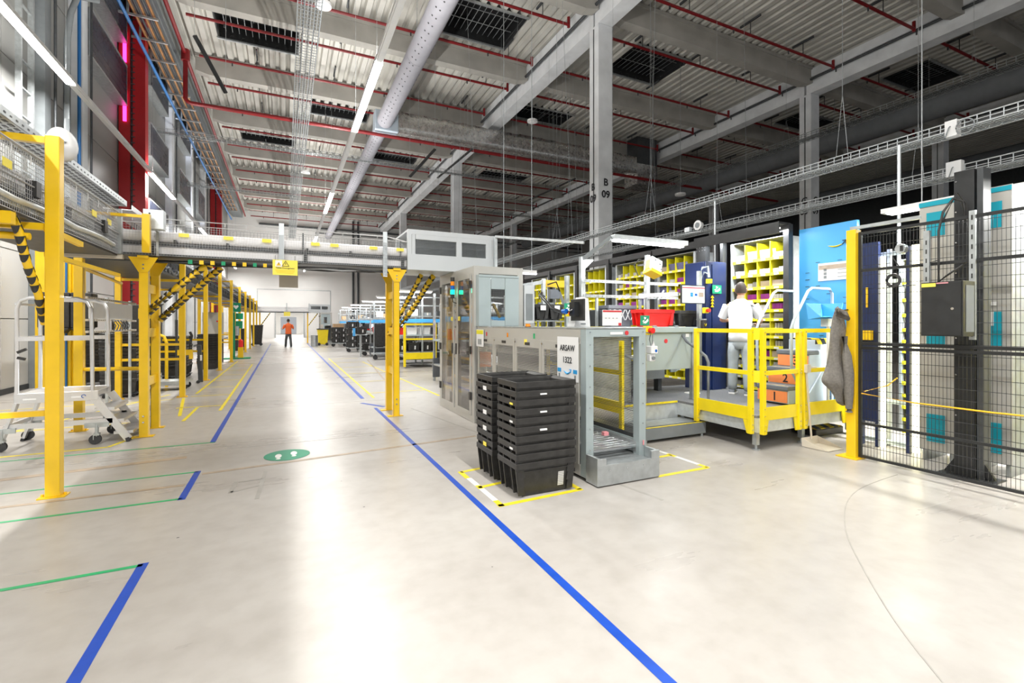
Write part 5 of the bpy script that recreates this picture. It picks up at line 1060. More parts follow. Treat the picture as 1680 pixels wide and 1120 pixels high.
for i in range(4): MB().prism([(6.24, 1.77 + i * 0.05), (6.31, 1.77 + i * 0.05), (6.275, 1.815 + i * 0.05)], 'y', 5.575, 5.585).build('warning_triangle', 'yellow', nv)
# black tote on slanted shelf at the platform back
bt2 = tote('black_tote', 'black tote on the slanted shelf behind the yellow railing', (5.75, 5.85, 1.02), L=0.55, W=0.42, H=0.34)
ss = thing('slanted_shelf', 'grey slanted steel shelf under the black tote on the platform', 'shelf', (5.75, 5.85, PZ)); MB().box(5.4, 6.1, 5.6, 6.1, 0.99, 1.015).prism([(5.4, 0.99), (6.1, 0.99), (5.5, 0.75), (5.4, 0.75)], 'y', 5.6, 5.63).build('shelf_board', 'mach_cool', ss); MB().box(5.42, 5.5, 5.9, 6.0, PZ, 0.99).build('leg', 'dark', ss)
# ================================================================ RIGHT: cage fence, cabinet and what stands behind it
FX0 = 5.77
fn = thing('cage_fence', 'black wire mesh cage fence with a yellow corner post', 'fence', (FX0, 1.7, 0))
MB().box(FX0 - 0.06, FX0 + 0.05, 3.12, 3.22, 0, 2.55).build('corner_post', 'yellow', fn, bevel=0.006, label='yellow corner post'); MB().box(FX0 - 0.12, FX0 + 0.1, 3.08, 3.30, 0, 0.012).build('base_plate', 'yellow', fn, label='yellow base plate')
for z, h_ in ((0.035, 0.03), (0.40, 0.03), (1.235, 0.035), (1.28, 0.035), (2.09, 0.035), (2.50, 0.035)): MB().box(FX0 - 0.012, FX0 + 0.018, 0.3, 3.12, z - h_ / 2, z + h_ / 2).build('rail', 'black_metal', fn)
MB().box(FX0 - 0.015, FX0 + 0.02, 3.085, 3.12, 0.02, 2.52).build('upright', 'black_metal', fn); MB().box(FX0 - 0.015, FX0 + 0.02, 0.3, 0.34, 0.0, 2.52).build('upright', 'black_metal', fn)
w1 = MB()
for i in range(92): y = 0.36 + i * 0.03; w1.wire((FX0 + 0.006, y, 0.04), (FX0 + 0.006, y, 2.5), 0.0035)
w1.build('vertical_wire', 'black_metal', fn, stuff=True); w1 = MB()
for i in range(24): w1.wire((FX0 + 0.003, 0.34, 0.04 + i * 0.105), (FX0 + 0.003, 3.12, 0.04 + i * 0.105), 0.005)
w1.build('horizontal_wire', 'black_metal', fn, stuff=True)
MB().box(FX0 - 0.02, FX0 + 0.02, 2.55, 3.2, 2.555, 2.59).build('top_channel', 'galv', fn)
# strut channels, control cabinet
for px, lb, z0, z1 in ((1520, 'narrow perforated grey strut left of the black cabinet', 1.8, 2.42), (1595, 'perforated grey strut along the right side of the black cabinet', 1.35, 2.55)):
    y, _ = AX(px, 500, FX0 - 0.04); o = thing('strut_channel', lb, 'bracket', (FX0 - 0.04, y, z0)); MB().box(FX0 - 0.045, FX0 - 0.014, y - 0.025, y + 0.025, z0, z1).build('channel', 'galv', o)
    sl_ = MB()
    for i in range(int((z1 - z0) / 0.09)): sl_.box(FX0 - 0.0465, FX0 - 0.0435, y - 0.006, y + 0.006, z0 + 0.03 + i * 0.09, z0 + 0.075 + i * 0.09)
    sl_.build('slot', 'black', o, stuff=True)
y0, z1 = AX(1511, 464, 5.5); y1, z0 = AX(1580, 552, 5.5)
cb = thing('control_cabinet', 'black control cabinet with a keyhole and a yellow sticker on the cage fence', 'cabinet', (5.6, (y0 + y1) / 2, z0)); MB().box(5.5, FX0 - 0.05, y1, y0, z0, z1).build('cabinet_body', 'black_metal', cb, bevel=0.004); MB().box(5.49, 5.5, y1 + 0.01, y0 - 0.01, z0 + 0.01, z1 - 0.01).build('cabinet_door', 'black_metal', cb, bevel=0.002)
MB().cyl((5.482, y1 + 0.07, (z0 + z1) / 2), (5.49, y1 + 0.07, (z0 + z1) / 2), 0.012).build('lock', 'steel', cb); MB().box(5.484, 5.489, y0 - 0.12, y0 - 0.01, z1 - 0.045, z1 - 0.01).build('yellow_sticker', 'sign_yellow', cb); MB().box(5.484, 5.489, y1 + 0.1, y1 + 0.19, z1 - 0.02, z1 - 0.008).build('name_strip', 'pink_label', cb)
MB().box(5.55, 5.7, y1 - 0.004, y1, z0 + 0.04, z1 - 0.04).build('side_vent', 'grey', cb)
# black mast
y0, _ = AX(1609, 500, 6.0); y1, _ = AX(1566, 500, 6.0)
ms = thing('black_mast', 'tall black steel mast bolted to the floor behind the cage fence', 'mast', (6.05, (y0 + y1) / 2, 0)); ym = (y0 + y1) / 2
MB().box(5.98, 6.12, y0 + 0.04, y1, 0, 3.0).build('mast_body', 'black_metal', ms, bevel=0.004); MB().box(6.0, 6.16, y0 - 0.02, y0 + 0.03, 0, 3.0).build('mast_flange', 'dark', ms)
for dy in (-0.17, 0.17): MB().prism([(ym + dy * 0.4, 0.24), (ym + dy * 1.15, 0.02), (ym + dy * 0.4, 0.02)] if dy > 0 else [(ym + dy * 0.4, 0.24), (ym + dy * 0.4, 0.02), (ym + dy * 1.15, 0.02)], 'x', 6.03, 6.06).build('gusset', 'black_metal', ms)
MB().box(5.9, 6.2, ym - 0.22, ym + 0.22, 0, 0.015).build('base_plate', 'black_metal', ms); b_ = MB()
for z in (0.6, 1.0, 1.36, 2.0, 2.3, 2.6, 2.9): b_.cyl((5.975, y1 - 0.02, z), (5.98, y1 - 0.02, z), 0.008, n=6)
b_.build('bolt', 'steel', ms, stuff=True)
cbx = thing('fence_cables', 'black cable loops running from the cabinet to the mast', 'cable', (5.74, 2.4, 1.9)); yc = AX(1540, 440, 5.73)[0]
MB().tube([(5.73, yc, 1.88), (5.73, yc - 0.0, 2.1), (5.73, yc, 2.4), (5.74, yc - 0.03, 2.58), (5.78, yc - 0.09, 2.70), (5.88, yc - 0.12, 2.68), (5.95, yc - 0.12, 2.5)], 0.011).build('cable', 'black', cbx)
MB().tube([(5.73, yc + 0.01, 1.9), (5.73, yc - 0.06, 1.96), (5.74, yc - 0.16, 2.04), (5.9, yc - 0.18, 2.12)], 0.009).tube([(5.76, yc - 0.02, 2.5), (5.83, yc - 0.1, 2.76), (5.93, yc - 0.13, 2.66), (5.95, yc - 0.14, 2.4)], 0.009).build('cable', 'black', cbx)
MB().tube([(5.74, yc, 2.12), (5.75, yc + 0.2, 2.08), (5.75, yc + 0.34, 2.10), (5.75, yc + 0.40, 2.2)], 0.006).build('cable', 'black', cbx)
kx, kz = AX(1480, 408, 5.74); jb = thing('junction_box', 'small grey junction box on the cage fence', 'box', (5.75, kx, kz)); MB().cyl((5.70, kx, kz), (5.765, kx, kz), 0.05, n=8).build('case', 'galv', jb); MB().box(5.69, 5.7, kx - 0.03, kx, kz - 0.03, kz + 0.03).build('gland', 'black', jb)
kx, kz = AX(1465, 460, 5.74); cc_ = thing('cable_coil', 'round black cable coil hanging on the cage fence', 'cable', (5.74, kx, kz - 0.07))
for r_ in (0.052, 0.06, 0.067): MB().tube([(5.745, kx + r_ * math.cos(a * math.pi / 10), kz + r_ * math.sin(a * math.pi / 10)) for a in range(20)], 0.008, closed=True).build('coil', 'black', cc_)
MB().tube([(5.745, 3.06, kz - 0.07), (5.745, kx + 0.1, kz - 0.075), (5.745, kx, kz - 0.065), (5.745, kx - 0.2, kz - 0.06)], 0.005).build('cable', 'black', cc_)
yw = thing('yellow_fence_cable', 'yellow cable tied along the lower part of the cage fence', 'cable', (5.75, 2, 0.7)); MB().tube([(5.75, 3.08, 0.73), (5.75, 2.6, 0.70), (5.75, 2.0, 0.70), (5.75, 1.4, 0.72), (5.75, 0.5, 0.7)], 0.008).build('cable', 'cable_yellow', yw)
MB().tube([(5.8, 3.08, 0.75), (6.0, 2.95, 0.82), (6.5, 3.1, 0.86)], 0.008).build('cable', 'cable_yellow', yw)
# grey pod-side panels with teal squares
for (pa, pb, X, z1, lb) in ((1508, 1566, 6.35, 2.84, 'grey panel with teal squares left of the black mast'), (1590, 1661, 6.35, 2.86, 'grey panel with teal squares right of the black mast')):
    y0 = AX(pb, 500, X)[0]; y1 = AX(pa, 500, X)[0]; g = thing('divider_screen', lb, 'panel', (X, (y0 + y1) / 2, 0.12)); MB().box(X, X + 0.02, y0, y1, 0.12, z1).build('panel_sheet', 'mach', g)
    MB().box(X - 0.006, X, y0, y1, z1 - 0.06, z1 - 0.01).build('teal_edge', 'teal', g); yc = y1 - (y1 - y0) * (0.45 if pa < 1550 else 0.5)
    for zz, hh in ((2.45, 0.26), (1.28, 0.34), (0.22, 0.30)): MB().box(X - 0.006, X, yc - 0.09, yc + 0.07, zz, zz + hh).build('teal_square', 'teal', g)
    MB().box(X - 0.03, X - 0.006, yc - 0.03, yc + 0.03, 1.48, 1.62).build('socket', 'paper', g); MB().box(X - 0.02, X - 0.006, yc - 0.05, yc + 0.03, 1.68, 1.72).build('label', 'paper', g)
    MB().box(X + 0.02, X + 0.5, y0 + 0.02, y0 + 0.05, 0, z1).box(X + 0.02, X + 0.5, y1 - 0.05, y1 - 0.02, 0, z1).build('side_leg', 'galv', g)
# inside of the cage: navy columns, lit LED columns, blue frames, pods
def col(name, lb, cat, pa, pb, X, m, z0=0.0, z1=2.5, part='body', dx=0.06):
    y0 = AX(pb, 500, X)[0]; y1 = AX(pa, 500, X)[0]; o = thing(name, lb, cat, (X, (y0 + y1) / 2, z0)); MB().box(X, X + dx, y0, y1, z0, z1).build(part, m, o); return o, y0, y1
o, y0, y1 = col('navy_cover', 'wide navy blue cover just inside the cage corner', 'panel', 1410, 1441, 6.5, 'navy', 0.3, 2.5); MB().box(6.49, 6.5, (y0 + y1) / 2, (y0 + y1) / 2 + 0.03, 1.7, 1.95).build('yellow_label', 'yellow', o); MB().box(6.45, 6.5, y0 + 0.05, y1, 1.3, 1.42).build('orange_box', 'yellow', o)
for x in (6.5,): MB().box(6.5, 6.55, y0, y0 + 0.04, 0, 0.3).box(6.5, 6.55, y1 - 0.04, y1, 0, 0.3).build('leg', 'navy', o)
o, _, _ = col('led_column', 'lit warm light column beside the navy cover', 'lamp', 1442, 1449, 6.55, 'led_yellow', 0.0, 2.32, 'lit_strip')
o, _, _ = col('led_column', 'brightest lit light column left of the grey panels', 'lamp', 1496, 1506, 6.6, 'led_yellow', 0.0, 2.42, 'lit_strip')
o, _, _ = col('navy_post', 'slim navy post left of the brightest light column', 'post', 1486, 1492, 6.5, 'navy', 0, 2.4)
fr = thing('blue_inner_frame', 'pale blue steel frame inside the cage', 'frame', (6.7, 2.9, 0)); ya = AX(1412, 500, 6.7)[0]; yb_ = AX(1505, 500, 6.7)[0]
for z in (2.36, 2.02, 0.55, 0.05): MB().bar((6.7, ya, z), (6.7, yb_, z - 0.0), 0.04, 0.05).build('beam', 'pale_blue', fr)
for y in (ya, (ya + yb_) / 2, yb_): MB().box(6.72, 6.76, y - 0.02, y + 0.02, 0, 2.42).build('post', 'galv_pale', fr)
pods2 = []
for x, y, lb in ((7.7, 3.15, 'yellow shelving pod seen through the cage left of the grey panels'), (7.6, 1.3, 'yellow shelving pod at the right edge of the picture behind the cage')):
    pods2.append(copy_tree(pod, (x + 0.5, y, -0.03), label=lb))
fill(7.7, 3.15, 'the caged pod', range(3, 12), 8)
fill(7.6, 1.3, 'the rightmost pod', range(2, 13), 9)
for o in COL.objects:
    if o.get('group') == 'goods in the shelving pods' and o.location.x > 7.5: o.location.z -= 0.45
area('cage_light', (7.05, 2.2, 2.9), 0.2, 2.6, 420, (1.0, 0.99, 0.93)); MBl = thing('cage_lamp', 'long bright lamp over the aisle inside the cage', 'lamp', (7.05, 2.2, 2.92)); MB().box(6.95, 7.15, 0.9, 3.5, 2.92, 2.98).build('lamp_housing', 'white', MBl); MB().box(6.98, 7.12, 0.95, 3.45, 2.905, 2.92).build('lit_tube', 'led', MBl)
MB().wire((7.05, 1.3, 2.98), (7.05, 1.3, ZD), 0.012).wire((7.05, 3.1, 2.98), (7.05, 3.1, ZD), 0.012).build('hanging_wire', 'galv', MBl, stuff=True)
for k, (px0, py0, px1, py1, X) in enumerate(((1549, 200, 1570, 221, 7.62), (1551, 267, 1577, 286, 9.7))):
    ya, za = AX(px0, py0, X); yb_, zb = AX(px1, py1, X); o = thing('tray_junction_box', 'white junction box with a cable on the %s mesh tray' % ('upper' if k == 0 else 'lower'), 'box', (X, (ya + yb_) / 2, zb)); MB().box(X, X + 0.12, yb_, ya, zb, za).build('case', 'white', o, bevel=0.004)
    MB().tube([(X - 0.01, (ya + yb_) / 2, (za + zb) / 2 + 0.02), (X - 0.04, (ya + yb_) / 2, (za + zb) / 2), (X - 0.01, (ya + yb_) / 2 + 0.05, zb)], 0.008).build('cable', 'grey', o)
    if k == 0: MB().tube([(X, yb_ - 0.08 + 0.09 * math.cos(a * math.pi / 8), zb + 0.08 + 0.09 * math.sin(a * math.pi / 8)) for a in range(16)], 0.008, closed=True).build('coil', 'grey', o)
ya, za = AX(1475, 243, 7.6); o = thing('drop_pole', 'thin white pole dropping from the upper mesh tray into the cage', 'pole', (7.6, ya, 1.9)); MB().cyl((7.6, ya, 2.3), (7.6, ya, 3.95), 0.022, n=8).build('pole', 'galv_pale', o)
ya, za = AX(1173, 385, 7.7); o = thing('drop_pole', 'thin white pole dropping from the tray next to the round speaker', 'pole', (7.7, ya, 2.4)); MB().cyl((7.7, ya, 2.3), (7.7, ya, 3.95), 0.018, n=8).build('pole', 'galv_pale', o)
ya, za = AX(1150, 370, 7.7); sp = thing('round_speaker', 'round white speaker above the bright work lamp', 'speaker', (7.7, ya, za - 0.12)); MB().cyl((7.6, ya, za), (7.7, ya, za), 0.10, 0.07, n=20).build('speaker_body', 'white', sp); MB().cyl((7.59, ya, za), (7.60, ya, za), 0.055, n=16).build('grille', 'grey', sp)
yb_, zb = AX(1129, 377, 7.7); MB().box(7.66, 7.74, yb_ - 0.07, yb_ + 0.07, zb - 0.05, zb + 0.05).build('relay_box', 'galv_pale', sp); yc, zc = AX(1106, 345, 7.7)
MB().tube([(7.7, yc, 3.95), (7.7, yc, zb - 0.06), (7.7, yb_, zb - 0.07), (7.7, ya, za - 0.12), (7.7, ya, za)], 0.012).build('bracket_arm', 'galv_pale', sp)

# hoodie hanging on the yellow post -------------------------------------
hd = MB(); NS = 26; rings = []
prof = [(1.66, 0.03, 0.0), (1.62, 0.06, 0.01), (1.5, 0.10, 0.02), (1.40, 0.125, 0.02), (1.2, 0.10, 0.0), (1.0, 0.135, -0.005), (0.86, 0.18, -0.02), (0.80, 0.165, -0.01), (0.74, 0.11, 0.03), (0.66, 0.075, 0.055), (0.6, 0.06, 0.07)]
for i, (z, r_, off) in enumerate(prof):
    ring = []
    for j in range(NS):
        a = 2 * math.pi * j / NS; fold = 1 + 0.16 * math.sin(3 * a + z * 7) + 0.08 * math.sin(7 * a + z * 11)
        ring.append((5.60 + off + r_ * math.cos(a) * fold, 3.26 + 0.5 * r_ * math.sin(a) * fold, z + 0.04 * math.cos(a) * (1 if z > 0.9 else -0.8)))
    hd.v += ring
for i in range(len(prof) - 1):
    for j in range(NS): hd.f.append((i * NS + j, i * NS + (j + 1) % NS, (i + 1) * NS + (j + 1) % NS, (i + 1) * NS + j)); hd.m.append(0); hd.sm.append(True)
hd.f.append(tuple(range(NS))); hd.m.append(0); hd.sm.append(True); hd.f.append(tuple(range(len(hd.v) - 1, len(hd.v) - NS - 1, -1))); hd.m.append(0); hd.sm.append(True)
hj = thing('hooded_sweater', 'grey hooded sweater hanging from the yellow cage post', 'sweater', (5.6, 3.26, 0.6)); ho = hd.build('body', 'hoodie', hj); sm_ = ho.modifiers.new('s', 'SUBSURF'); sm_.levels = 1; sm_.render_levels = 2
MB().tube([(5.58, 3.16, 1.36), (5.565, 3.13, 1.15), (5.60, 3.13, 0.95), (5.64, 3.15, 0.72), (5.66, 3.16, 0.56)], [0.03, 0.045, 0.05, 0.045, 0.032], 12).build('sleeve', 'hoodie', hj)
MB().tube([(5.665, 3.16, 0.57), (5.67, 3.165, 0.52)], 0.036, 12).build('cuff', 'hoodie', hj)
MB().tube([(5.53, 3.2, 1.60), (5.6, 3.14, 1.56), (5.66, 3.2, 1.62), (5.6, 3.25, 1.66)], 0.028, 8, closed=True).build('hood', 'hoodie', hj)
MB().cyl((5.64, 3.2, 1.65), (5.72, 3.2, 1.66), 0.008).build('hook', 'black', hj)

# ================================================================ PEOPLE
def skin_part(name, pts, edges, m, parent, sub=2):
    """pts: [(x,y,z,rx,ry)], first point is the root"""
    me = bpy.data.meshes.new(name); off = parent.location
    me.from_pydata([tuple(Vector(p[:3]) - off) for p in pts], edges, []); o = bpy.data.objects.new(name, me); COL.objects.link(o); o.parent = parent
    me.materials.append(M[m]); sk = o.modifiers.new('skin', 'SKIN'); sk.use_smooth_shade = True
    for i, p in enumerate(pts): sv = me.skin_vertices[0].data[i]; sv.radius = (p[3], p[4] if len(p) > 4 else p[3]); sv.use_root = (i == 0)
    ss = o.modifiers.new('sub', 'SUBSURF'); ss.levels = 1; ss.render_levels = sub
    return o
def chain(n, start=0): return [(i + start, i + start + 1) for i in range(n - 1)]
def person(loc, yaw, label, top, legs_m, pose, group=None, hgt=1.72, shoes=('slate', 'white')):
    t = thing('person', label, 'person', loc); k = hgt / 1.72
    def W(x, y, z):   # local: +y is the way the person faces, x to the person's right
        c, s_ = math.cos(yaw), math.sin(yaw); return (loc[0] + k * (x * c - y * s_), loc[1] + k * (x * s_ + y * c), loc[2] + k * z)
    P = lambda x, y, z, r, r2=None: W(x, y, z) + (r * k, (r2 or r) * k)
    sp_ = pose.get('step', 0.06)
    # one continuous body in skin, a little slimmer than the clothes
    pts = [P(0, 0, 0.92, 0.08, 0.06), P(0, 0.0, 1.12, 0.08, 0.06), P(0, 0.02, 1.32, 0.10, 0.065), P(0, 0.02, 1.43, 0.06), P(0, 0.035, 1.50, 0.052), P(0, 0.05, 1.545, 0.058)]
    ed = [(0, 1), (1, 2), (2, 3), (3, 4), (4, 5)]
    for sgn, hand in ((-1, pose['l']), (1, pose['r'])):
        b = len(pts); el, wr = hand; pts += [P(sgn * 0.17, 0.02, 1.385, 0.05), P(*el, 0.038), P(*wr, 0.026)]; ed += [(2, b), (b, b + 1), (b + 1, b + 2)]
    for sgn, st_ in ((-1, sp_), (1, -sp_)):
        b = len(pts); pts += [P(sgn * 0.09, 0, 0.80, 0.055), P(sgn * 0.11, st_ * 0.6 + 0.02, 0.48, 0.05), P(sgn * 0.12, st_, 0.09, 0.034)]; ed += [(0, b), (b, b + 1), (b + 1, b + 2)]
    skin_part('body', pts, ed, 'skin', t)
    # head: shaped ellipsoid with brow, nose, chin and ears, on the neck
    hd = MB(); hy = 0.055; NL, NR = 14, 18
    for i in range(NL + 1):
        ph = math.pi * i / NL
        for j in range(NR):
            a = 2 * math.pi * j / NR; x = 0.074 * math.sin(ph) * math.cos(a); y = 0.095 * math.sin(ph) * math.sin(a); z = 0.118 * math.cos(ph)
            if z < -0.02: x *= 1 + (z + 0.02) * 2.2; y = y * (1 + (z + 0.02) * 1.2) + 0.010
            if math.sin(a) > 0.93 and -0.05 < z < 0.01: y += 0.02
            if math.sin(a) > 0.6 and 0.012 < z < 0.03: y -= 0.006
            hd.v.append(W(x, hy + y, 1.615 + z))
    for i in range(NL):
        for j in range(NR): hd.f.append((i * NR + j, (i + 1) * NR + j, (i + 1) * NR + (j + 1) % NR, i * NR + (j + 1) % NR)); hd.m.append(0); hd.sm.append(True)
    for sgn in (-1, 1): hd.tube([W(sgn * 0.075, hy, 1.58), W(sgn * 0.088, hy - 0.012, 1.605), W(sgn * 0.086, hy - 0.014, 1.63), W(sgn * 0.074, hy, 1.64)], 0.010, 6)
    hd.build('head', 'skin', t)
    fc = MB()
    for sgn in (-1, 1): c = W(sgn * 0.03, hy + 0.088, 1.622); fc.cyl(c, W(sgn * 0.03, hy + 0.093, 1.622), 0.010 * k, n=8)
    fc.build('eye', 'ink', t, stuff=True); MB().tube([W(-0.022, hy + 0.090, 1.558), W(0, hy + 0.097, 1.556), W(0.022, hy + 0.090, 1.558)], 0.005 * k, 6).build('mouth', 'red_print', t)
    hr = MB(); rh = random.Random(2)
    for i in range(9):
        ph = math.pi * (0.02 + 0.56 * i / 8)
        for j in range(NR):
            a = 2 * math.pi * j / NR; front_ = max(0, math.sin(a)); lim = 1 if front_ < 0.4 else 0.62
            p_ = min(ph * (1.12 if math.sin(a) < 0 else 1), math.pi * 0.64 * lim); g = 1.1 + rh.uniform(-0.02, 0.03); hr.v.append(W(0.076 * g * math.sin(p_) * math.cos(a), hy + 0.097 * g * math.sin(p_) * math.sin(a) - 0.004, 1.618 + 0.118 * 1.08 * math.cos(p_)))
    for i in range(8):
        for j in range(NR): hr.f.append((i * NR + j, (i + 1) * NR + j, (i + 1) * NR + (j + 1) % NR, i * NR + (j + 1) % NR)); hr.m.append(0); hr.sm.append(True)
    hr.f.append(tuple(range(NR))); hr.m.append(0); hr.sm.append(True)
    hr.build('hair', 'hair', t)
    # hands: palm and five fingers
    for sgn, hand in ((-1, pose['l']), (1, pose['r'])):
        el, wr = Vector(hand[0]), Vector(hand[1]); d = (wr - el).normalized(); side = d.cross(Vector((0, 0, 1))).normalized(); up = side.cross(d)
        hp = [wr - d * 0.01, wr + d * 0.045, wr + d * 0.085]; pl = [P(*hp[0], 0.022, 0.028), P(*hp[1], 0.018, 0.036), P(*hp[2], 0.014, 0.036)]; skin_part('palm', pl, [(0, 1), (1, 2)], 'skin', t, 1)
        for f_ in range(4):
            o_ = side * (-0.03 + f_ * 0.02); ln = (0.07, 0.08, 0.075, 0.058)[f_]; a0_ = hp[2] + o_; a1_ = a0_ + d * ln * 0.5 - up * 0.008; a2_ = a1_ + d * ln * 0.4 - up * 0.025
            MB().tube([W(*(a0_ - d * 0.01)), W(*a0_), W(*a1_), W(*a2_)], [0.009 * k, 0.0095 * k, 0.0085 * k, 0.007 * k], 7).build('finger', 'skin', t)
        a0_ = wr + d * 0.02 - side * 0.03 * sgn; MB().tube([W(*a0_), W(*(a0_ + d * 0.03 - side * 0.022 * sgn)), W(*(a0_ + d * 0.065 - side * 0.026 * sgn - up * 0.01))], [0.013 * k, 0.011 * k, 0.009 * k], 7).build('thumb', 'skin', t)
    # shirt and trousers: lofted rings with folds, sleeves and legs tapering from them
    def loft(rows, n, nr=20, close=True):
        o0 = len(n.v)
        for (cx, cy_, z, rx, ry) in rows:
            for j in range(nr):
                a = 2 * math.pi * j / nr; f_ = 1 + 0.018 * math.sin(5 * a + z * 23); n.v.append(W(cx + rx * math.cos(a) * f_, cy_ + ry * math.sin(a) * f_, z))
        for i in range(len(rows) - 1):
            for j in range(nr): n.f.append((o0 + i * nr + j, o0 + i * nr + (j + 1) % nr, o0 + (i + 1) * nr + (j + 1) % nr, o0 + (i + 1) * nr + j)); n.m.append(0); n.sm.append(True)
        if close: n.f.append(tuple(range(o0 + (len(rows) - 1) * nr, o0 + len(rows) * nr))); n.m.append(0); n.sm.append(True); n.f.append(tuple(range(o0 + nr - 1, o0 - 1, -1))); n.m.append(0); n.sm.append(True)
    n = MB(); loft([(0, 0, 0.82, 0.172, 0.135), (0, 0, 0.90, 0.17, 0.135), (0, 0, 1.02, 0.162, 0.125), (0, 0.005, 1.15, 0.168, 0.12), (0, 0.01, 1.28, 0.182, 0.125), (0, 0.015, 1.36, 0.188, 0.115), (0, 0.02, 1.415, 0.165, 0.095), (0, 0.025, 1.45, 0.095, 0.075), (0, 0.03, 1.475, 0.064, 0.062)], n); n.build('shirt', top, t)
    for sgn, hand in ((-1, pose['l']), (1, pose['r'])):
        el = Vector(hand[0]); s0 = Vector((sgn * 0.135, 0.015, 1.375)); s1 = Vector((sgn * 0.195, 0.02, 1.36)); mid = s1.lerp(el, 0.55); m2 = s1.lerp(el, 0.75)
        MB().tube([W(*s0), W(*s1), W(*mid), W(*m2)], [0.062 * k, 0.072 * k, 0.068 * k, 0.070 * k], 12).build('sleeve', top, t)
    n = MB(); loft([(0, 0, 0.70, 0.13, 0.10), (0, 0, 0.78, 0.162, 0.125), (0, 0, 0.88, 0.158, 0.122), (0, 0, 0.96, 0.145, 0.11)], n)
    for sgn, st_ in ((-1, sp_), (1, -sp_)): loft([(sgn * 0.12, st_, 0.075, 0.062, 0.07), (sgn * 0.12, st_ * 0.95, 0.16, 0.066, 0.074), (sgn * 0.115, st_ * 0.8, 0.28, 0.072, 0.078), (sgn * 0.11, st_ * 0.5 + 0.02, 0.48, 0.075, 0.085), (sgn * 0.095, 0.01, 0.66, 0.088, 0.10), (sgn * 0.082, 0, 0.80, 0.088, 0.11)], n, 14)
    n.build('trousers', legs_m, t)
    for sgn, st_ in ((-1, sp_), (1, -sp_)):
        n = MB(); sg = [(-0.075, 0.0, 0.036, 0.0), (-0.06, 0.075, 0.042, 0), (0.0, 0.095, 0.044, 0), (0.08, 0.065, 0.047, 0), (0.15, 0.05, 0.043, 0), (0.185, 0.03, 0.025, 0)]
        vs_ = []; 
        for (yy, zz, ww, _) in sg:
            zt = max(zz, 0.03)
            for (u, v_) in ((-1, 0.022), (-0.95, zt * 0.7 + 0.01), (-0.5, zt), (0.5, zt), (0.95, zt * 0.7 + 0.01), (1, 0.022)): vs_.append(W(sgn * 0.12 + u * ww, st_ + yy, v_))
        fs = [(i * 6 + j, i * 6 + (j + 1) % 6, (i + 1) * 6 + (j + 1) % 6, (i + 1) * 6 + j) for i in range(5) for j in range(6)] + [tuple(range(5, -1, -1)), tuple(range(30, 36))]
        n.add(vs_, fs, True); so = n.build('shoe', shoes[0], t); n = MB(); vs_ = []
        for (yy, zz, ww, _) in sg:
            for (u, v_) in ((-1, 0.0), (-1, 0.026), (1, 0.026), (1, 0.0)): vs_.append(W(sgn * 0.12 + u * (ww + 0.004), st_ + yy * 1.03, v_))
        n.add(vs_, [(i * 4 + j, i * 4 + (j + 1) % 4, (i + 1) * 4 + (j + 1) % 4, (i + 1) * 4 + j) for i in range(5) for j in range(4)] + [(3, 2, 1, 0), (20, 21, 22, 23)]); n.build('sole', shoes[1], so)
    return t
person((6.28, 5.06, PZ + 0.002), R(-62), 'person in a white T-shirt and grey joggers picking at the yellow shelving, seen from behind', 'tee', 'jogger', {'l': ((-0.30, 0.10, 1.14), (-0.16, 0.33, 1.16)), 'r': ((0.27, 0.12, 1.14), (0.20, 0.36, 1.10)), 'step': 0.05}, hgt=1.70)
person((0.18, 33.0, 0), R(10), 'person in orange workwear walking far down the aisle', 'hiviz', 'dark', {'l': ((-0.28, 0.12, 1.12), (-0.30, 0.36, 1.15)), 'r': ((0.29, 0.1, 1.12), (0.34, 0.36, 1.15)), 'step': 0.16}, hgt=1.8)
# ================================================================ LEFT: conveyor line on yellow posts
CX0, CX1 = -2.62, -1.97
def conveyor_y(name, label, x0, x1, y0, y1, z0, mesh_m, body_m, xs, cell=0.035, wire_t=0.0045):
    c = thing(name, label, 'conveyor', ((x0 + x1) / 2, (y0 + y1) / 2, z0)); b = MB(); b.use(body_m).box(x0 + 0.04, x1 - 0.03, y0, y1, z0 + 0.04, z0 + 0.15).box(x0 + 0.08, x1 - 0.06, y0, y1, z0 + 0.2, z0 + 0.38)
    b.build('conveyor_body', None, c); MB().box(x1 - 0.03, x1, y0, y1, z0, z0 + 0.035).box(x1 - 0.03, x1, y0, y1, z0 + 0.15, z0 + 0.18).box(x0, x0 + 0.03, y0, y1, z0, z0 + 0.18).build('side_rail', 'dark', c)
    g = MB(); g.grid((xs, y0, z0), (0, y1 - y0, 0), (0, 0, 0.52), int((y1 - y0) / cell), int(0.52 / cell), wire_t); g.build('wire_guard', mesh_m, c, stuff=True)
    k = MB()
    for i in range(int((y1 - y0) / 0.8)): k.box(x1 - 0.01, x1 + 0.012, y0 + 0.3 + i * 0.8, y0 + 0.38 + i * 0.8, z0 + 0.13, z0 + 0.27)
    k.build('bracket', 'black', c, stuff=True)
    return c
lc = conveyor_y('side_conveyor', 'raised conveyor behind wire mesh along the left wall, near part', CX0, CX1, -0.5, 7.7, 2.40, 'net', 'alu', -1.94)
MB().tube([(-1.93, -0.5, 2.93), (-1.93, 7.7, 2.93)], 0.009, 6).tube([(-1.93, -0.5, 2.66), (-1.93, 7.7, 2.66)], 0.007, 6).build('guard_rope', 'white', lc)
hk = MB()
for i in range(24): y = 0.2 + i * 0.32; hk.tube([(-1.93, y, 2.93), (-1.925, y + 0.02, 2.90), (-1.93, y + 0.03, 2.86), (-1.93, y + 0.015, 2.83)], 0.004, 5)
hk.build('rope_hook', 'white', lc, stuff=True)
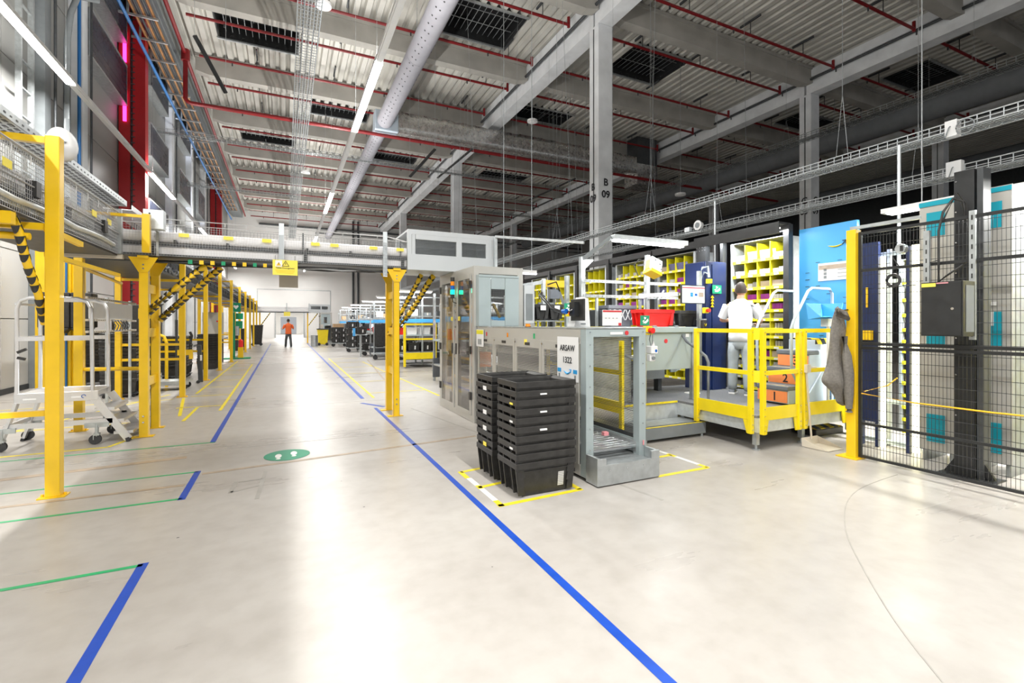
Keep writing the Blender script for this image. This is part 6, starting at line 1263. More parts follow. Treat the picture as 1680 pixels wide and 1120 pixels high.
for y in (3.9, 4.9, 5.75, 6.75, 7.25): MB().box(-1.932, -1.926, y, y + 0.14, 2.70, 2.77).build('yellow_label', 'sign_yellow', lc)
for y in (4.5, 5.4, 7.1): MB().box(-1.99, -1.91, y, y + 0.1, 2.58, 2.72).build('sensor', 'black', lc)
MB().box(-2.7, -1.95, -0.5, 7.7, 2.375, 2.395).build('belly_pan', 'black', lc)
hs_ = MB()
for k in range(3): hs_.tube([(-2.0 + 0.03 * k, -0.5 + i * 0.4, 2.44 + 0.03 * k + 0.012 * math.sin(i * 2 + k)) for i in range(21)], 0.028, 7)
hs_.build('wrapped_cable', 'galv_pale', lc)
c2 = conveyor_y('side_conveyor', 'dark sided raised conveyor running away along the left wall behind yellow posts', -2.85, -2.05, 8.7, 44.0, 2.48, 'dark', 'dark', -2.03, 0.12, 0.008)
MB().box(-2.9, -2.0, 8.7, 44, 2.42, 2.47).build('belly_pan', 'dark', c2)
fl = MB(); rr = random.Random(9)
for i in range(12): a = [(-2.0 + rr.uniform(-0.02, 0.02), 8.9 + i * 0.35 + j * 0.12, 2.52 + 0.05 * math.sin(i + j * 1.7)) for j in range(5)]; fl.tube(a, 0.025, 6)
fl.build('flexible_hose', 'slate', c2)
pt_ = thing('perforated_tray', 'pale perforated metal tray resting on the yellow arms over the near conveyor', 'cable tray', (-2.2, 4, 3.14))
MB().box(-2.36, -2.04, -0.5, 8.5, 3.17, 3.175).box(-2.045, -2.04, -0.5, 8.5, 3.17, 3.25).box(-2.36, -2.355, -0.5, 8.5, 3.17, 3.25).build('tray', 'galv', pt_)
h_ = MB()
for i in range(88):
    for j in range(5): h_.box(-2.33 + j * 0.058, -2.30 + j * 0.058, -0.4 + i * 0.1 + 0.05 * (j % 2), -0.345 + i * 0.1 + 0.05 * (j % 2), 3.166, 3.172)
    h_.box(-2.042, -2.037, -0.4 + i * 0.1, -0.37 + i * 0.1, 3.2, 3.215)
h_.build('slot', 'dark', pt_, stuff=True)
pt2 = thing('perforated_tray', 'narrow pale cable tray above the far posts of the left line', 'cable tray', (-2.3, 25, 3.2)); MB().box(-2.45, -2.1, 9.0, 44, 3.22, 3.23).box(-2.105, -2.1, 9.0, 44, 3.22, 3.3).build('tray', 'alu', pt2)

def yellow_post(x, y, top, label, foot=True, wdt=0.10):
    p = thing('yellow_post', label, 'post', (x, y, 0)); MB().box(x - wdt / 2, x + wdt / 2, y - wdt / 2, y + wdt / 2, 0.01, top).build('shaft', 'yellow', p, bevel=0.006)
    if foot: MB().box(x - wdt, x + wdt * 0.9, y - wdt * 0.6, y + wdt * 0.6, 0, 0.012).cyl((x - wdt * 0.8, y, 0.01), (x - wdt * 0.8, y, 0.03), 0.012, n=6).cyl((x + wdt * 0.72, y, 0.01), (x + wdt * 0.72, y, 0.03), 0.012, n=6).build('base_plate', 'yellow', p)
    return p
p1 = yellow_post(-1.81, 5.44, 3.12, 'tall yellow post nearest the camera carrying the side conveyor'); p1b = yellow_post(-2.95, 5.44, 3.12, 'yellow post behind the nearest one, by the left wall')
bm = thing('cross_frame', 'yellow cross bars between the two nearest yellow posts', 'frame', (-2.4, 5.44, 0.7))
for z, h2 in ((3.08, 0.06), (2.335, 0.06), (0.73, 0.05)): MB().box(-2.90, -1.86, 5.41, 5.47, z - h2 / 2, z + h2 / 2).build('cross_bar', 'yellow', bm)
MB().bar((-1.86, 5.44, 2.32), (-1.86, 6.2, 2.30), 0.04, 0.05).bar((-1.86, 5.44, 2.1), (-1.86, 7.4, 2.1), 0.04, 0.04).build('long_bar', 'yellow', bm)
bm2 = thing('cross_frame', 'yellow cross beam under the near conveyor at the left picture edge', 'frame', (-2.4, 4.6, 2.2)); MB().box(-3.0, -1.90, 4.95, 5.03, 2.27, 2.37).build('cross_bar', 'yellow', bm2); MB().cyl((-2.9, 5.25, 2.22), (-1.9, 5.25, 2.22), 0.03, n=10).build('round_bar', 'yellow', bm2)
single(MB().box(-2.98, -2.90, 4.9, 5.06, 0, 2.42), 'yellow_post', 'yellow', 'short yellow post under the cross beam beyond the left picture edge', 'post')
p2 = yellow_post(-2.6, 8.61, 2.42, 'yellow post standing behind the aluminium step platform')
ylist = [(11.7, 'first'), (14.85, 'second'), (17.9, 'third'), (21.5, 'fourth'), (25.2, 'fifth'), (28.8, 'sixth'), (32.4, 'seventh'), (36.0, 'eighth'), (39.6, 'ninth')]
for k, (y, o_) in enumerate(ylist):
    yellow_post(-1.90, y, 3.2, 'yellow post of the long left row, %s beyond the bridge frame, aisle side' % o_); yellow_post(-2.98, y + 0.15, 3.2, 'yellow post of the long left row, %s beyond the bridge frame, wall side' % o_)
    f = thing('cross_frame', 'yellow cross bars between the %s pair of posts of the left row' % o_, 'frame', (-2.4, y, 1.0))
    for z in (3.15, 2.38): MB().bar((-1.93, y, z), (-2.95, y + 0.15, z), 0.05, 0.05).build('cross_bar', 'yellow', f)
    if k in (0, 1, 3, 4):
        for z in (0.78, 1.08): MB().bar((-1.94, y, z), (-2.94, y + 0.15, z), 0.03, 0.05).build('guard_bar', 'yellow', f)
for k, (xa, ya, xb, yb_, z) in enumerate(((-2.55, 8.61, -1.72, 8.41, 0.86), (-2.95, 11.9, -2.6, 8.7, 2.3))):
    o = thing('round_rail', ('round yellow rail joining the post behind the steps to the bridge frame', 'round yellow rail high beside the bridge frame')[k], 'rail', ((xa + xb) / 2, (ya + yb_) / 2, z)); MB().cyl((xa, ya, z), (xb, yb_, z), 0.028, n=10).build('rail', 'yellow', o)
# the two bridge support frames
def bridge_frame(x, sgn, label):
    f = thing('bridge_support', label, 'support frame', (x, 8.1, 0))
    for y in (7.81, 8.41):
        MB().box(x - 0.05, x + 0.05, y - 0.05, y - 0.042, 0, 2.36).box(x - 0.05, x - 0.042, y - 0.05, y + 0.05, 0, 2.36).box(x + 0.042, x + 0.05, y - 0.05, y + 0.05, 0, 2.36).build('leg', 'yellow', f)
        MB().prism([(x - 0.16, 2.38), (x + 0.16, 2.38), (x + 0.05, 2.18), (x - 0.05, 2.18)][::-1], 'y', y - 0.062, y - 0.052).build('gusset', 'yellow', f); MB().box(x - 0.14, x + 0.11, y - 0.06, y + 0.06, 0, 0.012).build('base_plate', 'yellow', f)
    for z in (0.72, 1.38, 1.98): MB().box(x - 0.02, x + 0.02, 7.85, 8.37, z - 0.06, z + 0.06).build('tie_plate', 'yellow', f)
    MB().box(x - 0.06, x + 0.06, 7.72, 8.5, 2.36, 2.40).build('head_beam', 'yellow', f); b_ = MB()
    for z in (0.2, 0.28, 2.28, 2.23): b_.cyl((x, 7.745, z), (x, 7.76, z), 0.012, n=6)
    b_.build('bolt', 'steel', f, stuff=True)
    MB().box(x + sgn * 0.09 - 0.015, x + sgn * 0.09 + 0.015, 8.3, 8.33, 0.55, 1.5).build('cable_duct', 'galv', f)
    return f
bridge_frame(-1.69, -1, 'yellow double leg frame carrying the left end of the bridge conveyor'); bridge_frame(1.63, 1, 'yellow double leg frame carrying the right end of the bridge conveyor')
# slotted strut beside the left frame
st_ = thing('slotted_strut', 'grey slotted strut standing in the left bridge frame', 'strut', (-1.72, 8.12, 0)); MB().box(-1.74, -1.70, 8.1, 8.14, 0, 2.38).build('strut', 'galv', st_)
g = MB()
for i in range(26): g.box(-1.728, -1.712, 8.095, 8.1, 0.1 + i * 0.088, 0.15 + i * 0.088)
g.build('slot', 'dark', st_, stuff=True)
# bridge conveyor -------------------------------------------------------
bc = thing('bridge_conveyor', 'conveyor bridge with white covers behind wire mesh crossing above the aisle', 'conveyor', (-0.3, 8.05, 2.40))
bx0, bx1 = -2.6, 1.86
b = MB(); b.use('belt').box(bx0, bx1, 7.80, 8.32, 2.435, 2.535).cyl((bx0, 7.84, 2.665), (bx1, 7.84, 2.665), 0.08, n=14).box(bx0, bx1, 7.84, 8.3, 2.60, 2.745); b.build('belt_cover', None, bc)
MB().box(bx0, bx1, 7.745, 7.80, 2.405, 2.435).box(bx0, bx1, 7.76, 7.80, 2.55, 2.58).box(bx0, bx1, 8.32, 8.36, 2.405, 2.6).build('side_rail', 'dark', bc); MB().box(bx0, bx1 - 0.02, 7.8, 8.3, 2.405, 2.42).build('under_rail', 'dark', bc)
g = MB(); g.grid((bx0 + 0.5, 7.735, 2.41), (bx1 - bx0 - 0.5, 0, 0), (0, 0, 0.42), 118, 13, 0.0022); g.build('wire_guard', 'net', bc, stuff=True)
g = MB(); g.grid((bx0 + 0.6, 8.37, 2.41), (bx1 - bx0 - 0.6, 0, 0), (0, 0, 0.5), 84, 12, 0.003); g.build('wire_guard', 'dark', bc, stuff=True)
MB().tube([(bx0 + 0.7, 7.735, 2.90), (bx1 - 0.4, 7.735, 2.895), (bx1, 7.735, 2.82)], 0.008, 6).tube([(bx0 + 0.7, 7.735, 2.83), (bx1 - 0.02, 7.735, 2.83)], 0.006, 6).build('guard_rope', 'white', bc)
hk = MB()
for i in range(14): x = bx0 + 0.8 + i * 0.26; hk.wire((x, 7.735, 2.90), (x, 7.735, 2.85), 0.006)
hk.build('rope_hook', 'white', bc, stuff=True)
for x in (-1.3, -0.78, -0.3, 0.35, 0.62, 1.2, 1.62): MB().box(x, x + 0.12, 7.728, 7.732, 2.675, 2.725).build('yellow_label', 'sign_yellow', bc)
for x in (-1.36, -0.75, 0.28, 0.9, 1.42): MB().box(x, x + 0.035, 7.74, 7.79, 2.555, 2.63).build('bracket', 'black', bc)
for x in (-1.62, -0.05 + 0.3, 1.7): MB().box(x, x + 0.05, 7.735, 7.745, 2.40, 2.56).build('joint_plate', 'black_metal', bc); MB().box(x - 0.02, x, 7.735, 7.75, 2.56, 2.85).build('clamp_rod', 'dark', bc)
for x in (-0.05, 1.44):
    pb_ = MB().box(x - 0.035, x + 0.035, 7.72, 7.728, 2.25, 2.97).build('perforated_bracket', 'galv_pale', bc); g = MB()
    for i in range(28):
        for j in range(4): g.box(x - 0.03 + j * 0.016, x - 0.02 + j * 0.016, 7.717, 7.7205, 2.27 + i * 0.019, 2.28 + i * 0.019)
    g.build('hole', 'dark', pb_, stuff=True)
cbn = MB(); rr = random.Random(4)
for k in range(5): cbn.tube([(bx0 + 0.8 + i * 0.3, 7.8 + k * 0.05, 2.345 - 0.018 * math.sin(i * 1.3 + k)) for i in range(13)], 0.013, 6)
cbn.build('cable_bundle', 'black', bc); MB().tube([(-0.1 + i * 0.3, 7.85, 2.35 - 0.015 * (i % 2)) for i in range(7)], 0.018, 6).build('pale_cable', 'galv_pale', bc)
for i in range(9): MB().box(-1.2 + i * 0.13, -1.15 + i * 0.13, 7.77, 7.80, 2.32, 2.375).build('cable_tag', 'yellow' if i % 3 else 'lime', bc)
MB().box(bx0, -1.9, 7.72, 7.8, 2.34, 2.40).build('end_beam', 'cream', bc); MB().box(-1.98, -1.90, 7.68, 7.74, 2.40, 2.98).build('end_plate', 'galv', bc)
sg = thing('warning_sign', 'yellow warning sign with two triangles hanging from the bridge conveyor', 'sign', (0, 7.6, 2.21))
MB().box(-0.165, 0.165, 7.69, 7.70, 2.21, 2.43).build('board', 'sign_yellow', sg); MB().box(-0.13, -0.04, 7.686, 7.69, 2.33, 2.42).build('sticker', 'paper', sg); MB().wire((-0.13, 7.70, 2.43), (-0.13, 7.73, 2.5), 0.006).wire((0.13, 7.7, 2.43), (0.13, 7.73, 2.5), 0.006).build('hook', 'dark', sg)
for cx_, s_, m in ((-0.085, 0.032, 'yellow'), (0.005, 0.045, 'ink')):
    t3 = [(cx_ - s_, 2.345 - (0 if m == 'yellow' else 0.005)), (cx_ + s_, 2.345 - (0 if m == 'yellow' else 0.005)), (cx_, 2.345 + s_ * 1.6)]
    if m == 'ink':
        n = MB()
        for i in range(3): a_, b2 = t3[i], t3[(i + 1) % 3]; n.bar((a_[0], 7.684, a_[1]), (b2[0], 7.684, b2[1]), 0.005)
        n.build('triangle', 'ink', sg)
    else: MB().prism(t3, 'y', 7.683, 7.686).build('triangle', m, sg)
    MB().box(cx_ - 0.004, cx_ + 0.004, 7.680, 7.683, 2.36, 2.39).build('exclamation_mark', 'ink', sg)
text('Fabble Dezengement', 0.030, sg, (0.0, 7.687, 2.312), FY, sx=0.95)
for i, w_ in enumerate((0.26, 0.24, 0.22)): MB().box(-w_ / 2, w_ / 2, 7.687, 7.69, 2.275 - i * 0.02, 2.283 - i * 0.02).build('small_print', 'yellow', sg)
single(MB().box(-0.09, 0.19, 8.44, 8.45, 2.08, 2.34).box(0.0, 0.02, 8.36, 8.45, 2.33, 2.42), 'plain_board', 'cream', 'blank pale board hanging behind the yellow warning sign', 'board')
# hazard wrapped hoses
def hose(label, pts, r=0.035):
    h = thing('striped_hose', label, 'hose', tuple(pts[0])); n = MB(); n.tube(pts, r, 10); n.build('hose', 'yellow', h); k = MB(); P_ = [Vector(p) for p in pts]; step = 0.075
    for a, b in zip(P_, P_[1:]):
        L = (b - a).length; d = (b - a) / L
        for i in range(int(L / step)):
            c = a + d * (i + 0.5) * step; u, v = k.frame_of(d)
            for q in range(2):                      # two black wedges, offset, per turn of the spiral
                sgn = 1 if q == 0 else -1; ring = []
                for t in range(9):
                    an = (t / 8) * math.pi + (0 if sgn > 0 else math.pi); ring.append((c + u * math.cos(an) * (r * 1.05 + 0.002) + v * math.sin(an) * (r * 1.05 + 0.002), d * step * 0.85 * math.sin(t / 8 * math.pi)))
                vs_ = [p for p, o in ring] + [p + o for p, o in ring]; k.add(vs_, [(j, j + 1, 10 + j, 9 + j) for j in range(8)])
    k.build('black_wrap', 'black', h, stuff=True); return h
hose('black and yellow wrapped hose hanging beside the nearest yellow post', [(-1.98, 5.15, 2.40), (-1.95, 5.2, 2.25), (-1.93, 5.28, 2.0), (-1.90, 5.40, 1.75), (-1.90, 5.52, 1.5)], 0.03)
hose('upper black and yellow wrapped hose sloping up from the left bridge frame', [(-1.69, 7.86, 1.62), (-1.35, 7.92, 2.0), (-1.05, 7.98, 2.30), (-0.95, 8.0, 2.34)], 0.045)
hose('lower black and yellow wrapped hose sloping up from the left bridge frame', [(-1.62, 8.3, 1.55), (-1.30, 8.25, 1.88), (-0.98, 8.2, 2.2), (-0.85, 8.18, 2.33)], 0.045)
hose('upper black and yellow wrapped hose at the right bridge frame', [(1.62, 8.36, 1.30), (1.85, 8.3, 1.75), (2.1, 8.2, 2.25), (2.15, 8.2, 2.36)], 0.04)
hose('lower black and yellow wrapped hose at the right bridge frame', [(1.66, 8.5, 1.25), (2.0, 8.4, 1.7), (2.32, 8.3, 2.25), (2.4, 8.3, 2.36)], 0.05)
# dish, arm, control box
dh = thing('white_dish', 'white shell shaped dish mounted on top of the nearest yellow post', 'dish', (-1.8, 5.5, 3.1)); n = MB(); NS = 20; lv = [(0.0, 0.03), (0.10, 0.0), (0.145, 0.03), (0.15, 0.08), (0.09, 0.13)]
for r_, dpt in lv:
    for j in range(NS): a = 2 * math.pi * j / NS; n.v.append((-1.76 + r_ * math.cos(a) * 0.62 - 0.06, 5.62 - 0.05 + dpt + r_ * math.cos(a) * 0.35, 3.12 + r_ * math.sin(a)))
for i in range(len(lv) - 1):
    for j in range(NS): n.f.append((i * NS + j, i * NS + (j + 1) % NS, (i + 1) * NS + (j + 1) % NS, (i + 1) * NS + j)); n.m.append(0); n.sm.append(True)
n.f.append(tuple(range(len(n.v) - NS, len(n.v)))); n.m.append(0); n.sm.append(True)
n.build('dish_shell', 'white', dh); MB().cyl((-1.9, 5.55, 3.16), (-1.78, 5.6, 3.14), 0.012).box(-1.85, -1.78, 5.5, 5.56, 3.0, 3.14).build('bracket', 'galv', dh)
ya_ = thing('yellow_gallows', 'short yellow arm on a stub post above the corner of the conveyors', 'bracket', (-1.6, 7.4, 2.55)); MB().box(-2.2, -1.6, 7.38, 7.43, 2.83, 2.87).build('arm', 'yellow', ya_); MB().box(-1.62, -1.54, 7.36, 7.44, 2.4, 2.88).build('stub_post', 'yellow', ya_)
cbx2 = thing('grey_control_box', 'small grey control box with buttons behind the yellow arm', 'control box', (-1.5, 7.6, 2.7)); MB().box(-1.64, -1.42, 7.5, 7.64, 2.72, 2.97).build('case', 'galv_pale', cbx2, bevel=0.005)
for i in range(4): MB().cyl((-1.57, 7.49, 2.78 + i * 0.045), (-1.57, 7.5, 2.78 + i * 0.045), 0.01, n=8).build('push_button', 'ink', cbx2)
MB().box(-1.55, -1.52, 7.56, 7.76, 2.72, 2.75).box(-1.55, -1.52, 7.74, 7.78, 2.4, 2.75).build('mount', 'galv', cbx2)
# ---- aluminium step platform -------------------------------------------
sp = thing('step_platform', 'wheeled aluminium step platform with handrails and three steps', 'step platform', (-2.4, 8.0, 0)); F_, B_ = 7.62, 8.30; DZ = 0.86
XA, XB = -2.87, -2.17; F_, B_ = 7.60, 8.22; DZ = 0.66
MB().box(XA - 0.02, XB + 0.02, F_, B_, DZ - 0.015, DZ).build('deck', 'alu', sp); MB().box(XA - 0.02, XB + 0.06, F_ - 0.012, F_, DZ - 0.11, DZ + 0.01).box(XA - 0.02, XB + 0.02, B_, B_ + 0.012, DZ - 0.11, DZ + 0.01).box(XA - 0.03, XA - 0.02, F_, B_, DZ - 0.11, DZ + 0.01).build('deck_frame', 'alu', sp, bevel=0.003)
for y in (F_ + 0.01, B_ - 0.01):
    MB().tube([(XA, y, DZ), (XA, y, DZ + 1.02), (XA + 0.03, y, DZ + 1.11), (XA + 0.11, y, DZ + 1.15), (XB - 0.14, y, DZ + 1.15), (XB - 0.05, y, DZ + 1.11), (XB - 0.01, y, DZ + 1.02), (XB, y, DZ - 0.08)], 0.022, 10).build('handrail', 'alu', sp)
    MB().bar((XA, y, DZ + 0.66), (XB, y, DZ + 0.66), 0.025, 0.05).build('mid_rail', 'alu', sp)
    MB().bar((XA - 0.0, y, DZ - 0.1), (XA - 0.16, y, 0.02), 0.03, 0.075).bar((XB + 0.02, y, DZ - 0.09), (XB + 0.36, y, 0.03), 0.03, 0.085).build('leg', 'alu', sp)
    MB().bar((XA - 0.165, y, 0.0), (XA - 0.157, y, 0.035), 0.035, 0.085).bar((XB + 0.365, y, 0.0), (XB + 0.35, y, 0.05), 0.035, 0.09).build('rubber_foot', 'rubber', sp)
    MB().bar((XA - 0.10, y, 0.28), (XB + 0.2, y, 0.28), 0.03, 0.06).build('brace', 'alu', sp)
MB().box(XA - 0.02, XA + 0.02, F_, B_, DZ + 1.06, DZ + 1.09).box(XA - 0.02, XA + 0.02, F_, B_, DZ + 0.64, DZ + 0.69).build('end_rail', 'alu', sp)
MB().box(XA - 0.12, XA - 0.08, F_, B_, 0.26, 0.31).build('brace', 'alu', sp)
for i in range(3):
    f_ = (i + 0.8) / 3.6; x = XB + 0.02 + 0.34 * f_; z = DZ - 0.09 - (DZ - 0.1) * f_; MB().box(x - 0.08, x + 0.12, F_ + 0.02, B_ - 0.02, z - 0.035, z).build('step', 'alu', sp)
for x, y in ((XA - 0.12, F_ - 0.02), (XB + 0.05, F_ - 0.02), (XA - 0.12, B_ + 0.03), (XB + 0.05, B_ + 0.03)):
    w_ = MB().bar((x - 0.12, y, 0.24), (x + 0.12, y, 0.24), 0.02, 0.06).cyl((x, y, 0.1), (x, y, 0.26), 0.02, n=8).box(x - 0.03, x + 0.03, y - 0.03, y + 0.03, 0.11, 0.14).bar((x - 0.03, y, 0.12), (x - 0.03, y, 0.06), 0.008, 0.04).build('castor_fork', 'galv', sp); MB().cyl((x - 0.015, y - 0.018, 0.062), (x - 0.015, y + 0.018, 0.062), 0.062, n=16).build('wheel', 'rubber', w_)
MB().box(XA + 0.06, XA + 0.18, F_ - 0.014, F_ - 0.012, DZ - 0.07, DZ - 0.05).box(XB - 0.2, XB - 0.1, F_ - 0.014, F_ - 0.012, DZ - 0.07, DZ - 0.05).build('label', 'paper', sp); MB().tube([(XB - 0.08 + 0.02 * math.cos(a * math.pi / 6), F_ - 0.015, DZ - 0.055 + 0.02 * math.sin(a * math.pi / 6)) for a in range(10)], 0.004, 5).build('round_emblem', 'blue_lens', sp)
MB().bar((XA + 0.02, F_ - 0.03, DZ + 0.5), (XA + 0.1, F_ - 0.03, DZ + 0.54), 0.03).bar((XA + 0.02, F_ - 0.03, DZ + 0.44), (XA + 0.09, F_ - 0.03, DZ + 0.42), 0.03).build('grip_clamp', 'black', sp)
# ---- tall yellow guard at the wall and black bins -----------------------
yg_ = thing('yellow_column_guard', 'large yellow impact guard standing by the left wall behind the step platform', 'guard', (-4.25, 13.3, 0))
for (xa, xb) in ((-4.64, -4.42), (-4.40, -4.06)): MB().box(xa, xb, 13.0, 13.5, 0, 3.05).build('guard_panel', 'yellow', yg_, bevel=0.02)
MB().cyl((-4.0, 13.16, 0), (-4.0, 13.16, 3.05), 0.13, n=18).build('rounded_edge', 'yellow', yg_); MB().cyl((-4.13, 12.97, 0), (-4.13, 12.97, 3.0), 0.02, n=8).build('blue_pipe', 'blue_pipe', yg_)
for k, (xa, xb) in enumerate(((-4.48, -3.98), (-3.97, -3.62))):
    o = thing('black_cushion', 'black plastic cushion hanging on the yellow guard, %s one' % ('wider left' if k == 0 else 'narrower right'), 'cushion', ((xa + xb) / 2, 12.8, 1.3)); MB().box(xa, xb, 12.66, 13.01, 1.42, 2.14).prism([(xa, 1.42), (xb, 1.42), (xb - 0.1, 1.30), ((xa + xb) / 2, 1.36), (xa + 0.12, 1.22)][::-1], 'y', 12.66, 12.9).build('cushion_body', 'black', o, bevel=0.02)
# electrical panel on perforated rails behind the steps
ep = thing('rail_mounted_panel', 'white electrical panel on perforated rails behind the step platform', 'panel', (-2.7, 10.6, 1.3)); MB().box(-2.76, -2.70, 9.5, 11.6, 1.58, 1.86).build('panel_sheet', 'white', ep)
for z in (1.88, 1.54, 1.36):
    MB().box(-2.74, -2.68, 9.2, 11.8, z, z + 0.035).build('perforated_rail', 'cream', ep)
g = MB()
for z in (1.9, 1.56, 1.38):
    for i in range(25): g.box(-2.679, -2.676, 9.25 + i * 0.1, 9.29 + i * 0.1, z - 0.008, z + 0.002)
g.build('slot', 'dark', ep, stuff=True); MB().box(-2.8, -2.76, 10.4, 10.46, 0, 1.95).box(-2.8, -2.76, 11.74, 11.8, 0, 1.95).build('upright', 'galv', ep)
g = MB()
for i in range(6): g.tube([(-2.68, 10.3 + i * 0.16, 1.56), (-2.64, 10.36 + i * 0.16, 1.47), (-2.68, 10.4 + i * 0.16, 1.38)], 0.009, 6)
g.build('cable', 'slate', ep, stuff=True)
# ---- black tote stacks -----------------------------------------------------
base = tote('black_tote', 'x', (0, 0, -50), H=0.30, labels=False, group='black totes in the left parking bays')
STK = [(-4.25, 15.1, 13, 'tall tote stack by the wall behind the step platform'), (-3.05, 12.3, 13, 'tote stack just left of the bridge frame'), (-3.05, 12.78, 12, 'tote stack behind the one left of the bridge frame'),
       (-2.75, 15.9, 11, 'tote stack seen between the first and second row posts'), (-2.75, 16.4, 11, 'tote stack beside the pallet stacker'), (-3.4, 16.0, 11, 'tote stack deep behind the pallet stacker'), (-2.3, 18.6, 12, 'tote stack at the third row post'), (-2.3, 19.1, 12, 'tote stack behind the third row post'),
       (-2.35, 30.6, 13, 'far tote stack beyond the green stand'), (-2.35, 31.1, 13, 'farthest tote stack beyond the green stand')]
first = True
for sx, sy, n_, lab in STK:
    turn = sy in (18.6, 19.1)
    for k in range(n_):
        loc = (sx + rnd.uniform(-0.01, 0.01), sy + rnd.uniform(-0.01, 0.01), 0.08 + 0.0775 * k if not turn else 0.001 + 0.0775 * k)
        if sy > 25 or turn: loc = (loc[0], loc[1], 0.001 + 0.0775 * k)
        o_ = ORD[k] if k < n_ - 1 else 'topmost'
        if first: base.location = loc; base['label'] = 'tote %s up in the %s' % (o_, lab) if o_ != 'topmost' else 'topmost tote of the %s' % lab; first = False
        else: copy_tree(base, loc, rz=(R(0)), label='tote %s up in the %s' % (o_, lab) if o_ != 'topmost' else 'topmost tote of the %s' % lab)
    if not (sy > 25 or turn):
        d = thing('tote_dolly', 'low wheeled dolly under the %s' % lab, 'dolly', (sx, sy, 0)); MB().box(sx - 0.3, sx + 0.3, sy - 0.2, sy + 0.2, 0.062, 0.079).build('dolly_deck', 'dark', d)
        for ax in (-0.24, 0.24):
            for ay in (-0.14, 0.14): MB().cyl((sx + ax, sy + ay - 0.012, 0.032), (sx + ax, sy + ay + 0.012, 0.032), 0.032, n=10).build('wheel', 'rubber', d)
# flat trolley, pallet stacker
tl = thing('flat_trolley', 'flat grey steel trolley on black wheels behind the bridge frame', 'trolley', (-2.3, 10.6, 0)); MB().box(-3.0, -1.98, 12.9, 13.5, 0.17, 0.21).build('trolley_deck', 'galv', tl); MB().box(-3.0, -1.98, 12.9, 12.94, 0.12, 0.17).build('frame', 'galv', tl)
tl.location = (-2.5, 13.2, 0)
for ch in tl.children: ch.location = tuple(Vector((-2.3, 10.6, 0)) - Vector((-2.5, 13.2, 0)))
for x, y in ((-2.9, 12.95), (-2.08, 12.95), (-2.9, 13.45), (-2.08, 13.45)): MB().cyl((x, y - 0.02, 0.07), (x, y + 0.02, 0.07), 0.07, n=14).build('wheel', 'rubber', tl)
ps = thing('pallet_stacker', 'dark hand pallet stacker with a tall mast and yellow bracket', 'stacker', (-2.25, 14.3, 0))
MB().box(-2.45, -2.40, 14.15, 14.22, 0.05, 1.6).box(-2.28, -2.23, 14.15, 14.22, 0.05, 1.55).build('mast', 'dark', ps); MB().box(-2.47, -2.2, 14.1, 14.6, 0.04, 0.12).build('fork', 'dark', ps); MB().box(-2.4, -2.08, 14.1, 14.16, 0.72, 0.86).box(-2.16, -2.08, 14.1, 14.2, 0.62, 0.76).build('yellow_bracket', 'yellow', ps)
MB().prism([(-2.02, 0.0), (-1.92, 0.0), (-1.96, 0.95), (-2.04, 0.95)], 'y', 14.5, 14.6).build('side_foot', 'dark', ps); MB().bar((-2.42, 14.2, 0.95), (-2.15, 14.25, 1.05), 0.05).tube([(-2.15, 14.25, 1.05), (-2.12, 14.25, 1.2), (-2.16, 14.25, 1.3)], 0.03).build('lever', 'black', ps); MB().box(-1.98, -1.93, 14.48, 14.5, 0.55, 0.7).build('tag', 'paper', ps)
for x in (-2.42, -2.25, -1.98): MB().cyl((x, 14.2, 0.04), (x, 14.26, 0.04), 0.04, n=10).build('wheel', 'rubber', ps)
ml = thing('machine_with_screen', 'black and yellow machine housing with a small display between the left posts', 'machine', (-3.1, 11.4, 0)); MB().box(-3.6, -2.75, 13.8, 14.4, 0.9, 1.95).build('housing', 'black', ml, bevel=0.02); MB().box(-3.1, -2.76, 13.78, 13.8, 1.62, 1.86).build('yellow_panel', 'yellow', ml); MB().box(-3.0, -2.86, 13.77, 13.78, 1.7, 1.78).build('display', 'pale_blue', ml)
MB().tube([(-3.4, 13.75, 1.25), (-2.75, 13.75, 1.27), (-2.6, 13.75, 1.2), (-2.55, 13.75, 1.05), (-2.55, 13.75, 0.0)], 0.035, 10).build('yellow_bow', 'yellow', ml); MB().box(-3.5, -3.4, 13.9, 14.0, 0, 0.9).build('leg', 'dark', ml); MB().box(-2.9, -2.8, 14.2, 14.3, 0, 0.9).build('leg', 'dark', ml)
# grey switch cabinet, green stand, extinguisher, bins
gs = thing('switch_cabinet', 'pale grey switch cabinet mounted between the yellow posts', 'cabinet', (-2.6, 20.3, 1.0)); MB().box(-2.9, -2.2, 21.75, 22.0, 0.9, 1.95).build('cabinet_body', 'mach', gs, bevel=0.01); MB().prism([(-2.75, 1.42), (-2.67, 1.42), (-2.71, 1.49)], 'y', 21.74, 21.75).build('warning_triangle', 'yellow', gs); MB().cyl((-2.4, 21.73, 1.6), (-2.4, 21.75, 1.6), 0.03).build('red_lamp', 'red_plastic', gs)
MB().box(-2.9, -2.85, 21.8, 21.9, 0, 0.9).build('leg', 'dark', gs); MB().box(-2.25, -2.2, 21.8, 21.9, 0, 0.9).build('leg', 'dark', gs)
ad = thing('first_aid_stand', 'green first aid stand with a defibrillator sign between the yellow posts', 'stand', (-2.0, 23.6, 0)); MB().box(-2.35, -1.35, 23.3, 23.8, 0, 0.05).build('base', 'lime', ad); MB().box(-2.08, -1.94, 23.5, 23.58, 0.05, 2.0).build('post', 'lime', ad)
MB().box(-2.06, -1.72, 23.44, 23.47, 2.0, 2.4).build('sign_plate', 'sign_green', ad); MB().prism([(-1.9, 2.12), (-1.8, 2.24), (-1.83, 2.3), (-1.9, 2.27), (-1.97, 2.3), (-2.0, 2.24)], 'y', 23.43, 23.44).build('heart_pictogram', 'paper', ad)
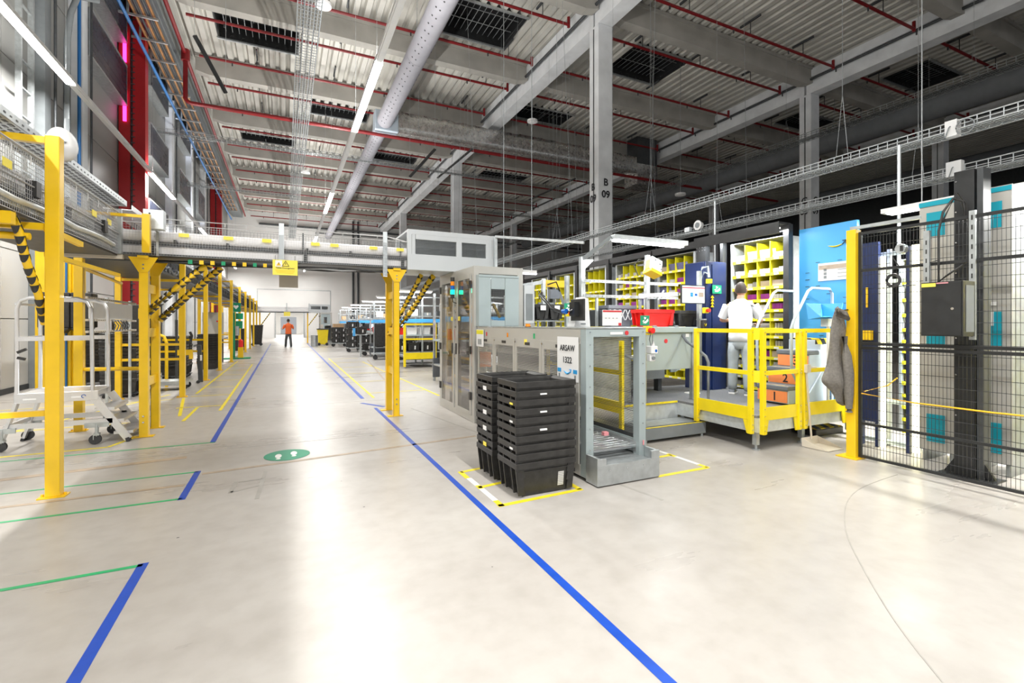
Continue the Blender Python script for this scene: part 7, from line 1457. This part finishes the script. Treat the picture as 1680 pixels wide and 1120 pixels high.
MB().box(-1.92, -1.66, 23.42, 23.56, 1.3, 1.62).cyl((-1.78, 23.5, 1.7), (-1.78, 23.5, 1.95), 0.14, n=12).build('green_bag', 'lime', ad, bevel=0.02); MB().cyl((-1.85, 23.46, 1.0), (-1.85, 23.46, 1.4), 0.08, n=12).build('grey_bottle', 'galv', ad)
ex = thing('fire_extinguisher', 'small red extinguisher on a yellow foot beside the green stand', 'extinguisher', (-1.75, 23.3, 0.05)); MB().cyl((-1.72, 23.4, 0.5), (-1.72, 23.4, 0.78), 0.09, n=14).cyl((-1.72, 23.4, 0.78), (-1.72, 23.4, 0.84), 0.09, 0.03, n=14).build('cylinder', 'red_plastic', ex); MB().box(-1.82, -1.62, 23.32, 23.48, 0.05, 0.5).build('foot_box', 'yellow', ex)
for k, (x, y, m, lb) in enumerate(((-1.75, 37.2, 'black', 'large black wheeled bin at the far end of the left row'), (2.35, 35.5, 'lemon', 'yellow wheeled bin with dark lid by the right bridge post far away'), (1.75, 34.2, 'galv', 'grey round litter bin in front of the yellow wheeled bin'))):
    b = thing('waste_bin', lb, 'bin', (x, y, 0)); hh = (1.35, 1.1, 0.7)[k]
    if k < 2:
        MB().prism([(x - 0.28, 0.08), (x + 0.28, 0.08), (x + 0.36, hh), (x - 0.36, hh)], 'y', y - 0.3, y + 0.3).build('bin_body', m, b, bevel=0.02); MB().box(x - 0.38, x + 0.38, y - 0.33, y + 0.33, hh, hh + 0.07).build('lid', 'dark', b); MB().cyl((x + 0.25, y - 0.34, 0.1), (x + 0.25, y - 0.28, 0.1), 0.1, n=12).cyl((x - 0.25, y - 0.34, 0.1), (x - 0.25, y - 0.28, 0.1), 0.1, n=12).build('wheel', 'rubber', b)
    else: MB().cyl((x, y, 0), (x, y, hh), 0.22, n=16).build('bin_body', m, b); MB().cyl((x, y, hh), (x, y, hh + 0.03), 0.23, n=16).build('lid', 'grey', b)
# red fire point and dock equipment glimpsed behind the posts
rb = thing('hose_reel_cabinet', 'red fire hose cabinet on the left wall behind the yellow posts', 'cabinet', (-5.2, 22.6, 0.9)); MB().box(-5.35, -5.1, 22.4, 23.1, 0.9, 2.0).build('cabinet_body', 'red_col', rb, bevel=0.01); MB().box(-5.09, -5.085, 22.5, 23.0, 1.0, 1.5).build('door', 'white', rb)
for k, y in enumerate((15.9, 21.9)):
    o = thing('dock_console', ('blue and white dock door console on the left wall, nearer one', 'blue and white dock door console on the left wall, farther one')[k], 'console', (-5.2, y, 1.0)); MB().box(-5.35, -5.2, y, y + 0.4, 1.0, 2.0).build('case', 'white', o); MB().box(-5.2, -5.19, y + 0.05, y + 0.35, 1.5, 1.9).build('front', 'blue_lens', o)
for k, y in enumerate((8.9, 12.4, 16.3)):
    o = thing('wall_pipe', 'grey vertical pipe low on the left wall, %s from the camera' % ORD[k], 'pipe', (-5.3, y, 0)); MB().cyl((-5.3, y, 0.13), (-5.3, y, 4.4), 0.055, n=8).build('pipe', 'grey', o)

# ================================================================ BACKGROUND RIGHT: repeated stations along the aisle
src = [o for o in COL.objects if o.parent is None and o.name in ('upper_housing', 'lift_tower', 'station_hood', 'sorting_station')]
names = {'upper_housing': 'far pale raised housing at the end of the distant bridge conveyor', 'lift_tower': 'far plexiglass lift cabinet beside the distant bridge', 'station_hood': 'far hood on the distant grey cabinet', 'sorting_station': 'far grey slatted cabinet beside the distant bridge'}
for o in src: l_ = o.location; copy_tree(o, (l_.x - 0.1, l_.y + 32.9, l_.z), label=names[o.name])
fb = thing('bridge_conveyor', 'distant bridge conveyor crossing the far end of the aisle', 'conveyor', (0, 41, 2.4)); MB().box(-2.4, 1.8, 40.7, 41.3, 2.44, 2.6).box(-2.4, 1.8, 40.8, 41.3, 2.64, 2.8).build('belt_cover', 'belt', fb); MB().box(-2.4, 1.8, 40.65, 40.7, 2.36, 2.44).build('side_rail', 'dark', fb); MB().box(-0.1, 0.35, 40.6, 40.62, 2.1, 2.42).build('warning_board', 'sign_yellow', fb)
for x in (-2.2, 0.1, 1.7): MB().box(x - 0.04, x + 0.04, 40.6, 40.66, 2.4, 3.1).build('perforated_bracket', 'galv', fb)
for x, lb in ((-1.75, 'left'), (1.6, 'right')):
    yellow_post(x, 41.0, 2.36, 'yellow post under the %s end of the distant bridge' % lb); o = thing('diagonal_brace', 'striped diagonal brace at the %s end of the distant bridge' % lb, 'brace', (x, 41, 1.4)); MB().bar((x + 0.05, 41, 1.35), (x + (0.75 if x > 0 else 0.7), 41, 2.34), 0.07).build('brace', 'hazard', o)
tp = tote('black_tote', 'upright black tote leaning on the grey stand beside the tote carts', (3.13, 22.6, 1.02), L=0.44, W=0.55, H=0.34, labels=False, group='totes on carts')
MB().quad((3.15, 22.362, 1.1), (3.2, 22.362, 1.1), (3.2, 22.345, 1.24), (3.15, 22.345, 1.24)).build('white_label', 'paper', tp)
ST = [(11.2, 'nearest'), (17.4, 'second'), (21.6, 'third'), (26.0, 'fourth'), (31.0, 'fifth'), (36.0, 'sixth')]
frp = None
for k, (y, o_) in enumerate(ST):
    lb = 'pale steel workstation frame with shelves, %s along the right side of the aisle' % o_
    if frp is None:
        frp = thing('workstation', lb, 'workstation', (4.4, y, 0), 'workstation frames along the aisle')
        for x in (3.55, 4.6, 5.6):
            for yy in (y, y + 1.0): MB().box(x - 0.03, x + 0.03, yy - 0.03, yy + 0.03, 0, 2.5 if yy == y else 2.3).build('upright', 'galv', frp)
        for z in (2.46, 2.15, 1.75): MB().box(3.5, 5.65, y - 0.03, y + 0.03, z, z + 0.045).build('cross_rail', 'galv', frp)
        MB().box(3.5, 5.65, y, y + 1.0, 1.05, 1.1).build('counter_top', 'mach_cool', frp); MB().box(3.5, 5.65, y - 0.06, y - 0.03, 1.55, 1.68).build('blue_rail', 'sky', frp, label='light blue bar with round emblems'); MB().box(3.5, 5.65, y + 0.95, y + 1.0, 0.1, 0.6).build('back_panel', 'slate', frp); MB().box(3.5, 5.65, y + 0.1, y + 0.9, 0.42, 0.46).build('lower_shelf', 'galv', frp)
    else: copy_tree(frp, (4.4, y, 0), label=lb)
    l = thing('work_lamp', 'bright lamp over the %s workstation along the right side of the aisle' % o_, 'lamp', (4.3, y, 2.52)); MB().box(3.6, 4.9, y - 0.35, y - 0.2, 2.66, 2.72).build('lamp_housing', 'white', l); MB().box(3.65, 4.85, y - 0.34, y - 0.21, 2.63, 2.66).build('lit_tube', 'lamp', l); MB().box(4.2, 4.24, y - 0.3, y, 2.5, 2.66).build('bracket', 'galv', l)
    area('work_lamp_light', (4.25, y - 0.27, 2.6), 1.2, 0.12, 34, (0.93, 0.97, 1)); area('hall_fill_uplight', (4.25, y - 0.27, 2.78), 1.2, 0.12, 30, (0.85, 0.93, 1), rot=(R(180), 0, 0))  # upward one is added bluish fill for the hall roof
    r_ = random.Random(k + 20); kinds = ['monitor', 'red', 'black', 'white', 'blue']
    for j in range(4):
        x = 3.75 + j * 0.5; kd = r_.choice(kinds); cat_ = 'monitor' if kd == 'monitor' else 'box'; nm_ = 'monitor' if kd == 'monitor' else 'plastic_box'
        o = thing(nm_, '%s on the counter of the %s workstation, %s from the aisle' % ({'monitor': 'black monitor', 'red': 'red plastic box', 'black': 'black plastic box', 'white': 'white printer box', 'blue': 'blue plastic box'}[kd], o_, ORD[j]), cat_, (x, y + 0.4, 1.1))
        if kd == 'monitor': MB().box(x - 0.2, x + 0.2, y + 0.3, y + 0.34, 1.25, 1.52).build('monitor_panel', 'black', o); MB().box(x - 0.17, x + 0.17, y + 0.295, y + 0.3, 1.28, 1.49).build('screen', 'screen', o); MB().box(x - 0.03, x + 0.03, y + 0.33, y + 0.37, 1.1, 1.3).build('stand', 'black', o)
        else: MB().prism([(x - 0.17, 1.1), (x + 0.17, 1.1), (x + 0.2, 1.36), (x - 0.2, 1.36)], 'y', y + 0.15, y + 0.5).build('box_body', {'red': 'red_plastic', 'black': 'black', 'white': 'white', 'blue': 'blue_lens'}[kd], o); MB().box(x - 0.21, x + 0.21, y + 0.14, y + 0.51, 1.34, 1.37).build('rim', {'red': 'red_plastic', 'black': 'black', 'white': 'white', 'blue': 'blue_lens'}[kd], o)
    for j in range(4):
        x = 3.8 + j * 0.5; o = thing('shelf_box', 'small %s carton on the upper shelf of the %s workstation, %s from the aisle' % (('dark', 'brown', 'pale', 'grey')[(j + k) % 4], o_, ORD[j]), 'carton', (x, y + 0.1, 1.8)); MB().box(x - 0.14, x + 0.14, y, y + 0.25, 1.80, 1.80 + 0.12 + 0.06 * ((j * 7 + k) % 3)).build('carton_body', ('dark', 'cardboard', 'paper', 'grey')[(j + k) % 4], o); MB().box(x - 0.02, x + 0.02, y - 0.002, y + 0.25, 1.81, 1.815 + 0.1).build('tape', 'cream', o)
for k, (y, o_) in enumerate(ST[:5]):
    for j in range(4):
        copy_tree(tp, (3.85 + j * 0.48, y + 0.42, 0.462), label='upright black tote under the %s workstation, %s from the aisle' % (o_, ORD[j]))['group'] = 'totes under the workstations'
# yellow platform of the second station
y = 17.4; yp = thing('yellow_platform', 'yellow railed platform in front of the second workstation behind the right bridge frame', 'platform', (4.1, y, 0))
MB().box(3.6, 4.7, y - 1.4, y - 0.1, 0.36, 0.42).build('deck', 'grey_mat', yp); MB().box(3.6, 4.7, y - 1.45, y - 1.4, 0.30, 0.52).build('kick_plate', 'lemon', yp)
for x in (3.62, 4.68): MB().box(x - 0.04, x + 0.04, y - 1.46, y - 1.39, 0.05, 1.5).build('post', 'lemon', yp)
for z in (1.45, 0.95): MB().box(3.6, 4.7, y - 1.45, y - 1.41, z, z + 0.06).build('rail', 'lemon', yp)
MB().box(4.75, 5.3, y - 1.9, y - 1.2, 0, 0.2).build('step', 'grey', yp); MB().tube([(4.8, y - 1.9, 0.2), (4.8, y - 1.9, 1.0), (5.1, y - 1.6, 1.35)], 0.025).build('handrail', 'galv', yp); MB().box(5.4, 5.48, y - 1.5, y - 1.4, 0, 1.6).build('post', 'lemon', yp); MB().box(4.85, 5.3, y - 1.2, y - 1.17, 0.6, 1.55).build('grey_panel', 'galv_pale', yp)
# tote carts
def cart(x, y, cols, rows, label, k0):
    d = thing('tote_cart', 'wheeled cart under the %s' % label, 'cart', (x, y, 0)); L = cols * 0.46
    MB().box(x, x + L, y - 0.3, y + 0.3, 0.2, 0.24).build('cart_deck', 'galv', d)
    for ax in (0.1, L - 0.1): MB().cyl((x + ax, y - 0.22, 0.09), (x + ax, y - 0.18, 0.09), 0.09, n=10).cyl((x + ax, y + 0.18, 0.09), (x + ax, y + 0.22, 0.09), 0.09, n=10).box(x + ax - 0.02, x + ax + 0.02, y - 0.22, y + 0.22, 0.15, 0.2).build('wheel_pair', 'rubber', d)
    for c in range(cols):
        for r_ in range(rows):
            o = copy_tree(tp, (x + 0.23 + c * 0.46, y, 0.242 + r_ * 0.345), label='upright tote, row %s column %s of the %s' % (('one', 'two', 'three', 'four')[r_], ('one', 'two', 'three', 'four', 'five')[c], label)); o['group'] = 'totes on carts'
cart(2.95, 26.6, 2, 4, 'tall tote cart in the middle background', 0); cart(2.75, 33.4, 2, 3, 'distant tote cart by the far hood', 0); cart(3.3, 23.4, 3, 1, 'low tote cart behind the right bridge frame', 0); cart(4.2, 26.6, 2, 2, 'short tote cart beside the tall one', 0)
gst = thing('grey_stand', 'grey steel stand holding a tilted tote, with a blue handle', 'stand', (3.1, 22.6, 0)); MB().box(3.07, 3.14, 22.5, 22.57, 0, 0.98).box(2.9, 3.38, 22.3, 22.9, 0.98, 1.015).build('stand_frame', 'galv', gst); MB().box(2.75, 2.85, 22.35, 22.5, 0.95, 1.3).build('blue_handle', 'sky', gst); MB().box(2.85, 2.91, 22.35, 22.5, 0.95, 1.01).build('tray', 'galv', gst)
bb = thing('black_board_cart', 'tall black board on a wheeled cart right of the tilted tote', 'cart', (4.2, 20.6, 0)); MB().box(3.4, 4.05, 20.6, 20.64, 0.55, 1.5).build('board', 'black', bb); MB().box(3.3, 4.15, 20.3, 20.95, 0.22, 0.27).build('cart_deck', 'galv', bb); MB().box(3.4, 3.44, 20.6, 20.64, 0.27, 0.55).box(4.01, 4.05, 20.6, 20.64, 0.27, 0.55).build('post', 'dark', bb)
for x in (3.4, 4.05): MB().cyl((x, 20.4, 0.1), (x, 20.45, 0.1), 0.1, n=10).box(x - 0.02, x + 0.02, 20.4, 20.46, 0.18, 0.22).build('wheel', 'rubber', bb)
# low mixed clutter tables between carts and stations
for k, (x, y, lb) in enumerate(((3.0, 34.8, 'long dark bench at the distant hood'), (3.2, 29.6, 'long dark bench behind the tall tote cart'))):
    o = thing('bench', lb, 'bench', (x + 0.9, y, 0)); MB().box(x, x + 2.0, y, y + 0.8, 1.2, 1.5).build('bench_front', 'dark' if k else 'cardboard', o); MB().box(x + 0.05, x + 0.12, y, y + 0.1, 0, 1.2).build('leg', 'dark', o); MB().box(x + 1.88, x + 1.95, y, y + 0.1, 0, 1.2).build('leg', 'dark', o)
